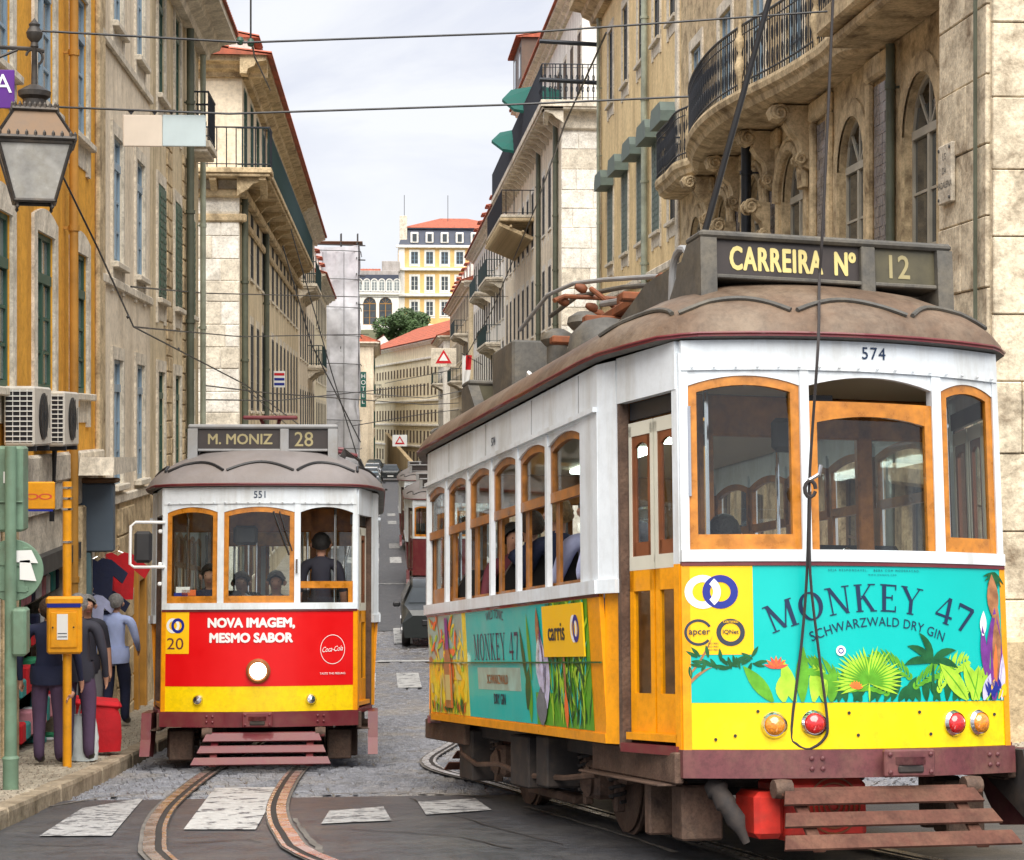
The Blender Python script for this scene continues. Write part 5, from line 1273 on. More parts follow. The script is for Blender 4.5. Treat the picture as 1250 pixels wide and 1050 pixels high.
def warn(px0, px1, py0, py1, Y, bgm, label, arrow=False):
    a, c = at(px0, py0, Y), at(px1, py1, Y); w_, h = c.x-a.x, a.z-c.z
    r = empty('warning_sign', (a.x, Y, c.z), 0, label, 'road sign'); MB().cbox(0, w_, 0, .05, 0, h, .01).build('board', MT[bgm], r)
    def tri(s_, y, m_, nm): MB().prism([(w_*.5-s_, h*.5-s_*.72), (w_*.5+s_, h*.5-s_*.72), (w_*.5, h*.5+s_*.95)], y-.004, y, ).build(nm, MT[m_], r)
    tri(h*.44, -.001, 'cloth_red', 'triangle_border'); tri(h*.24, -.006, 'printw', 'triangle_field')
warn(526, 557, 425, 448, 80, 'stone', 'red triangle warning board on a beige panel hung over the street by the balconies')
warn(479, 497, 531, 545, 135, 'printw', 'small white board with red triangle hung low at the end of the street')
def hotel_sign():
    a, c = at(440, 454, 126), at(447, 497, 126)
    r = empty('hotel_sign', (a.x, 126, c.z), 0, 'vertical green lettered sign on the building after the shrouded scaffold', 'sign'); w_, h = c.x-a.x, a.z-c.z
    MB().cbox(0, w_, 0, .2, 0, h, .02).build('board', MT['fabricg'], r)
    for i, ch in enumerate('HOTEL'):
        v, f = text2d(ch, h/8.0, .02); b = MB(); b.add([(w_/2+x, -.01, h*(.82-.18*i)+z) for x, z in v], clockwise_fix(v, f)); b.build('lettering', MT['printw'], r)
hotel_sign()
def small_sign():
    a, c = at(334, 453, 60), at(348, 473, 60); w_, h = c.x-a.x, a.z-c.z
    r = empty('information_sign', (a.x, 60, c.z), 0, 'small red white and blue sign hung high over the red tram', 'sign')
    MB().cbox(0, w_, 0, .03, 0, h, .005).build('board', MT['printw'], r)
    for q, m_ in ((.72, 'cloth_red'), (.42, 'blue'), (.12, 'blue')): MB().box(.02, w_-.02, -.004, -.001, h*q, h*(q+.16)).build('printed_stripe', MT[m_], r)
small_sign()
def flag():
    a = at(563, 436, 95); r = empty('flag', (a.x-.3, 95, a.z-1.6), 0, 'red and white flag drooping from a facade behind the warning board', 'flag')
    b = MB(); n = 10
    for i in range(n+1):
        for j in range(9): b.v.append((.35+.5*j/8*(1-.3*i/n), .08*sin(j*1.2+i*.4), 1.7-1.9*i/n))
    for i in range(n):
        for j in range(8): b.f.append((i*9+j, i*9+j+1, i*9+j+10, i*9+j+9)); b.m.append(1 if (i < 4 and j > 2) else 0)
    b.build('cloth', [MT['printw'], MT['cloth_red']], r, smooth=True); MB().tube([(1.4, 0, 1.2), (.3, 0, 1.8)], .02, 5).build('pole', MT['iron'], r)
flag()
# ---- overhead wires
def wire(pts, r=.008, label='', sag=0.0, cat='wire', name='overhead_wire', group='overhead wires'):
    P = [at(*p) for p in pts]; res = []
    for i in range(len(P)-1):
        for k in range(8): t = k/8; q = P[i].lerp(P[i+1], t); q.z -= sag*4*t*(1-t); res.append(q)
    res.append(P[-1]); o = MB().tube(res, r, 5).build(name, MT['black'], None, smooth=True)
    return setp(o, label, cat, group)
wire([(-20, 34, 20), (300, 52, 21), (640, 40, 22), (1010, 14, 22)], .013, 'uppermost span wire crossing the sky from the ochre house to the balcony', .0)
wire([(-20, 127, 18), (150, 134, 18), (280, 139, 18), (620, 128, 18), (840, 118, 18)], .011, 'span wire carrying the two blank panels across the street')
wire([(75, 212, 20), (118, 300, 21), (163, 399, 26), (300, 470, 34), (420, 560, 50)], .012, 'diagonal wire running down from the ochre facade past the cream windows')
wire([(160, 350, 26), (250, 358, 40), (460, 363, 60), (620, 362, 90)], .014, 'thin wire level with the upper cream windows')
wire([(163, 399, 27), (293, 411, 45), (450, 408, 60)], .014, 'wire running flat from the cream house wall towards the scaffold')
wire([(245, 470, 39), (330, 480, 45), (520, 494, 60), (560, 492, 75)], .016, 'wire just above the red tram sign')
wire([(245, 488, 39), (340, 489, 50), (520, 470, 70)], .016, 'wire crossing behind the folded pantograph')
wire([(295, 470, 40), (380, 545, 60), (470, 590, 140)], .012, 'contact wire sinking away along the street')
wire([(355, 280, 60), (405, 455, 60), (455, 620, 60)], .02, 'steep slanting wire before the shrouded scaffold')
wire([(345, 300, 58), (380, 420, 58), (440, 540, 58)], .022, 'second steep slanting wire beside the first')
wire([(440, 480, 90), (520, 486, 90), (600, 470, 90)], .02, 'long faint wire far down the street')
wire([(430, 520, 80), (520, 505, 90), (560, 500, 100)], .02, 'faint wire over the end of the street')
wire([(740, 40, 40), (690, 150, 50), (655, 250, 70), (600, 380, 90), (560, 450, 100)], .025, 'slanting cable hung along the pale yellow facade')
wire([(560, 450, 90), (470, 468, 120)], .02, 'cable continuing to the warning board')
wire([(306, -10, 22), (306, 45, 22), (311, 70, 24), (330, 110, 30)], .012, 'vertical dropper wire above the corner house roof')
for i, (px, py, Y) in enumerate(((293, 50, 21), (306, 52, 21.1))):
    setp(MB().lathe([(.001, -.05), (.03, -.04), (.045, 0), (.03, .04), (.001, .05)], 10, T(at(px, py, Y))).build('insulator', MT['greenf'], None, smooth=True), 'dark insulator on the uppermost span wire, '+('first of the two' if not i else 'where the dropper wire meets it'), 'insulator', 'span wire insulators')
for i, (px, py, Y, w_) in enumerate(((156, 387, 25, 'just above the wire fork'), (218, 426, 30, 'half way down the diagonal wire'), (293, 411, 45, 'on the flat wire over the sign'))):
    setp(MB().lathe([(.001, -.03), (.025, 0), (.001, .03)], 8, T(at(px, py, Y))).build('wire_clamp', MT['black'], None), 'small black wire clamp '+w_, 'clamp', 'wire clamps')
# ---- cars
def car(loc, rz, paint, label, group=None, proto=[None]):
    if proto[0] is None:
        r = empty('car', (0, 0, 0)); 
        prof = [(-2.05, .35, .55), (-2.05, .62, .80), (-1.95, .70, .92), (-1.1, .80, .97), (-.55, .80, 1.35), (.2, .78, 1.46), (1.3, .78, 1.42), (1.85, .8, 1.0), (2.05, .78, .85), (2.08, .7, .4)]
        rings = []
        for y, hw, zt in prof:
            zb = .28; w2 = hw if zt < 1 else hw*.74
            rings.append([(-.80 if zt > .6 else -hw, y, zb), (-.86 if zt > .75 else -hw, y, min(.62, zt-.05)), (-.84 if zt > .92 else -hw, y, min(.9, zt-.02)), (-w2, y, zt), (w2, y, zt), (.84 if zt > .92 else hw, y, min(.9, zt-.02)), (.86 if zt > .75 else hw, y, min(.62, zt-.05)), (.80 if zt > .6 else hw, y, zb)])
        b = MB(); b.loft(rings); b.build('body', MT['cloth_grey'], r, smooth=True)
        MB().add([(-.70, -1.02, 1.0), (.70, -1.02, 1.0), (.58, -.60, 1.31), (-.58, -.60, 1.31)], [(0, 1, 2, 3)]).build('windscreen', MT['pane'], r, M=T((0, -.03, .012)))
        MB().add([(-.68, 1.78, 1.02), (.68, 1.78, 1.02), (.58, 1.38, 1.36), (-.58, 1.38, 1.36)], [(3, 2, 1, 0)]).build('rear_window', MT['pane'], r, M=T((0, .03, .02)))
        for s in (-1, 1): 
            MB().add([(s*.83, -.75, .95), (s*.83, 1.45, .97), (s*.64, 1.1, 1.36), (s*.64, -.35, 1.36)], [(0, 1, 2, 3)]).build('side_window', MT['pane'], r, M=T((s*.02, 0, .01)))
            MB().lathe([(.001, -.01), (.10, 0), (.09, .03), (.001, .045)], 12, T((s*.58, -2.0, .66)) @ RX(H2)).build('headlight', MT['printw'], r, smooth=True)
            MB().cbox(s*.98-.09, s*.98+.09, -.75, -.62, .88, 1.0, .03).build('mirror', MT['black'], r)
            for y in (-1.3, 1.3):
                o = MB().lathe([(.2, -.1), (.31, -.1), (.325, -.06), (.325, .06), (.31, .1), (.2, .1)], 24, T((s*.76, y, .325)) @ RY(H2)).build('wheel', MT['leather'], r, smooth=True)
                MB().lathe([(.0, -.105), (.2, -.104), (.21, .104), (0, .105)], 16, T((s*.76, y, .325)) @ RY(H2)).build('rim', MT['chrome'], o)
        MB().box(-.26, .26, -2.09, -2.06, .42, .53).build('number_plate', MT['printw'], r); MB().cbox(-.4, .4, -2.085, -2.03, .56, .70, .02).build('grille', MT['black'], r)
        proto[0] = r; rr = r
    else: rr = copy_tree(proto[0])
    rr.location = loc; rr.rotation_euler = (0, 0, rz); setp(rr, label, 'car', group)
    for c in rr.children:
        if c.name.startswith('body'):
            m_ = c.data.copy(); m_.materials[0] = MT[paint]; c.data = m_
    return rr
MT['paint_dark'] = mat('car_dark', (.015, .02, .02), .35, .0, var=.1, coat=.2); MT['paint_silver'] = mat('car_silver', (.55, .58, .62), .25, .4, var=.1, coat=1); MT['paint_white'] = mat('car_white', (.75, .77, .8), .25, 0, var=.1, coat=1); MT['paint_blue'] = mat('car_blue', (.2, .34, .42), .25, .2, var=.1, coat=1)
car((1.32, 45.3, 0.05), 0, 'paint_dark', 'dark green black car following the yellow tram, nose visible beside it')
for i, (x, y, p, lb) in enumerate(((-.75, 118, 'paint_white', 'white car first in the queue beyond the red tram'), (-.85, 131, 'paint_silver', 'silver car second in the far queue'), (-.95, 143, 'paint_blue', 'bluish car in the middle of the far queue'), (-1.0, 156, 'paint_white', 'white car behind the bluish one in the far queue'), (-.9, 170, 'paint_silver', 'silver car near the tail of the far queue'), (-.8, 186, 'paint_dark', 'dark car last in the far queue'), (.7, 164, 'paint_dark', 'dark car parked by the tan boundary wall'))):
    car((x, y, 0), pi if i != 6 else 0, p, lb, 'cars queued far down the street')
# ================================================================== TRAMS
MT['tyellow'] = mat('tram_yellow', (.84, .33, .002), .35, var=.06, scale=3, stain=(.40, .16, .01), samt=.4, sscale=5, coat=.15, grit=.12, spec=.35)
MT['tyellow_front'] = mat('tram_bright_yellow', (.90, .62, .002), .35, var=.05, scale=3, stain=(.45, .3, .02), samt=.35, sscale=7, coat=.15, grit=.12, spec=.35)
MT['twhite'] = mat('tram_white', (.70, .75, .79), .4, var=.05, scale=2, stain=(.28, .24, .16), samt=.5, sscale=3, streak=True, coat=.1, grit=.05, spec=.35)
MT['tmaroon'] = mat('tram_maroon', (.14, .010, .018), .5, var=.2, scale=4, stain=(.15, .07, .04), samt=.5, sscale=4, coat=.3)
MT['tmaroon_dusty'] = mat('tram_dusty_maroon', (.13, .035, .04), .55, var=.25, scale=4, stain=(.17, .09, .06), samt=.7, sscale=3, grit=.3)
MT['tred'] = mat('tram_red', (.68, .003, .005), .4, var=.04, scale=3, coat=.1, spec=.3)
MT['teal'] = mat('print_teal', (.001, .46, .42), .4, var=.04, scale=3, coat=.1, spec=.3)
MT['varn'] = mat('varnished_wood', (.52, .19, .012), .3, var=.4, scale=9, stain=(.24, .07, .01), samt=.5, sscale=5, coat=.5)
MT['varnd'] = mat('brown_wood', (.36, .14, .03), .35, var=.4, scale=9, stain=(.08, .03, .01), samt=.6, sscale=5, coat=.05, spec=.3)
MT['doorr'] = mat('door_red_brown', (.19, .06, .022), .4, var=.3, scale=6)
MT['roofb'] = mat('roof_brown', (.125, .078, .048), .6, var=.35, scale=2.2, bump=.5, bscale=10, stain=(.23, .18, .13), samt=.8, sscale=1.2, grit=.3)
MT['roofg'] = mat('roof_grey', (.21, .19, .185), .6, var=.2, scale=2.2, bump=.4, bscale=10, stain=(.18, .15, .13), samt=.6, sscale=1.6)
MT['boxg'] = mat('box_grey', (.085, .08, .07), .6, var=.25, scale=4, stain=(.20, .17, .12), samt=.6, sscale=3, grit=.3)
MT['boxl'] = mat('box_light_grey', (.28, .285, .29), .55, var=.15, scale=4, stain=(.2, .17, .13), samt=.5, sscale=3)
MT['blind'] = mat('sign_blind', (.030, .022, .020), .5, var=.3, scale=9)
MT['blind2'] = mat('sign_blind_olive', (.075, .065, .035), .5, var=.3, scale=9)
MT['cream_print'] = mat('print_cream', (.62, .52, .20), .5, var=.1); MT['dim_print'] = mat('print_dim_cream', (.33, .28, .14), .5, var=.15)
MT['under'] = mat('running_gear_brown', (.10, .058, .04), .75, var=.4, scale=6, bump=.4, stain=(.19, .12, .08), samt=.7, sscale=4, grit=.4)
MT['fenderb'] = mat('fender_brown', (.115, .048, .034), .7, var=.35, scale=6, stain=(.19, .11, .07), samt=.5, sscale=4, spec=.2, grit=.3)
MT['underd'] = mat('running_gear_dark', (.03, .025, .024), .8, var=.4, scale=6, stain=(.10, .07, .05), samt=.6, sscale=4)
MT['rust'] = mat('rusty_gear', (.20, .06, .02), .7, var=.4, scale=10, stain=(.10, .04, .02), samt=.7, sscale=6)
MT['inner'] = mat('cab_interior', (.24, .18, .12), .6, var=.2); MT['inced'] = mat('ceiling_cream', (.50, .43, .30), .5, var=.1)
MT['redgear'] = mat('red_gear', (.50, .02, .01), .5, var=.3, scale=8, stain=(.2, .03, .02), samt=.5, sscale=5)
MT['lens_r'] = mat('lens_red', (.60, .008, .008), .12, var=.5, scale=90, spec=.9, coat=1); MT['lens_a'] = mat('lens_amber', (.8, .25, .008), .12, var=.5, scale=90, spec=.9, coat=1)
MT['lamp_on'] = mat('lit_headlight', (1, .95, .8), .3, var=0, emit=((1, .90, .62), 5)); MT['plate_y'] = mat('print_yellow', (.90, .52, .01), .35, var=.05, coat=.05, spec=.3)
MT['pg1'] = mat('print_leaf_green', (.10, .34, .02), .4, var=.3, scale=12, coat=.05, spec=.3); MT['pg2'] = mat('print_leaf_lime', (.36, .62, .04), .4, var=.3, scale=12, coat=.05, spec=.3); MT['pg3'] = mat('print_leaf_dark', (.01, .10, .03), .4, var=.4, scale=12, coat=.05, spec=.3)
MT['pnavy'] = mat('print_navy', (.012, .03, .075), .4, var=0, coat=.05, spec=.3); MT['ppurple'] = mat('print_purple', (.16, .03, .24), .4, var=.3, scale=15); MT['pbrown'] = mat('print_brown', (.35, .15, .06), .4, var=.5, scale=15); MT['porange'] = mat('print_orange', (.85, .16, .03), .4, var=.2)
MT['plilac'] = mat('print_lilac', (.52, .50, .68), .4, var=.4, scale=14); MT['pyel'] = mat('print_gold', (.85, .62, .02), .4, var=.4, scale=7, stain=(.6, .65, .1), samt=.8, sscale=9); MT['pred'] = mat('print_red', (.62, .07, .04), .5, var=0)
MT['rope'] = mat('trolley_rope', (.035, .03, .03), .8, var=.2)
TG = glassmat('tram_glass', (.93, .95, .94), .8)
C_, BUL, WC_, HS = 3.30, .20, .97, 1.19
ZS, ZB, ZT = .626, 1.635, 2.87
def SURF_END(e): return lambda s, z, off: (e*(C_+BUL*(1-(s/WC_)**2)+off-.0), s*(1+.0*off), z)
def SURF_SIDE(g): return lambda s, z, off: (s, g*(HS-(.05*(1.52-z)/.9 if z < 1.52 else 0)+off), z)
def SURF_LINE(a, b, g):
    a, b = Vector(a), Vector(b); d = (b-a).normalized(); n = Vector((d.y, -d.x)) if (Vector((d.y, -d.x)).y > 0) else Vector((-d.y, d.x))
    def f(s, z, off): p = a.lerp(b, s)+n*off; return (p.x, g*p.y, z)
    return f
def roof_outline(ov=.06, n=14):
    q = [(2.3, 1.20+ov), (2.62, 1.18+ov), (2.95, 1.10+ov), (3.22, 1.02+ov), (3.34, .95+ov*.5)]
    arc = [(C_+BUL*(1-(s)**2)+ov+.02, s*WC_) for s in [.93-.93*2*i/n for i in range(n+1)]]
    half = q+arc+[(x, -y) for x, y in reversed(q)]
    full = half+[(-x, -y) for x, y in half]
    return full
def roof_pt(o, r, H=.47, spine=2.35):
    sx = max(-spine, min(spine, o[0])); x = sx+(o[0]-sx)*r; y = o[1]*r
    return (x, y, 2.89+.075*(1-math.exp(-(1-r)*38))+(H-.06)*(1-r**2.6))
STROKES = {
 'M': (1.08, [(.16, 0, .16, 1, .06), (.16, 1, .55, .06, .15), (.55, .04, .90, 1, .06), (.92, 0, .92, 1, .16), (.02, .02, .30, .02, .045), (.76, .02, 1.08, .02, .045), (.02, .98, .22, .98, .045), (.88, .98, 1.08, .98, .045)]),
 'O': (.95, 'ring'),
 'N': (.95, [(.16, 0, .16, 1, .06), (.15, 1, .80, .0, .16), (.80, 0, .80, 1, .06), (.02, .02, .30, .02, .045), (.66, .98, .95, .98, .045), (.0, .98, .22, .98, .045)]),
 'K': (.92, [(.20, 0, .20, 1, .17), (.26, .42, .72, 1, .07), (.38, .58, .80, 0, .17), (.04, .02, .36, .02, .045), (.04, .98, .36, .98, .045), (.60, .98, .90, .98, .045), (.66, .02, .96, .02, .045)]),
 'E': (.78, [(.20, 0, .20, 1, .17), (.2, .97, .70, .97, .06), (.2, .52, .55, .52, .06), (.2, .03, .72, .03, .06), (.69, .80, .69, 1, .05), (.71, 0, .71, .22, .05), (.55, .42, .55, .62, .05), (.04, .02, .3, .02, .045), (.04, .98, .3, .98, .045)]),
 'Y': (.90, [(.10, 1, .46, .48, .17), (.80, 1, .47, .46, .06), (.46, 0, .46, .52, .16), (.30, .02, .62, .02, .045), (-.02, .98, .26, .98, .045), (.66, .98, .94, .98, .045)]),
 '4': (.82, [(.56, 1, .04, .30, .06), (.02, .28, .82, .28, .09), (.58, 0, .58, 1, .16), (.44, .02, .74, .02, .045)]),
 '7': (.74, [(.06, .93, .74, .93, .13), (.70, .92, .34, 0, .15), (.06, .74, .06, .98, .05)]), ' ': (.4, [])}
def serif_text(txt, h, sp=.14):
    x = 0; V, F = [], []
    for ch in txt:
        w_, st = STROKES[ch]
        if st == 'ring':
            n = 28; b = len(V)
            for k in range(n): a = 2*pi*k/n; V.append((x+.47+.47*cos(a), .5+.52*sin(a)))
            for k in range(n): a = 2*pi*k/n; V.append((x+.47+.30*cos(a+.1), .5+.46*sin(a+.1)))
            F += [(b+k, b+(k+1) % n, b+n+(k+1) % n, b+n+k) for k in range(n)]
        else:
            for x0, y0, x1, y1, t in st:
                horiz = abs(y1-y0) < 1e-6; b = len(V)
                if horiz: V += [(x+x0, y0-t/2), (x+x1, y0-t/2), (x+x1, y0+t/2), (x+x0, y0+t/2)]
                else: V += [(x+x0-t/2, y0), (x+x0+t/2, y0), (x+x1+t/2, y1), (x+x1-t/2, y1)]
                F.append((b, b+1, b+2, b+3))
        x += w_+sp
    x -= sp
    return [((a-x/2)*h, c*h) for a, c in V], F
def decal(surf, v, f, off, m, parent, name, mir=1):
    b = MB(); b.add([surf(p[0], p[1], off+(p[2] if len(p) > 2 else 0)) for p in v], f); o = b.build(name, MT[m], parent); return o
def poly(pts):
    tr = tessellate_polygon([[Vector((a, b, 0)) for a, b in pts]]); return pts, [tuple(t) for t in tr]
def ring2(cx_, cz, r0, r1, a0=0, a1=2*pi, n=28, sx=1.0):
    v = [(cx_+r*cos(a0+(a1-a0)*k/n)*sx, cz+r*sin(a0+(a1-a0)*k/n)) for r in (r0, r1) for k in range(n+1)]
    return v, [(k, k+1, n+2+k, n+1+k) for k in range(n)]
def leaf2(x, z, ang, L_, w_, bend=0.0, n=6):
    v = []; px, pz, a = x, z, ang
    for k in range(n+1):
        t = k/n; ww = w_*sin(pi*min(t*.93+.07, 1))*.5
        v += [(px-ww*sin(a)*-1*-1, pz+ww*cos(a)*1), (px+ww*sin(a), pz-ww*cos(a))]
        a += bend/n; px += L_/n*cos(a); pz += L_/n*sin(a)
    v = [(c[0], c[1]) for c in v]
    return v, [(2*k, 2*k+1, 2*k+3, 2*k+2) for k in range(n)]
def fan2(x, z, R_, a0, a1, n, w_=.02, rnd=None):
    V, F = [], []
    for k in range(n):
        a = a0+(a1-a0)*k/(n-1); L_ = R_*(rnd.uniform(.85, 1.05) if rnd else 1); v, f = leaf2(x, z, a, L_, w_, (.25 if cos(a) > 0 else -.25)*-1*.6, 4)
        b = len(V); V += v; F += [tuple(b+i for i in q) for q in f]
    return V, F
def frond2(x, z, ang, L_, bend, n, lw, rnd):
    V, F = [], []; px, pz, a = x, z, ang
    for k in range(n):
        a += bend/n; px += L_/n*cos(a); pz += L_/n*sin(a); q = .38*L_*sin(pi*(k+1.5)/(n+2))
        for sg in (-1, 1):
            v, f = leaf2(px, pz, a+sg*(.75+rnd.uniform(-.1, .1)), q, lw, -sg*.3, 3); b = len(V); V += v; F += [tuple(b+i for i in c) for c in f]
    return V, F
def tram(M, cfg):
    r = empty('tram', label=cfg['label'], cat='tram', M=M, group=cfg.get('group')); low = cfg.get('low')
    roofm, lower = cfg['roof'], cfg.get('lower', 'tyellow')
    bs, bt = 2.44, 2.62
    def P(name, m, surf, *a, **k):
        par = k.pop('par', r); sm = k.pop('smooth', False); b = MB(); b.band(surf, *a, **k); return b.build(name, MT[m] if isinstance(m, str) else m, par, smooth=sm)
    # ---- floor, ceiling, bulkheads
    MB().box(-3.2, 3.2, -.94, .94, .80, .86).build('floor', MT['wood'], r); MB().box(-2.4, 2.4, -1.14, 1.14, .79, .859).build('floor_edge', MT['wood'], r)
    MB().cbox(-2.4, 2.4, -1.1, 1.1, 2.70, 2.73, .01).build('ceiling', MT['inced'], r)
    for e in (-1, 1): MB().add([(e*2.4, -1.1, 2.7), (e*2.4, 1.1, 2.7), (e*3.3, .9, 2.72), (e*3.3, -.9, 2.72)], [(0, 1, 2, 3)]).build('platform_ceiling', MT['inced'], r)
    # ---- saloon sides
    pil = [2.08-.759*k for k in range(7)]
    ZW0, ZC, ZA = 1.575, 2.45, 2.535
    for g in (-1, 1):
        S_ = SURF_SIDE(g)
        P('side_panel', lower, S_, -bs, bs, .66, 1.50, th=.03, n=1)
        P('side_lower_rail', lower, S_, -bs-.0, bs, ZS, .68, th=.05, off=.012, n=1)
        P('sill', 'twhite', S_, -bs-.01, bs+.01, 1.495, 1.575, th=.07, off=.028, n=1)
        P('sill_line', 'tmaroon', S_, -bs, bs, 1.478, 1.494, th=.03, off=.008, n=1)
        P('fascia', 'twhite', S_, -bs, bs, 2.56, 2.86, th=.04, off=0, n=1)
        P('gutter_moulding', 'twhite', S_, -bs, bs, 2.575, 2.605, th=.03, off=.028, n=1)
        for u_ in (-1.6, -.35, .95, 2.06): P('panel_seam', 'boxl', S_, u_, u_+.006, 2.61, 2.85, th=.004, off=.0035, n=1)
        rvb = MB()
        for k in range(40): rvb.lathe([(.007, 0), (.007, .003), (.001, .006)], 6, T((-2.4+.123*k, g*(HS+.0), 2.845)) @ RX(H2 if g < 0 else -H2))
        rvb.build('rivet', MT['twhite'], r)
        P('corner_panel', 'twhite', S_, 2.08, bs, 1.575, 2.575, th=.05, off=.002, n=1); P('corner_panel', 'twhite', S_, -bs, pil[-1], 1.575, 2.575, th=.05, off=.002, n=1)
        for k in range(7):
            if 0 < k < 6: P('pillar', 'twhite', S_, pil[k]-.026, pil[k]+.026, 1.575, 2.57, th=.035, off=.006, n=1)
        for k in range(6):
            a, b = pil[k+1]+(.026 if k < 5 else 0), pil[k]-(.026 if k > 0 else 0); za = lambda t: ZC+.04+.055*(1-(2*t-1)**2)
            P('window_head', 'twhite', S_, a, b, za, 2.58, th=.05, off=-.004, n=8)
            t_ = .036
            w_ = P('window', 'varnd', S_, a, a+t_, 2.17, ZC+.02, th=.035, off=-.02, n=1)
            P('stile', 'varnd', S_, b-t_, b, 2.17, ZC+.02, th=.035, off=-.02, n=1, par=w_)
            P('arch_rail', 'varnd', S_, a, b, lambda t: za(t)-.05, za, th=.034, off=-.021, n=8, par=w_)
            P('bottom_rail', 'varnd', S_, a, b, 2.12, 2.185, th=.034, off=-.018, n=1, par=w_)
            P('pane', TG, S_, a+.02, b-.02, 2.17, lambda t: za(t)-.02, th=.004, off=-.04, n=4, par=w_)
            P('jamb', 'varnd', S_, a, a+.09, 1.575, 2.13, th=.02, off=-.055, n=1, par=w_)
            P('lower_rail', 'varnd', S_, a, b, 1.575, 1.575+(.13 if k == 5 else .03), th=.03, off=-.05, n=1, par=w_)
            if k == 5: P('pane', TG, S_, a+.1, b-.02, 1.69, 2.13, th=.004, off=-.06, n=1, par=w_)
    # ---- ends of the saloon, doors, fronts
    pl = cfg['pillars']
    for e in (-1, 1):
        E = SURF_END(e)
        for g in (-1, 1):
            A = SURF_LINE((e*bs, HS), (e*bt, 1.13), g); A2 = SURF_LINE((e*bs, HS-.04), (e*bt, 1.08), g)
            P('end_panel', lower, A2, 0, 1, ZS, 1.50, th=.03, n=1); P('end_sill', 'twhite', A, -.02, 1.02, 1.495, 1.575, th=.05, off=.02, n=1)
            P('end_panel', 'twhite', A, 0, 1, 1.575, 2.86, th=.04, n=1)
            D = SURF_LINE((e*bt, 1.12), (e*3.27, .99), g)
            P('door_header', 'twhite', D, 0, 1, 2.60, 2.87, th=.05, off=.005, n=2); P('door_lintel', 'black', D, .06, .97, 2.50, 2.60, th=.03, off=-.06, n=1)
            P('door_post', 'under', D, -.02, .04, ZS-.02, 2.60, th=.06, off=.0, n=1)
            P('front_post', lower, D, .93, 1.02, ZS-.05, 1.63, th=.06, off=.0, n=1); P('front_post', 'twhite', D, .93, 1.02, 1.63, 2.60, th=.06, off=.0, n=1)
            P('step', 'tmaroon', D, .05, .98, .59, .64, th=.32, off=.02, n=1)
            P('threshold', lower, D, .1, .95, .66, .70, th=.1, off=.0, n=1)
            for (a, b) in ((.06, .475), (.505, .92)):
                d = P('door_leaf', lower, D, a, b, .70, .92, th=.03, off=-.05, n=1); t_ = .065
                for (p, q) in ((a, a+t_), (b-t_, b)): P('stile', lower, D, p, q, .92, 1.62, th=.03, off=-.05, n=1, par=d); P('stile', 'cream_w', D, p if p < b-.1 and p == a else p+.02, q-.02 if p == a else q, 1.66, 2.46, th=.03, off=-.05, n=1, par=d)
                P('rail', lower, D, a, b, 1.50, 1.62, th=.03, off=-.05, n=1, par=d); P('rail', 'cream_w', D, a, b, 1.62, 1.70, th=.03, off=-.049, n=1, par=d); P('rail', 'cream_w', D, a, b, 2.40, 2.48, th=.03, off=-.05, n=1, par=d)
                P('inner_frame', 'doorr', D, a+t_-.02, a+t_+.035, 1.70, 2.40, th=.02, off=-.055, n=1, par=d); P('inner_frame', 'doorr', D, b-t_-.035, b-t_+.02, 1.70, 2.40, th=.02, off=-.055, n=1, par=d)
                P('inner_frame', 'doorr', D, a+t_, b-t_, 1.70, 1.78, th=.02, off=-.055, n=1, par=d); P('inner_frame', 'doorr', D, a+t_, b-t_, lambda t: 2.36-.05*(2*t-1)**2, 2.405, th=.02, off=-.055, n=5, par=d)
                P('pane', TG, D, a+t_+.02, b-t_-.02, 1.74, 2.38, th=.004, off=-.065, n=1, par=d); P('pane', TG, D, a+t_, b-t_, .92, 1.50, th=.004, off=-.065, n=1, par=d)
        # front apron
        P('apron', 'tyellow_front' if lower == 'tyellow' else lower, E, -WC_, WC_, ZS, .876, th=.035, n=24, smooth=True)
        P('front_panel', cfg['front'], E, -WC_, WC_, .876, 1.618, th=.035, off=.002, n=24, smooth=True)
        P('bumper', cfg['bump'], E, -WC_-.025, WC_+.025, .475, ZS-.002, th=.08, off=.035, n=24, smooth=True)
        P('waist_line', 'tmaroon', E, -WC_-.01, WC_+.01, 1.618, 1.640, th=.05, off=.012, n=24)
        P('front_sill', 'twhite', E, -WC_-.012, WC_+.012, 1.640, 1.705, th=.07, off=.02, n=24)
        for s in (-1, 1):
            P('corner_post', 'tyellow' if lower == 'tyellow' else lower, E, s*(WC_-.03), s*(WC_+.012), ZS-.02, 1.618, th=.10, off=.006, n=1)
        ww = [(-WC_+.0, pl[0]), (pl[1], pl[2]), (pl[3], WC_-.0)]
        if e < 0: ww = [(-b, -a) for a, b in reversed(ww)]
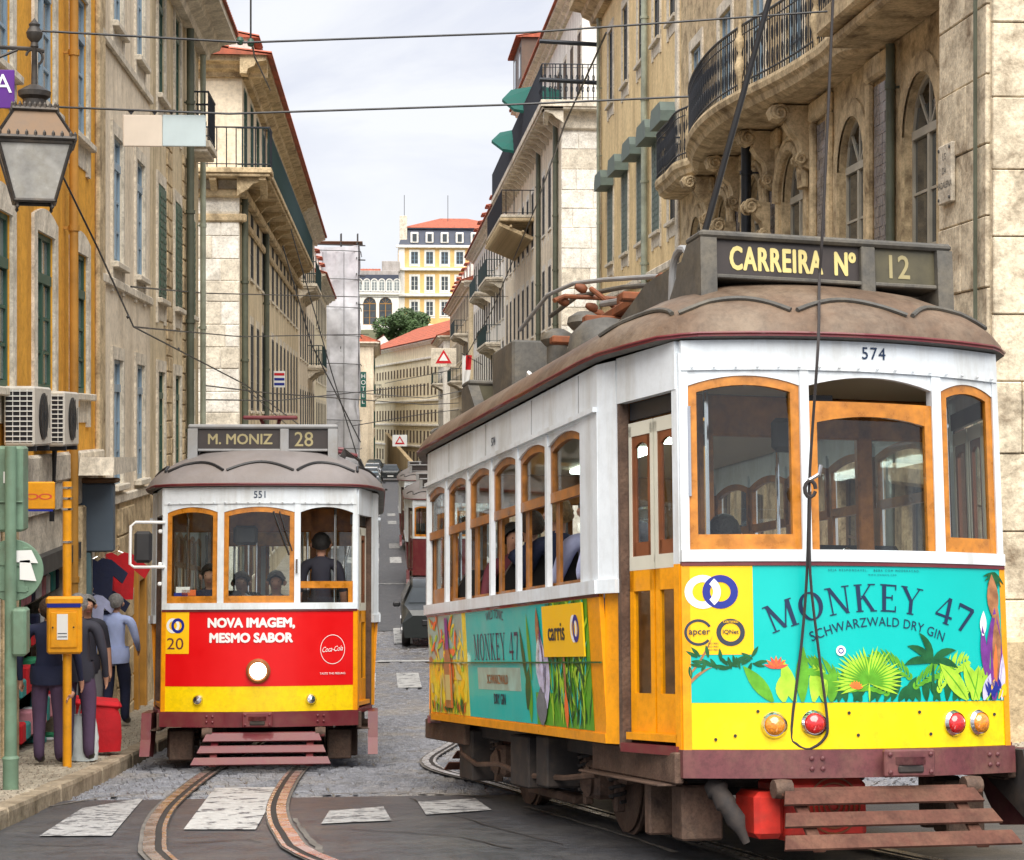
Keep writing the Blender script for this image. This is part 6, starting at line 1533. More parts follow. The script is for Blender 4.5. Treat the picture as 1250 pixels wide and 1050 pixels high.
        for i, (a, b) in enumerate(ww):
            a2 = a+(.035 if i == 0 else 0); b2 = b-(.035 if i == 2 else 0)
            za = lambda t: 2.615+.055*(1-(2*t-1)**2)
            P('window_head', 'twhite', E, a2, b2, za, 2.80, th=.04, off=-.004, n=10)
            t_ = .048
            if cfg['style'][i] == 'full':
                w_ = P('window', 'varn', E, a2, a2+t_, 1.705, 2.615, th=.035, off=-.012, n=1); P('stile', 'varn', E, b2-t_, b2, 1.705, 2.615, th=.035, off=-.012, n=1, par=w_)
                P('arch_rail', 'varn', E, a2, b2, lambda t: za(t)-.052, za, th=.034, off=-.013, n=10, par=w_); P('bottom_rail', 'varn', E, a2+t_, b2-t_, 1.705, 1.705+(.085 if cfg.get('big') else .07), th=.034, off=-.013, n=6, par=w_)
                P('pane', TG, E, a2+.03, b2-.03, 1.75, lambda t: za(t)-.03, th=.004, off=-.03, n=8, par=w_)
            elif cfg['style'][i] == 'hopper':
                w_ = P('window', 'varn', E, a2, a2+t_, 1.705, 2.52, th=.035, off=-.008, n=1); P('stile', 'varn', E, b2-t_, b2, 1.705, 2.52, th=.035, off=-.008, n=1, par=w_)
                P('top_rail', 'varn', E, a2, b2, lambda t: 2.40+.05*(1-(2*t-1)**2), 2.53, th=.034, off=-.009, n=10, par=w_)
                P('pane', TG, E, a2+.03, b2-.03, 1.71, lambda t: 2.43, th=.004, off=-.03, n=8, par=w_)
                P('inner_ceiling_trim', 'black', E, a2, a2+.25, 2.46, 2.60, th=.02, off=-.25, n=2, par=w_)
            else:
                w_ = P('window', 'varn', E, a2, b2, 1.85, 1.92, th=.034, off=-.013, n=6); P('stile', 'varn', E, b2-t_, b2, 1.705, 1.9, th=.03, off=-.014, n=1, par=w_)
                P('pane', TG, E, a2, b2-.03, 1.71, 1.86, th=.004, off=-.03, n=6, par=w_)
        for (a, b) in ((pl[0], pl[1]), (pl[2], pl[3])):
            if e < 0: a, b = -b, -a
            P('pillar', 'twhite', E, a, b, 1.70, 2.80, th=.07, off=.006, n=1)
        for s in (-1, 1): P('corner_pillar', 'twhite', E, s*(WC_-.035), s*(WC_+.01), 1.70, 2.80, th=.09, off=.004, n=1)
        P('front_fascia', 'twhite', E, -WC_, WC_, 2.70, 2.868, th=.045, off=.012, n=24, smooth=True)
        b = MB()
        for k in range(17): p = E(-.92+.115*k, 2.715, .03); b.lathe([(.008, -.006), (.008, .004), (.001, .008)], 6, T(p) @ RY(H2*e))
        b.build('rivet', MT['twhite'], r)
    # ---- roof
    O = roof_outline(); n = len(O)
    b = MB(); rs = (1, .985, .95, .88, .78, .64, .48, .3, .12, .0)
    b.loft([[roof_pt(o, q) for o in O] for q in rs], cap=False); ro = b.build('roof', MT[roofm], r, smooth=True)
    b = MB(); b.loft([[(o[0], o[1], z) for o in O] for z in (2.892, 2.878)], cap=False); b.build('roof_edge', MT['tmaroon'], r)
    b = MB(); b.loft([[(o[0]*.999, o[1]*.999, 2.878) for o in O], [(o[0]*.98, o[1]*.95, 2.872) for o in O]], cap=False); b.build('eave_underside', MT['boxg'], r)
    b = MB(); b.tube([(o[0]+.0, o[1], 2.897) for o in O], .009, 6, closed=True); b.build('edge_bead', MT['tmaroon'], r, smooth=True)
    def on_roof(fx, y):   # height of the roof at x, y
        r_ = min(1, abs(y)/1.24) if abs(fx) < 2.35 else min(1, sqrt((y/1.1)**2+((abs(fx)-2.35)/1.2)**2)); return 2.895+.40*(1-r_**2.5)
    def rib(i0, i1, lift):
        pts = []
        for k in range(13):
            t = k/12; f = i0+(i1-i0)*t; i = int(f) % n; o = Vector(O[i]).lerp(Vector(O[(i+1) % n]), f-int(f)); p = roof_pt(o, .93-lift*sin(pi*t)); pts.append((p[0], p[1], p[2]+.012))
        MB().tube(pts, .014, 6).build('rain_rib', MT['black' if roofm == 'roofg' else 'boxg'], ro, smooth=True)
    for i0, i1 in ((3.6, 8.9), (9.2, 14.8), (15.1, 20.4)): rib(i0, i1, .10); rib(i0+n/2, i1+n/2, .10)
    for i0, i1 in ((.4, 3.3), (20.7, 23.6)): rib(i0, i1, .08); rib(i0+n/2, i1+n/2, .08)
    # ---- destination box
    def signbox(e):
        hw = .80 if cfg.get('big') else .77; x0, x1 = (2.80, 3.06); ysh = 0
        s = MB(); 
        s.cbox(x0, x1, -hw, hw, 3.50, 3.545, .015); s.cbox(x0, x1-.01, -hw+.10, hw-.10, 3.265, 3.29, .006)
        o = s.build('destination_box', MT[cfg['boxm']], r, M=RZ(0 if e > 0 else pi) @ T((0, .05*e if cfg.get('big') else 0, .03 if cfg.get('big') else 0)))
        for g in (-1, 1): MB().prism([(x0-.30, 3.02), (x1, 3.02), (x1, 3.50), (x0+.02, 3.50), (x0-.30, 3.22)] if cfg.get('big') else [(x0, 3.02), (x1, 3.02), (x1, 3.5), (x0, 3.5)], g*hw-(.10 if g > 0 else 0), g*hw+(.10 if g < 0 else 0)).build('box_side', MT[cfg['boxm']], o, fix=True)
        xm = .255 if cfg.get('big') else .22
        MB().cbox(x0, x1-.004, xm-.045, xm+.045, 3.2, 3.499, .006).build('box_divider', MT[cfg['boxm']], o)
        MB().box(x0+.02, x1-.04, -hw+.101, xm-.046, 3.291, 3.499).build('destination_blind', MT['blind'], o)
        MB().box(x0+.02, x1-.04, xm+.046, hw-.101, 3.291, 3.499).build('number_blind', MT['blind2' if cfg.get('big') else 'blind'], o)
        if e > 0:
            for (t, yc, h, m_, sx, bold, wid) in cfg['sign']:
                v, f = text2d(t, h, 0, sx, wid or 1); f = clockwise_fix(v, f); v, f = boldset(v, f, bold*h); b = MB(); b.add([(x1-.038+(q[2] if len(q) > 2 else 0), yc+q[0]-ysh, 3.395-h/2+q[1]) for q in v], f); b.build('sign_lettering', MT[m_], o)
    signbox(1); signbox(-1)
    # ---- running gear
    for g in (-1, 1):
        MB().cbox(-2.4, 1.6, g*.86-.04, g*.86+.04, .50, .62, .01).build('side_beam', MT['underd'], r)
        MB().cbox(1.75, 3.28, g*1.0-.025, g*1.0+.025, .44, .61, .008).build('platform_beam', MT['under'], r); MB().cbox(-3.28, -1.75, g*1.0-.025, g*1.0+.025, .44, .61, .008).build('platform_beam', MT['under'], r)
        MB().cbox(1.7, 3.2, g*1.0-.01, g*1.0+g*.10 if g > 0 else g*1.0+.01, .425, .437, .003).build('beam_flange', MT['under'], r) if g > 0 else MB().cbox(1.7, 3.2, -1.10, -.99, .425, .437, .003).build('beam_flange', MT['under'], r)
        b = MB(); b.cbox(-1.9, 1.75, g*.78-.03, g*.78+.03, .34, .44, .01)
        tf = b.build('truck_frame', MT['under'], r)
        MB().cbox(-.6, .6, g*.78-.03, g*.74+.03, .14, .20, .01).build('truss_bar', MT['under'], tf)
        for u in (-1.22, 1.22):
            w_ = MB().lathe([(.0, -.07), (.30, -.07), (.335, -.03), (.335, .035), (.36, .05), (.36, .07), (0, .07)], 32, T((u, g*.55, .335)) @ RX(H2 if g < 0 else -H2)).build('wheel', MT['under'], r, smooth=True)
            MB().lathe([(.27, .0), (.33, .0), (.33, .01), (.27, .012)], 32, T((u, g*.63, .335)) @ RX(H2 if g < 0 else -H2)).build('tyre_face', MT['under'], w_)
            MB().cbox(u-.13, u+.13, g*.80-.08, g*.80+.08, .22, .46, .03).build('axle_box', MT['under'], r)
            MB().lathe([(.09, 0), (.10, .02), (.06, .05), (.0, .055)], 16, T((u, g*.88, .33)) @ RX(H2 if g < 0 else -H2)).build('axle_cap', MT['under'], r, smooth=True)
            for q in (-.34, .34):
                b = MB(); b.tube([(u+q+.05*cos(a*.9), g*.80+.05*sin(a*.9), .22+a*.0075) for a in range(36)], .013, 4); b.build('coil_spring', MT['underd'], r)
                MB().cbox(u+q-.03, u+q+.03, g*.72+(-.10 if g < 0 else .04), g*.72+(-.04 if g < 0 else .10), .16, .6, .008).build('hanger', MT['under'], r)
        for x, y0, z0, z1, L_ in ((-.05, .9, .22, .58, .5), (.62, .92, .26, .6, .28), (-1.9, .86, .16, .56, .45), (2.66, .86, .12, .42, .09), (3.0, .80, .12, .42, .18)):
            MB().cbox(x-L_/2, x+L_/2, g*y0-.12, g*y0+.12, z0, z1, .012).build('equipment_box', MT['under' if x > 1 else 'underd'], r)
        MB().tube([(-2.3, g*.95, .52), (-2.0, g*.98, .36), (-1.5, g*.98, .30), (-.8, g*.98, .34), (0, g*.98, .30), (1.0, g*.98, .34), (1.7, g*.98, .40)], .02, 6).build('air_pipe', MT['under'], r, smooth=True)
        MB().prism([(2.55, .60), (3.15, .60), (3.2, .34), (3.3, .18), (2.95, .15), (2.8, .3)], g*1.14-.05, g*1.14+.05).build('step_bracket', MT[cfg['bump'] if g > 0 or not cfg.get('big') else 'underd'], r, fix=True) if not (cfg.get('big') and g < 0) else None
        MB().tube([(1.22, -.5, .335), (1.22, .5, .335)], .06, 10).build('axle', MT['underd'], r) if g > 0 else MB().tube([(-1.22, -.5, .335), (-1.22, .5, .335)], .06, 10).build('axle', MT['underd'], r)
    MB().cbox(-1.9, 3.2, -.85, .85, .50, .78, .02).build('underframe', MT['underd'], r); MB().cbox(-.7, .7, -.42, .42, .18, .5, .06).build('traction_motor', MT['underd'], r)
    # ---- cow catcher: sloping slats hung before the wheels
    for e in (-1, 1):
        ra = RZ(0 if e > 0 else pi); fc = empty('fender', parent_none, 0) if False else None
        hold = MB().tube([(3.52, -.52, .40), (3.52, .66, .40)], .028, 10).build('fender_rod', MT[cfg['fender']], r, M=ra)
        for i, (x, z, w0) in enumerate(((3.58, .375, .585), (3.69, .27, .63), (3.80, .165, .68))):
            MB().prism([(.05-w0, -.044), (.05+w0, -.044), (.05+w0-.03, .044), (.05-w0+.03, .044)], -.008, .008, M=T((x, 0, z)) @ RY(-.75) @ RZ(H2)).build('slat', MT[cfg['fender']], hold)
        for y in (-.42, .52): MB().cbox(-.03, .42, y-.035, y+.035, -.012, .012, .004, M=T((3.50, 0, .42)) @ RY(.72) @ T((0, 0, -.03))).build('fender_strap', MT[cfg['fender']], hold)
        for y in (-.5, .62): MB().lathe([(.05, -.05), (.055, 0), (.05, .05)], 10, T((3.50, y, .42)) @ RX(H2)).build('fender_bearing', MT['under'], hold, smooth=True)
        q = MB(); q.cbox(3.50+.075, 3.54+.075, -.15+cfg['cpx'], .15+cfg['cpx'], .478, .625, .01); cp = q.build('coupler_plate', MT[cfg['bump']], r, M=ra)
        MB().cbox(3.60, 3.628, -.075+cfg['cpx'], .075+cfg['cpx'], .50, .54, .008).build('coupler_slot', MT['underd'], cp)
        MB().loft([[(3.61+.03*sin(pi*k/8), cfg['cpx']-.1+.2*k/8+.0, .565+.02*cos(a)) for a in (0, 1.57, 3.14, 4.71)] for k in range(9)]).build('coupler_lip', MT[cfg['bump']], cp)
        rv = MB().lathe([(.013, 0), (.013, .008), (.001, .014)], 8).mesh('rivet_head', MT[cfg['bump']])
        for sc in (-.30, .82 if cfg.get('big') else .62):
            sc = sc if cfg.get('big') else sc*1.0-.18*(sc < 0)
            for dx in (-.03, .03):
                for dz in (.525, .58): p = SURF_END(1)(sc+dx, dz, .036); link('rivet_head', rv, cp, T(p) @ RY(H2))
        for dy in (-.12, .12):
            for dz in (.505, .60): link('rivet_head', rv, cp, T((3.616, cfg['cpx']+dy, dz)) @ RY(H2))
    # ---- interior: seats, poles, dash
    seat = MB().cbox(-.2, .2, -.42, .42, .40, .47, .03).mesh('seat', MT['leather']); 
    sb = MB(); sb.prism([(-.42, .45), (.42, .45), (.42, .85), (.34, .98), (-.34, .98), (-.42, .85)], -.03, .03, M=T((.22, 0, 0)) @ RZ(H2)); sbm = sb.mesh('seat_back', MT['leather'])
    leg = MB().cbox(-.16, .16, -.36, .36, 0, .4, .01).mesh('seat_base', MT['varnd'])
    for k in range(6):
        for g in (-1, 1):
            s_ = link('seat', seat, r, T((-1.95+.72*k, g*.66, .86))); link('seat_back', sbm, s_); link('seat_base', leg, s_)
    for e in (-1, 1):
        for y in (-1.0, -.52, .52, 1.0): MB().cbox(e*2.46-.03, e*2.46+.03, y-.05, y+.05, .86, 2.7, .01).build('bulkhead_post', MT['varnd'], r)
        for g in (-1, 1): MB().cbox(e*2.46-.02, e*2.46+.02, g*.76-.20, g*.76+.20, .86, 1.7, .01).build('bulkhead_panel', MT['varnd'], r); MB().box(e*2.46-.003, e*2.46+.003, g*.76-.19, g*.76+.19, 1.7, 2.5).build('pane', TG, r)
        MB().cbox(e*2.46-.03, e*2.46+.03, -1.05, 1.05, 2.45, 2.7, .01).build('bulkhead_header', MT['varnd'], r)
        MB().cbox(e*3.02-.2, e*3.02+.2, -.3, .3, .86, 1.62, .05).build('driver_desk', MT['inner'], r); MB().lathe([(.11, 0), (.12, .05), (.05, .08), (.02, .12), (.001, .13)], 14, T((e*3.05, .12, 1.62))).build('controller', MT['chrome'], r, smooth=True)
        for y in (-.75, .75): MB().tube([(e*3.1, y, .86), (e*3.1, y, 2.7)], .016, 8).build('grab_pole', MT['chrome'], r)
    for x in (-1.5, 0, 1.5): 
        for y in (-.35, .35): MB().tube([(x, y, .86), (x, y, 2.7)], .015, 8).build('grab_pole', MT['chrome'], r)
    for x in (-1.6, -.5, .6, 1.7): MB().cbox(x-.3, x+.3, -.09, .09, 2.66, 2.70, .01).build('ceiling_lamp', mat('lamp_tube', (.8, .85, .8), .4, var=0, emit=((.85, 1, .92), 4)), r)
    MB().cbox(2.95, 3.0, -.30, -.05, 2.3, 2.5, .03).build('inner_mirror', MT['black'], r)
    return r
MT['cream_w'] = mat('door_cream', (.62, .60, .50), .4, var=.1)
def pose_matrix(Xr, D, Z, yaw, pitch, roll):
    away = Vector((-sin(yaw)*cos(pitch), cos(yaw)*cos(pitch), sin(pitch))); u = -away; v0 = Vector((cos(yaw), sin(yaw), 0)); z0 = v0.cross(away)
    v = cos(roll)*v0-sin(roll)*z0; z = v.cross(away)
    W = Matrix(((cos(YAW), sin(YAW), 0), (-sin(YAW), cos(YAW), 0), (0, 0, 1)))
    u, v, z = W @ u, W @ v, W @ z; p = W @ Vector((Xr, D, Z)); p.z += CAMZ
    return Matrix(((u.x, v.x, z.x, p.x), (u.y, v.y, z.y, p.y), (u.z, v.z, z.z, p.z), (0, 0, 0, 1)))
cfgA = dict(label='large yellow and white tram with turquoise advertising and brown roof climbing the bend', roof='roofb', front='teal', bump='tmaroon_dusty', fender='fenderb', pillars=(-.337, -.287, .478, .541), style=('full', 'hopper', 'full'), big=True, boxm='boxg', cpx=.20,
            sign=[('CARREIRA', -.315, .135, 'cream_print', .60, .042, 1.12), ('Nº', .12, .135, 'cream_print', .62, .045, 1.05), ('12', .47, .14, 'dim_print', .85, .02, 0)])
cfgB = dict(label='yellow and white tram with bright red advertising panel and grey roof coming up the street', roof='roofg', front='tred', bump='tmaroon', fender='tmaroon', pillars=(-.42, -.355, .35, .41), style=('full', 'full', 'open'), big=False, boxm='boxl', cpx=0,
            sign=[('M. MONIZ', -.235, .105, 'dim_print', .98, .03, 0), ('28', .42, .15, 'dim_print', .95, .006, 0)])
MA = pose_matrix(1.051, 13.295, -2.857, radians(14.67), radians(-7.32), radians(1.79))
MBm = pose_matrix(-2.781, 21.768, -3.879, radians(4.2), radians(-5.65), radians(.10))
tA = tram(MA, cfgA); tB = tram(MBm, cfgB)
cfgC = dict(cfgB, label='dark red and cream tram far down the street behind the dark car', lower='tmaroon', front='tmaroon', sign=[('28', .42, .15, 'dim_print', .95, .006, 0)], style=('full', 'full', 'full'), group='trams waiting down the street')
tC = tram(Matrix.Translation((1.95, 62, .02)) @ RZ(-H2), cfgC)
tD = copy_tree(tC); tD.matrix_world = Matrix.Translation((1.9, 80, .02)) @ RZ(-H2); tD['label'] = 'second dark red tram, standing behind the first one far down the street'
# ---------------------------------------------------------- tram A details
EA = SURF_END(1); SA = SURF_SIDE(-1)
def panel(surf, a, b, z0, z1, off, m, par, name, n=10): return MB().band(surf, a, b, z0, z1, th=.001, off=off, n=n).build(name, MT[m], par)
def txt(surf, t, x, z, h, m, par, off=.008, bold=0, sx=1, space=1, name='lettering', sgn=1):
    v, f = text2d(t, h, 0, sx, space); f = clockwise_fix(v, f); v, f = boldset(v, f, bold*h); return decal(lambda a, c, o: surf(x+sgn*a, z+c, o), v, f, off, m, par, name)
def details_A():
    r = tA; rnd = random.Random(12)
    ad = panel(EA, -WC_+.002, -.615, 1.135, 1.617, .0045, 'plate_y', r, 'printed_square', 8)
    for x, m_, o in ((-.875, 'printw', .007), (-.785, 'blue', .0075)): v, f = ring2(x, 1.475, .053, .092); decal(EA, v, f, o, m_, ad, 'printed_ring')
    v, f = ring2(-.875, 1.475, .053, .092, -.9, .9, 12); decal(EA, v, f, .009, 'printw', ad, 'printed_ring')
    v, f = ring2(-.90, 1.255, .058, .072, .5, 5.6); decal(EA, v, f, .007, 'printk', ad, 'certificate_ring'); txt(EA, 'apcer', -.895, 1.245, .034, 'printk', ad, .0075, .01)
    v, f = ring2(-.735, 1.255, .050, .074); decal(EA, v, f, .007, 'printk', ad, 'certificate_ring'); txt(EA, 'IQNet', -.735, 1.248, .022, 'printk', ad, .0075, .01)
    txt(EA, 'CERTIFIED', -.735, 1.306, .012, 'plate_y', ad, .0085, .01)
    for k in range(3): txt(EA, 'ISO 9001', -.825, 1.19-.017*k, .010, 'printk', ad, .007)
    # lettering
    v, f = serif_text('MONKEY 47', .150, .16); w0 = max(a for a, c in v); k = .60/w0; v2 = [(a*k, c) for a, c in v]
    res = []
    for a, c in v2: t = a/.60; sl = atan(-2*.125*t/.60); res.append((.08+a-c*sin(sl), 1.245+.125*(1-t*t)+c*cos(sl)))
    decal(EA, res, clockwise_fix(res, f), .006, 'pnavy', r, 'lettering')
    v, f = text2d('SCHWARZWALD DRY GIN', .050, .004, .82, 1.05); w0 = max(a for a, c in v); k = .40/w0
    res = [(.10+a*k-c*sin(atan(-2*.085*(a*k/.40)/.40)), 1.205+.085*(1-(a*k/.40)**2)+c) for a, c in v]; decal(EA, res, clockwise_fix(res, f), .006, 'pnavy', r, 'lettering')
    txt(EA, 'SEJA RESPONSAVEL.   BEBA COM MODERACAO.', .08, 1.588, .012, 'pnavy', r, .006, 0, 1, 1.6); txt(EA, 'WWW.DRINKIQ.COM', .12, 1.565, .009, 'pnavy', r, .006, 0, 1, 1.5)
    # printed plants along the lower edge
    def put(vf, m_, off, nm='printed_leaf'): v, f = vf; v = [(a, max(.878, c)) for a, c in v]; return decal(EA, v, f, off, m_, r, nm)
    Z0 = .88
    for k in range(26): x = -.25+.045*k; put(leaf2(x, Z0, rnd.uniform(.9, 2.2), rnd.uniform(.08, .2), .05, rnd.uniform(-.6, .6)), 'pg3', .005)
    put(leaf2(-.97, 1.0, .8, .28, .012, .4), 'pbrown', .0055); put(leaf2(-.97, .94, 1.2, .2, .016, -.8), 'pbrown', .0055)
    for k in range(26): put(leaf2(-.95+rnd.uniform(0, .34), 1.05+rnd.uniform(0, .08), rnd.uniform(0, 6.28), .07, .02), 'pg3', .006)
    for x, a, L_, m_ in ((-.40, 1.9, .24, 'pg2'), (-.36, 1.6, .30, 'pg1'), (-.30, 1.35, .24, 'pg2'), (-.24, 1.7, .26, 'pg2'), (-.2, 1.5, .18, 'pg1'), (-.52, 2.2, .25, 'pg1'), (-.46, 1.75, .15, 'pg2')): put(leaf2(x, Z0, a, L_, .075, rnd.uniform(-.3, .3)), m_, .0065)
    for k in range(7): put(leaf2(-.50, 1.06, .3+k*.42, .07, .018), 'porange' if k % 2 else 'pred', .007, 'printed_flower')
    for fx, fz, a, b_ in ((.28, .93, .9, -.9), (.45, .90, 1.3, -1.0), (-.1, .92, 2.1, .9), (.16, .9, 2.4, .9), (.62, .9, .9, -.9), (.30, .98, 2.2, 1.0)): put(frond2(fx, fz, a, .30, b_, 12, .018, rnd), 'pg1' if fx < .4 else 'pg2', .007)
    put(fan2(.02, .98, .21, -.25, pi+.25, 30, .022, rnd), 'pg2', .0085); put(fan2(.02, .98, .17, -.15, pi+.15, 24, .010, rnd), 'pg1', .0095)
    put(leaf2(.02, Z0, pi/2, .11, .012), 'pg2', .0095)
    for a in (.35, .9, 1.5, 2.1, 2.7): put(leaf2(.42, 1.09, a, .19, .045, -.9 if a < 1.5 else .9), 'pg3', .008)
    put(leaf2(.42, .92, pi/2-.05, .18, .02), 'pg3', .0078)
    for x, a, L_ in ((.66, 2.2, .28), (.74, 1.9, .24), (.80, 1.3, .30), (.70, 1.2, .2)): put(leaf2(x, Z0, a, L_, .10, .2), 'pg2', .009); put(leaf2(x, Z0, a, L_*.95, .008, .2), 'pg1', .010)
    for k in range(7): put(leaf2(-.06, .95, .2+k*.4, .045, .016), 'porange', .0102, 'printed_flower')
    v, f = ring2(-.02-.12, 1.155, 0.0005, .028); put((v, f), 'printw', .009, 'printed_flower'); v, f = ring2(-.14, 1.155, .010, .016); put((v, f), 'blue', .010, 'printed_flower')
    # tall painted figure in a purple coat at the panel's end, kept plain
    for x, z, a, L_, w_, m_ in ((.86, Z0, 1.52, .52, .13, 'ppurple'), (.88, .98, 1.5, .44, .07, 'pbrown'), (.80, 1.02, 1.62, .28, .05, 'ppurple'), (.79, 1.24, 1.5, .14, .05, 'printw'), (.88, 1.34, 1.6, .25, .09, 'pbrown'), (.87, .95, 1.5, .25, .03, 'porange'), (.78, Z0, 1.2, .16, .06, 'plilac'), (.92, Z0, 1.5, .26, .05, 'plilac')): put(leaf2(x, z, a, L_, w_), m_, .0105, 'printed_figure')
    for k in range(18): put(leaf2(.83+rnd.uniform(-.05, .12), Z0+rnd.uniform(0, .06), rnd.uniform(.6, 2.5), .07, .02), 'blue' if k % 3 else 'plate_y', .0115)
    for k in range(8): put(leaf2(.90, 1.60, 3.4+k*.3, .10, .016), 'pg3', .010)
    txt(EA, '574', .10, 2.772, .068, 'pnavy', r, .016, .004, .95, 1.15, 'number')
    # side: advert print
    def paint(n, x0, x1, z0, z1, cols, L0, L1, w_, o0, up=True):
        for ci, c in enumerate(cols):
            b = MB()
            for k in range(n//len(cols)):
                v, f = leaf2(rnd.uniform(x0, x1), rnd.uniform(z0, z1), rnd.uniform(.8, 2.4) if up else rnd.uniform(0, 6.28), rnd.uniform(L0, L1), w_*rnd.uniform(.6, 1.4), rnd.uniform(-.9, .9), 4)
                v = [(min(x1+.08, max(x0-.08, a)), min(1.472, max(.692, q))) for a, q in v]
                b.add([SA(p[0], p[1], o0+ci*.0012+k*.00002) for p in v], f)
            setp(b.build('printed_leaf', MT[c], r), kind='stuff')
    panel(SA, -2.42, -1.02, .69, 1.475, .003, 'pyel', r, 'printed_panel', 1); panel(SA, -1.02, .92, .69, 1.475, .003, 'teal', r, 'printed_panel', 1); panel(SA, .92, 2.2, .69, 1.475, .003, 'pg1', r, 'printed_panel', 1)
    panel(SA, .92, 1.35, .9, 1.475, .004, 'teal', r, 'printed_panel', 1); panel(SA, -2.42, -1.15, 1.12, 1.475, .0036, 'print_sage', r, 'printed_panel', 1)
    paint(90, -2.34, -1.2, 1.05, 1.42, ['print_sage', 'pbrown', 'pyel', 'pg2', 'porange'], .05, .22, .045, .0042, False)
    paint(70, -2.34, -1.15, .70, 1.05, ['pyel', 'plate_y', 'pyel', 'cream_print'], .08, .25, .07, .0045, False)
    paint(60, -2.34, -1.1, .69, .72, ['pg1', 'pg2', 'porange', 'pg3'], .05, .15, .035, .0085)
    def sput(vf, m_, off, nm='printed_leaf'): v, f = vf; v = [(a, min(1.474, max(.69, c))) for a, c in v]; return decal(SA, v, f, off, m_, r, nm)
    sput(poly([(-1.82, .74), (-1.54, .74), (-1.53, 1.05), (-1.61, 1.2), (-1.63, 1.36), (-1.73, 1.36), (-1.75, 1.2), (-1.83, 1.05)]), 'pbrown', .0145, 'printed_bottle'); sput(poly([(-1.74, 1.2), (-1.62, 1.2), (-1.63, 1.45), (-1.73, 1.45)]), 'ppurple', .0150, 'printed_bottle')
    sput(poly([(-1.80, .8), (-1.56, .8), (-1.56, 1.0), (-1.80, 1.0)]), 'cream_print', .0150, 'printed_bottle'); sput(poly([(-1.62, .74), (-1.56, .74), (-1.57, 1.1), (-1.62, 1.1)]), 'porange', .0155, 'printed_bottle')
    panel(SA, -.70, .55, .9, 1.06, .0045, 'print_sage', r, 'printed_panel', 1)
    v, f = serif_text('MONKEY 47', .19, .16); w0 = max(a for a, c in v); decal(SA, [(-.12+a/w0*.66, 1.115+c) for a, c in v], clockwise_fix(v, f), .006, 'pnavy', r, 'lettering')
    txt(SA, 'SCHWARZWALD', -.10, .945, .065, 'pbrown', r, .0062, .01, .8, 1.1); txt(SA, 'DRY GIN', -.06, .80, .075, 'pnavy', r, .006, .01, .8)
    v, f = bent('WILD TONIC', .065, -.1, 1.35, .06, .42, 0, .9); decal(SA, v, clockwise_fix(v, f), .006, 'pnavy', r, 'lettering')
    sput(leaf2(.78, .70, 1.57, .35, .12), 'pg1', .006); sput(leaf2(.72, .95, 1.9, .42, .08), 'pg3', .0062); sput(leaf2(.84, .98, 1.7, .45, .08), 'pg1', .0064); sput(leaf2(.70, .78, 1.3, .3, .14), 'pg3', .0066)
    paint(200, 1.30, 2.12, .69, 1.40, ['pg3', 'pg1', 'pg2', 'teal', 'pg2', 'pg3'], .10, .26, .03, .0046)
    for x, z, a, L_, w_, m_ in ((1.12, .9, 1.57, .38, .26, 'plilac'), (1.20, .8, 1.4, .42, .16, 'plilac'), (1.08, .69, 1.57, .25, .26, 'cloth_grey'), (1.08, 1.16, 1.62, .30, .10, 'pbrown'), (1.2, 1.05, 1.9, .35, .04, 'ppurple'), (1.02, 1.02, 1.3, .28, .08, 'printw'), (1.16, .86, 1.2, .25, .03, 'cloth_grey'), (1.22, .95, 1.9, .25, .03, 'cloth_grey')): sput(leaf2(x, z, a, L_, w_), m_, .0130, 'printed_figure')
    sput(leaf2(1.66, .69, 1.57, .75, .045), 'pbrown', .0125); sput(leaf2(1.66, .69, 1.57, .24, .09), 'porange', .0128)
    plt = MB().band(SA, 1.24, 2.14, 1.13, 1.455, th=.012, off=.022, n=1).build('fleet_plate', MT['plate_y'], r)
    txt(SA, 'carris', 1.56, 1.235, .115, 'printk', plt, .0235, .02, 1.05)
    for x, m_ in ((1.95, 'printw'), (2.0, 'blue')): v, f = ring2(x, 1.30, .05, .085, sx=.8); decal(SA, v, f, .0235 if m_ == 'printw' else .024, m_, plt, 'printed_ring')
    P_ = MB().band(SA, -2.44, 2.44, 1.09, 1.10, th=.01, off=.017, n=1).build('rub_moulding', MT['pg3'], r)
    txt(SA, '574', -.1, 2.665, .06, 'pnavy', r, .006, .002, .9, 1, 'number')
    # tail and marker lamps
    for s, z, m_ in ((-.515, .757, 'lens_a'), (-.30, .765, 'lens_r'), (.56, .757, 'lens_r'), (.735, .757, 'lens_a')):
        p = EA(s, z, 0); a = atan(2*BUL*s/WC_**2)
        Mx = T(p) @ RZ(a) @ RY(H2); o = MB().lathe([(.068, -.01), (.072, .012), (.060, .03), (.058, .02)], 24, Mx).build('marker_lamp', MT['chrome'], r, smooth=True)
        MB().lathe([(.056, .012), (.055, .03), (.042, .046), (.02, .055), (.0, .057)], 20, Mx).build('lens', MT[m_], o, smooth=True)
    for s, z in ((-.72, .70), (-.6, .83), (-.1, .82), (-.05, .70), (.33, .82), (.40, .70), (.86, .80), (-.82, .68)): p = EA(s, z, .003); MB().lathe([(.009, 0), (.009, .004)], 8, T(p) @ RY(H2)).build('bolt_hole', MT['black'], r)
    # gear seen under the front
    MB().cbox(3.0, 3.4, -.45, .05, .13, .47, .04).build('magnetic_brake', MT['redgear'], r)
    MB().cbox(3.1, 3.42, -.62, -.45, .15, .40, .03).build('red_bracket', MT['redgear'], r)
    for k in range(5): MB().tube([(3.41, -.16+.03*(k+1)*cos(a*pi/12), .32+.03*(k+1)*sin(a*pi/12)) for a in range(-6, 19)], .006, 4).build('brake_ring', MT['rust'], r)
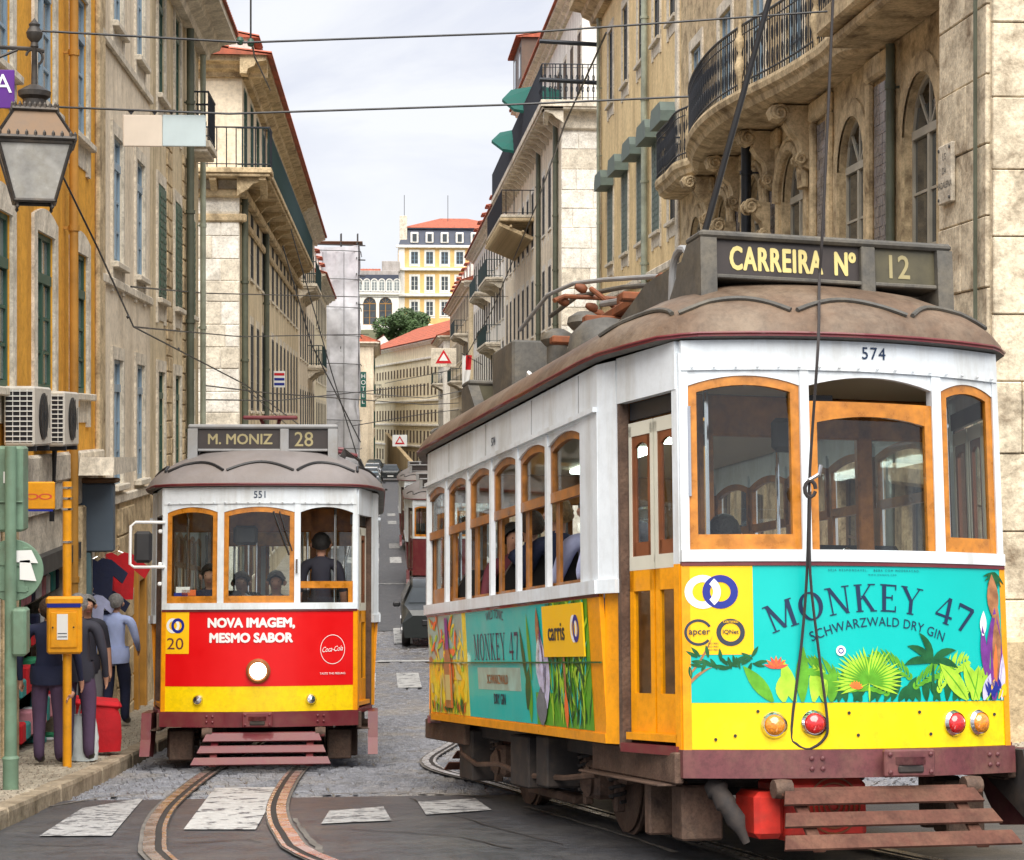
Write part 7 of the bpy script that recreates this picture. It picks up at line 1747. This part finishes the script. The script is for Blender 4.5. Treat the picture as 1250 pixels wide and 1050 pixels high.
    MB().tube([(3.24, -.80, .44), (3.28, -.78, .40), (3.29, -.775, .39), (3.32, -.75, .33), (3.33, -.745, .32), (3.36, -.71, .25), (3.37, -.69, .20), (3.38, -.66, .13)], [.05, .065, .05, .06, .048, .055, .03, .02], 14).build('jumper_hose', MT['underd'], r, smooth=True)
    MB().prism([(2.9, .60), (3.36, .60), (3.42, .42), (3.6, .22), (3.45, .17), (3.2, .3), (2.95, .42)], 1.02, 1.10).build('step_bracket', MT['underd'], r, fix=True)
    # ---- roof equipment
    MB().cbox(-2.45, -1.75, -.62, -.22, 3.22, 3.76, .02).build('resistor_box', MT['boxg'], r)
    for x, y in ((-1.24, -.38), (-.48, -.38)): MB().lathe([(.085, 3.15), (.085, 3.62), (.10, 3.63), (.135, 3.67), (.125, 3.72), (.06, 3.76), (.0, 3.765)], 18, T((x, y, 0))).build('insulator_post', MT['boxg'], r, smooth=True)
    MB().lathe([(.27, 3.2), (.29, 3.32), (.26, 3.48), (.17, 3.57), (.06, 3.60), (.0, 3.605)], 24, T((.12, -.40, 0))).build('roof_vent', MT['boxg'], r, smooth=True)
    MB().prism([(.6, 3.36), (1.5, 3.58), (2.5, 3.58), (2.50, 3.30), (1.3, 3.25)], -.55, .35).build('sloping_cowl', MT['boxg'], r, fix=True)
    fr = MB().cbox(-1.1, .9, -.28, -.20, 3.66, 3.73, .01).build('pantograph_frame', MT['rust'], r); MB().cbox(-1.1, .9, .24, .32, 3.66, 3.73, .01).build('frame_bar', MT['rust'], fr)
    for x in (-1.0, -.1, .8): MB().cbox(x-.05, x+.05, -.50, .50, 3.60, 3.66, .01).build('frame_bar', MT['rust'], fr)
    for x, y in ((-.05, -.2), (.35, .0), (.7, -.15)): MB().cbox(x-.05, x+.05, y-.045, y+.045, 3.73, 3.83, .012).build('spring_box', MT['rust'], fr)
    MB().tube([(2.4, -.12, 3.54), (1.0, -.14, 3.76), (-.6, -.18, 4.05), (-1.3, -.22, 4.16), (-1.9, -.27, 4.18), (-2.6, -.33, 4.0)], .018, 8).build('pantograph_arm', MT['boxl'], fr, smooth=True)
    MB().tube([(2.4, .02, 3.52), (1.0, .02, 3.72), (-.6, -.02, 4.0), (-1.6, -.1, 4.12), (-2.2, -.16, 4.06)], .020, 8).build('pantograph_arm', MT['boxg'], fr, smooth=True)
    MB().tube([(2.4, -.05, 3.46), (1.0, -.05, 3.66), (-.9, -.1, 3.92)], .026, 8).build('pantograph_tube', MT['boxl'], fr, smooth=True)
    MB().tube([(-.4, 0, 3.68), (-.8, -.06, 3.9), (-1.2, -.10, 4.1)], .022, 8).build('lower_arm', MT['rust'], fr); MB().tube([(-1.25, -.40, 4.0), (-1.3, -.3, 4.05), (-1.3, .2, 4.05), (-1.25, .3, 4.0)], .02, 8).build('collector_head', MT['rust'], fr)
    for x, y, z in ((-1.35, -.3, 4.02), (-1.2, -.1, 3.95), (-1.0, -.25, 4.06), (-1.35, .0, 3.93)): MB().lathe([(.025, -.05), (.04, -.02), (.032, .02), (.018, .05)], 10, T((x, y, z)) @ RX(H2*.8)).build('joint', MT['rust'], fr, smooth=True)
    for k in range(3): MB().tube([(2.5-.3*k, -.5+.3*k, 3.5), (2.3-.3*k, -.4+.3*k, 3.62), (2.0-.3*k, -.45+.3*k, 3.60), (1.7-.3*k, -.3+.2*k, 3.5)], .014, 5).build('roof_cable', MT['black'], r, smooth=True)
    MB().tube([(-1.75, -.5, 3.3), (-1.6, -.52, 3.46), (-1.5, -.48, 3.36), (-1.35, -.5, 3.3)], .018, 5).build('roof_cable', MT['printw'], r, smooth=True)
    MB().tube([(2.3, -.66, 3.28)]+[(2.48-.16*cos(a*pi/6), -.66, 3.45+.14*sin(a*pi/6)) for a in range(0, 6)]+[(2.75, -.66, 3.52)], .024, 8).build('hoop', MT['boxl'], r, smooth=True)
    for x in (.0, .10): MB().box(2.64+x, 2.70+x, -.754, -.748, 3.12, 3.21).build('box_slot', MT['dark'], r)
    # door and front fittings
    MB().tube([EA(-.93, 2.0, .0), EA(-.93, 2.5, .0)], .01, 6).build('inner_rail', MT['chrome'], r)
    wr = T((0, 0, 0))
details_MT = None
MT['print_sage'] = mat('print_sage', (.30, .46, .40), .4, var=.3, scale=8)
details_A()
def loc2world(M, p): return M @ Vector(p)
def trolley_pole_rope():
    MA_ = MA
    base = loc2world(MA_, (2.55, -.60, 3.45)); k1 = at(950, -40, base.y-.4)
    setp(MB().tube([base, base.lerp(k1, .5), k1], [.022, .019, .016], 8).build('trolley_pole', MT['black'], None, smooth=True), 'long dark current pole rising steeply from behind the destination box', 'pole')
    pts = []
    f = lambda px, py, off=.0: at(px, py, front_y+off)
    front_y = loc2world(MA_, (3.50, -.28, 2)).y-.12
    top_y = loc2world(MA_, (3.08, -.1, 3.5)).y-.10
    P = [at(1018, -30, top_y+.1), at(1008, 200, top_y), at(1003, 300, top_y-.02), at(1000, 345, top_y-.03), at(999, 415, front_y-.05), at(992, 520, front_y-.03), at(988, 590, front_y), at(985, 700, front_y), at(978, 790, front_y), at(966, 890, front_y-.03), at(972, 908, front_y-.04), at(988, 914, front_y-.04), at(1006, 902, front_y-.04), at(1010, 880, front_y-.04), at(1000, 800, front_y-.02), at(989, 700, front_y-.02), at(989, 600, front_y-.02)]
    r = empty('trolley_rope', P[8], 0, 'thin dark rope hanging down the yellow tram front and ending in a loop', 'rope')
    sm = []
    Q = [p-P[8] for p in P]
    for i in range(len(Q)-1):
        p0, p1, p2, p3 = Q[max(i-1, 0)], Q[i], Q[i+1], Q[min(i+2, len(Q)-1)]
        for t in (0, .25, .5, .75): sm.append(.5*((2*p1)+(p2-p0)*t+(2*p0-5*p1+4*p2-p3)*t*t+(3*p1-p0-3*p2+p3)*t**3))
    MB().tube(sm+[Q[-1]], .0085, 6).build('rope', MT['rope'], r, smooth=True)
    k = P[6]-P[8]; MB().tube([k+Vector((.03*cos(a), -.02, -.03+.045*sin(a))) for a in [i*.6 for i in range(11)]], .011, 6).build('knot', MT['rope'], r, smooth=True)
    MB().tube([k+Vector((-.03, -.01, .0)), k+Vector((.05, -.02, .05)), k+Vector((.06, -.02, .1))], .012, 6).build('cleat', MT['chrome'], r)
trolley_pole_rope()
# ---------------------------------------------------------- tram B details
def details_B():
    r = tB; E = EA
    ad = panel(E, -WC_+.002, -.70, 1.20, 1.617, .0045, 'plate_y', r, 'printed_square', 6)
    for x, m_, o in ((-.865, 'printw', .007), (-.815, 'blue', .0075)): v, f = ring2(x, 1.48, .045, .075, sx=.9); decal(E, v, f, o, m_, ad, 'printed_ring')
    txt(E, '20', -.84, 1.245, .115, 'cloth_maroon', ad, .007, .0, 1.1)
    txt(E, 'NOVA IMAGEM,', -.075, 1.465, .088, 'printw', r, .007, .075, .98); txt(E, 'MESMO SABOR', -.075, 1.315, .088, 'printw', r, .007, .075, .98)
    v, f = ring2(.735, 1.235, .142, .148, sx=.83); decal(E, v, f, .007, 'printw', r, 'printed_ring')
    for t, z, h in (('Coca-Cola', 1.215, .052),):
        v, f = text2d(t, h, 0, .68, .95, .35); f = clockwise_fix(v, f); decal(lambda a, c, o: E(.735+a, z+c+.08*a, o), v, f, .0075, 'printw', r, 'lettering')
    txt(E, 'TASTE THE FEELING', .735, .985, .02, 'printw', r, .007, .006)
    txt(E, '551', 0, 2.758, .068, 'pnavy', r, .016, .004, .95, 1.0, 'number')
    p = E(0, 1.03, 0); Mx = T(p) @ RY(H2)
    o = MB().lathe([(.118, -.01), (.122, .03), (.10, .055), (.092, .05)], 28, Mx).build('headlight', MT['brass'], r, smooth=True); MB().lathe([(.092, .03), (.08, .055), (.04, .068), (.0, .071)], 24, Mx).build('lens', MT['lamp_on'], o, smooth=True)
    for s in (-.60, .52):
        p = E(s, .742, 0); Mx = T(p) @ RZ(atan(2*BUL*s/WC_**2)) @ RY(H2); o = MB().lathe([(.055, -.01), (.056, .012), (.04, .035), (.0, .045)], 20, Mx).build('fog_lamp', MT['chrome'], r, smooth=True)
    MB().tube([E(-.96, 2.52, .02), (3.35, -1.25, 2.52), (3.35, -1.30, 2.48), (3.35, -1.30, 2.10), (3.35, -1.26, 2.07), E(-.96, 2.07, .02)], .016, 8).build('mirror_bracket', MT['printw'], r, smooth=True)
    MB().cbox(3.33, 3.40, -1.26, -1.08, 2.11, 2.43, .03).build('mirror', MT['black'], r)
    for z in (2.43, 2.10, 1.9): MB().cbox(3.2, 3.3, -1.03, -.99, z-.02, z+.02, .01).build('hinge', MT['printw'], r)
    MB().tube([E(.14, 2.62, .03), E(.30, 2.18, .03)], .010, 6).build('wiper', MT['black'], r); MB().tube([E(.20, 2.62, .03), E(.33, 2.22, .035)], .007, 6).build('wiper', MT['black'], r)
    MB().tube([E(.375, 2.0, .03), E(.375, 2.14, .03)], .011, 6).build('handle', MT['chrome'], r)
    # pantograph folded on the roof
    b = MB().cbox(1.7, 1.82, -.30, .30, 3.72, 3.76, .012).build('collector_head', MT['tmaroon'], r)
    MB().tube([(1.76, -.1, 3.72), (1.5, -.06, 3.62), (1.2, -.3, 3.5), (1.0, -.95, 3.42)], .022, 8).build('pantograph_arm', MT['tmaroon'], b, smooth=True); MB().tube([(1.76, .1, 3.72), (1.5, .06, 3.62), (1.2, .3, 3.5), (1.0, .95, 3.38)], .022, 8).build('pantograph_arm', MT['tmaroon'], b, smooth=True)
    for y in (-.62, .62): MB().tube([(.6, y, 3.44), (1.2, y*.9, 3.48), (1.9, y*.6, 3.46)], .02, 6).build('frame_bar', MT['tmaroon'], b, smooth=True)
    MB().tube([(1.2, -.8, 3.44), (1.25, 0, 3.50), (1.2, .8, 3.44)], .02, 6).build('frame_bar', MT['tmaroon'], b)
    MB().cbox(1.6, 1.8, -.2, .2, 3.30, 3.6, .02).build('pantograph_base', MT['tmaroon'], b)
    for k in range(4): MB().tube([(2.3-.3*k, .75, 3.2), (1.9-.3*k, .82, 3.38), (1.2-.3*k, .98, 3.30+.03*k), (.6, 1.15, 3.0)], .012, 5).build('roof_cable', MT['black'], r, smooth=True)
    for y, z, m_ in ((-.80, 1.78, 'blue'), (-.78, 1.84, 'printw'), (-.72, 1.81, 'porange')): MB().box(3.25, 3.26, y-.07, y+.07, z-.03, z+.03).build('cab_sticker', MT[m_], r)
MT['brass'] = mat('lamp_ring', (.36, .14, .05), .4, .4, var=.2)
details_B()
# ---- people in the trams
def rider(M, u, y, z, face, label, **kw):
    p = M @ Vector((u, y, z)); ang = atan2(M[1][0], M[0][0])+(face) - H2
    return person(p, ang, 1.70, label, seated=kw.pop('seated', True), fingers=False, **kw)
GR = 'passengers inside the yellow tram'
rider(MA, 1.78, -.84, .55, pi, 'dark haired passenger in lilac shirt at the window beside the saloon corner panel', top='cloth_lilac', bottom='cloth_blue', hair='hair_dark', group=GR)
rider(MA, 1.12, -.82, .52, pi, 'dark haired passenger in striped pale shirt at the second window from the door', top='cloth_lilac', bottom='cloth_grey', hair='hair_dark', group=GR)
rider(MA, .36, -.84, .55, pi, 'fair haired passenger in navy shirt sitting at an open window', top='cloth_navy', bottom='cloth_grey', hair='hair_blond', group=GR)
rider(MA, -.38, -.84, .52, pi, 'passenger with navy sleeve resting an elbow on the window sill', top='cloth_navy', bottom='cloth_grey', hair='hair_brown', sleeve=1, group=GR,
      pose={'ell': (.40, -.06, 1.16), 'wrl': (.40, .18, 1.16), 'hal': (.36, .26, 1.15), 'elr': (.40, -.10, 1.18), 'wrr': (.44, .12, 1.16), 'har': (.42, .2, 1.16)})
rider(MA, -1.05, -.8, .48, 0, 'passenger in maroon top near the rear windows', top='cloth_maroon', bottom='cloth_grey', hair='hair_dark', group=GR)
rider(MA, -1.1, .5, .33, 0, 'passenger in white top on the far side seats', top='cloth_white', bottom='cloth_grey', hair='hair_brown', group=GR)
rider(MA, 2.5, -.45, .27, 2.6, 'driver in maroon shirt turned away at the cab window of the yellow tram', top='cloth_maroon', bottom='cloth_navy', hair='hair_dark')
GB = 'people inside the red fronted tram'
rider(MBm, 2.62, -.55, .42, 0, 'driver of the red fronted tram, seated behind the stickered window', top='cloth_navy', bottom='cloth_navy', hair='hair_dark', group=GB)
rider(MBm, 2.7, .6, .74, pi, 'person in dark striped shirt standing at the open front window', top='cloth_stripe', bottom='cloth_grey', hair='hair_dark', seated=False, sleeve=1, group=GB)
rider(MBm, 2.0, .10, .36, 0, 'passenger in grey top sitting behind the middle front window', top='cloth_grey', bottom='cloth_grey', hair='hair_grey', group=GB)
rider(MBm, 1.6, -.30, .36, 0, 'passenger in pale top sitting deeper inside the same tram', top='cloth_white', bottom='cloth_grey', hair='hair_brown', group=GB)
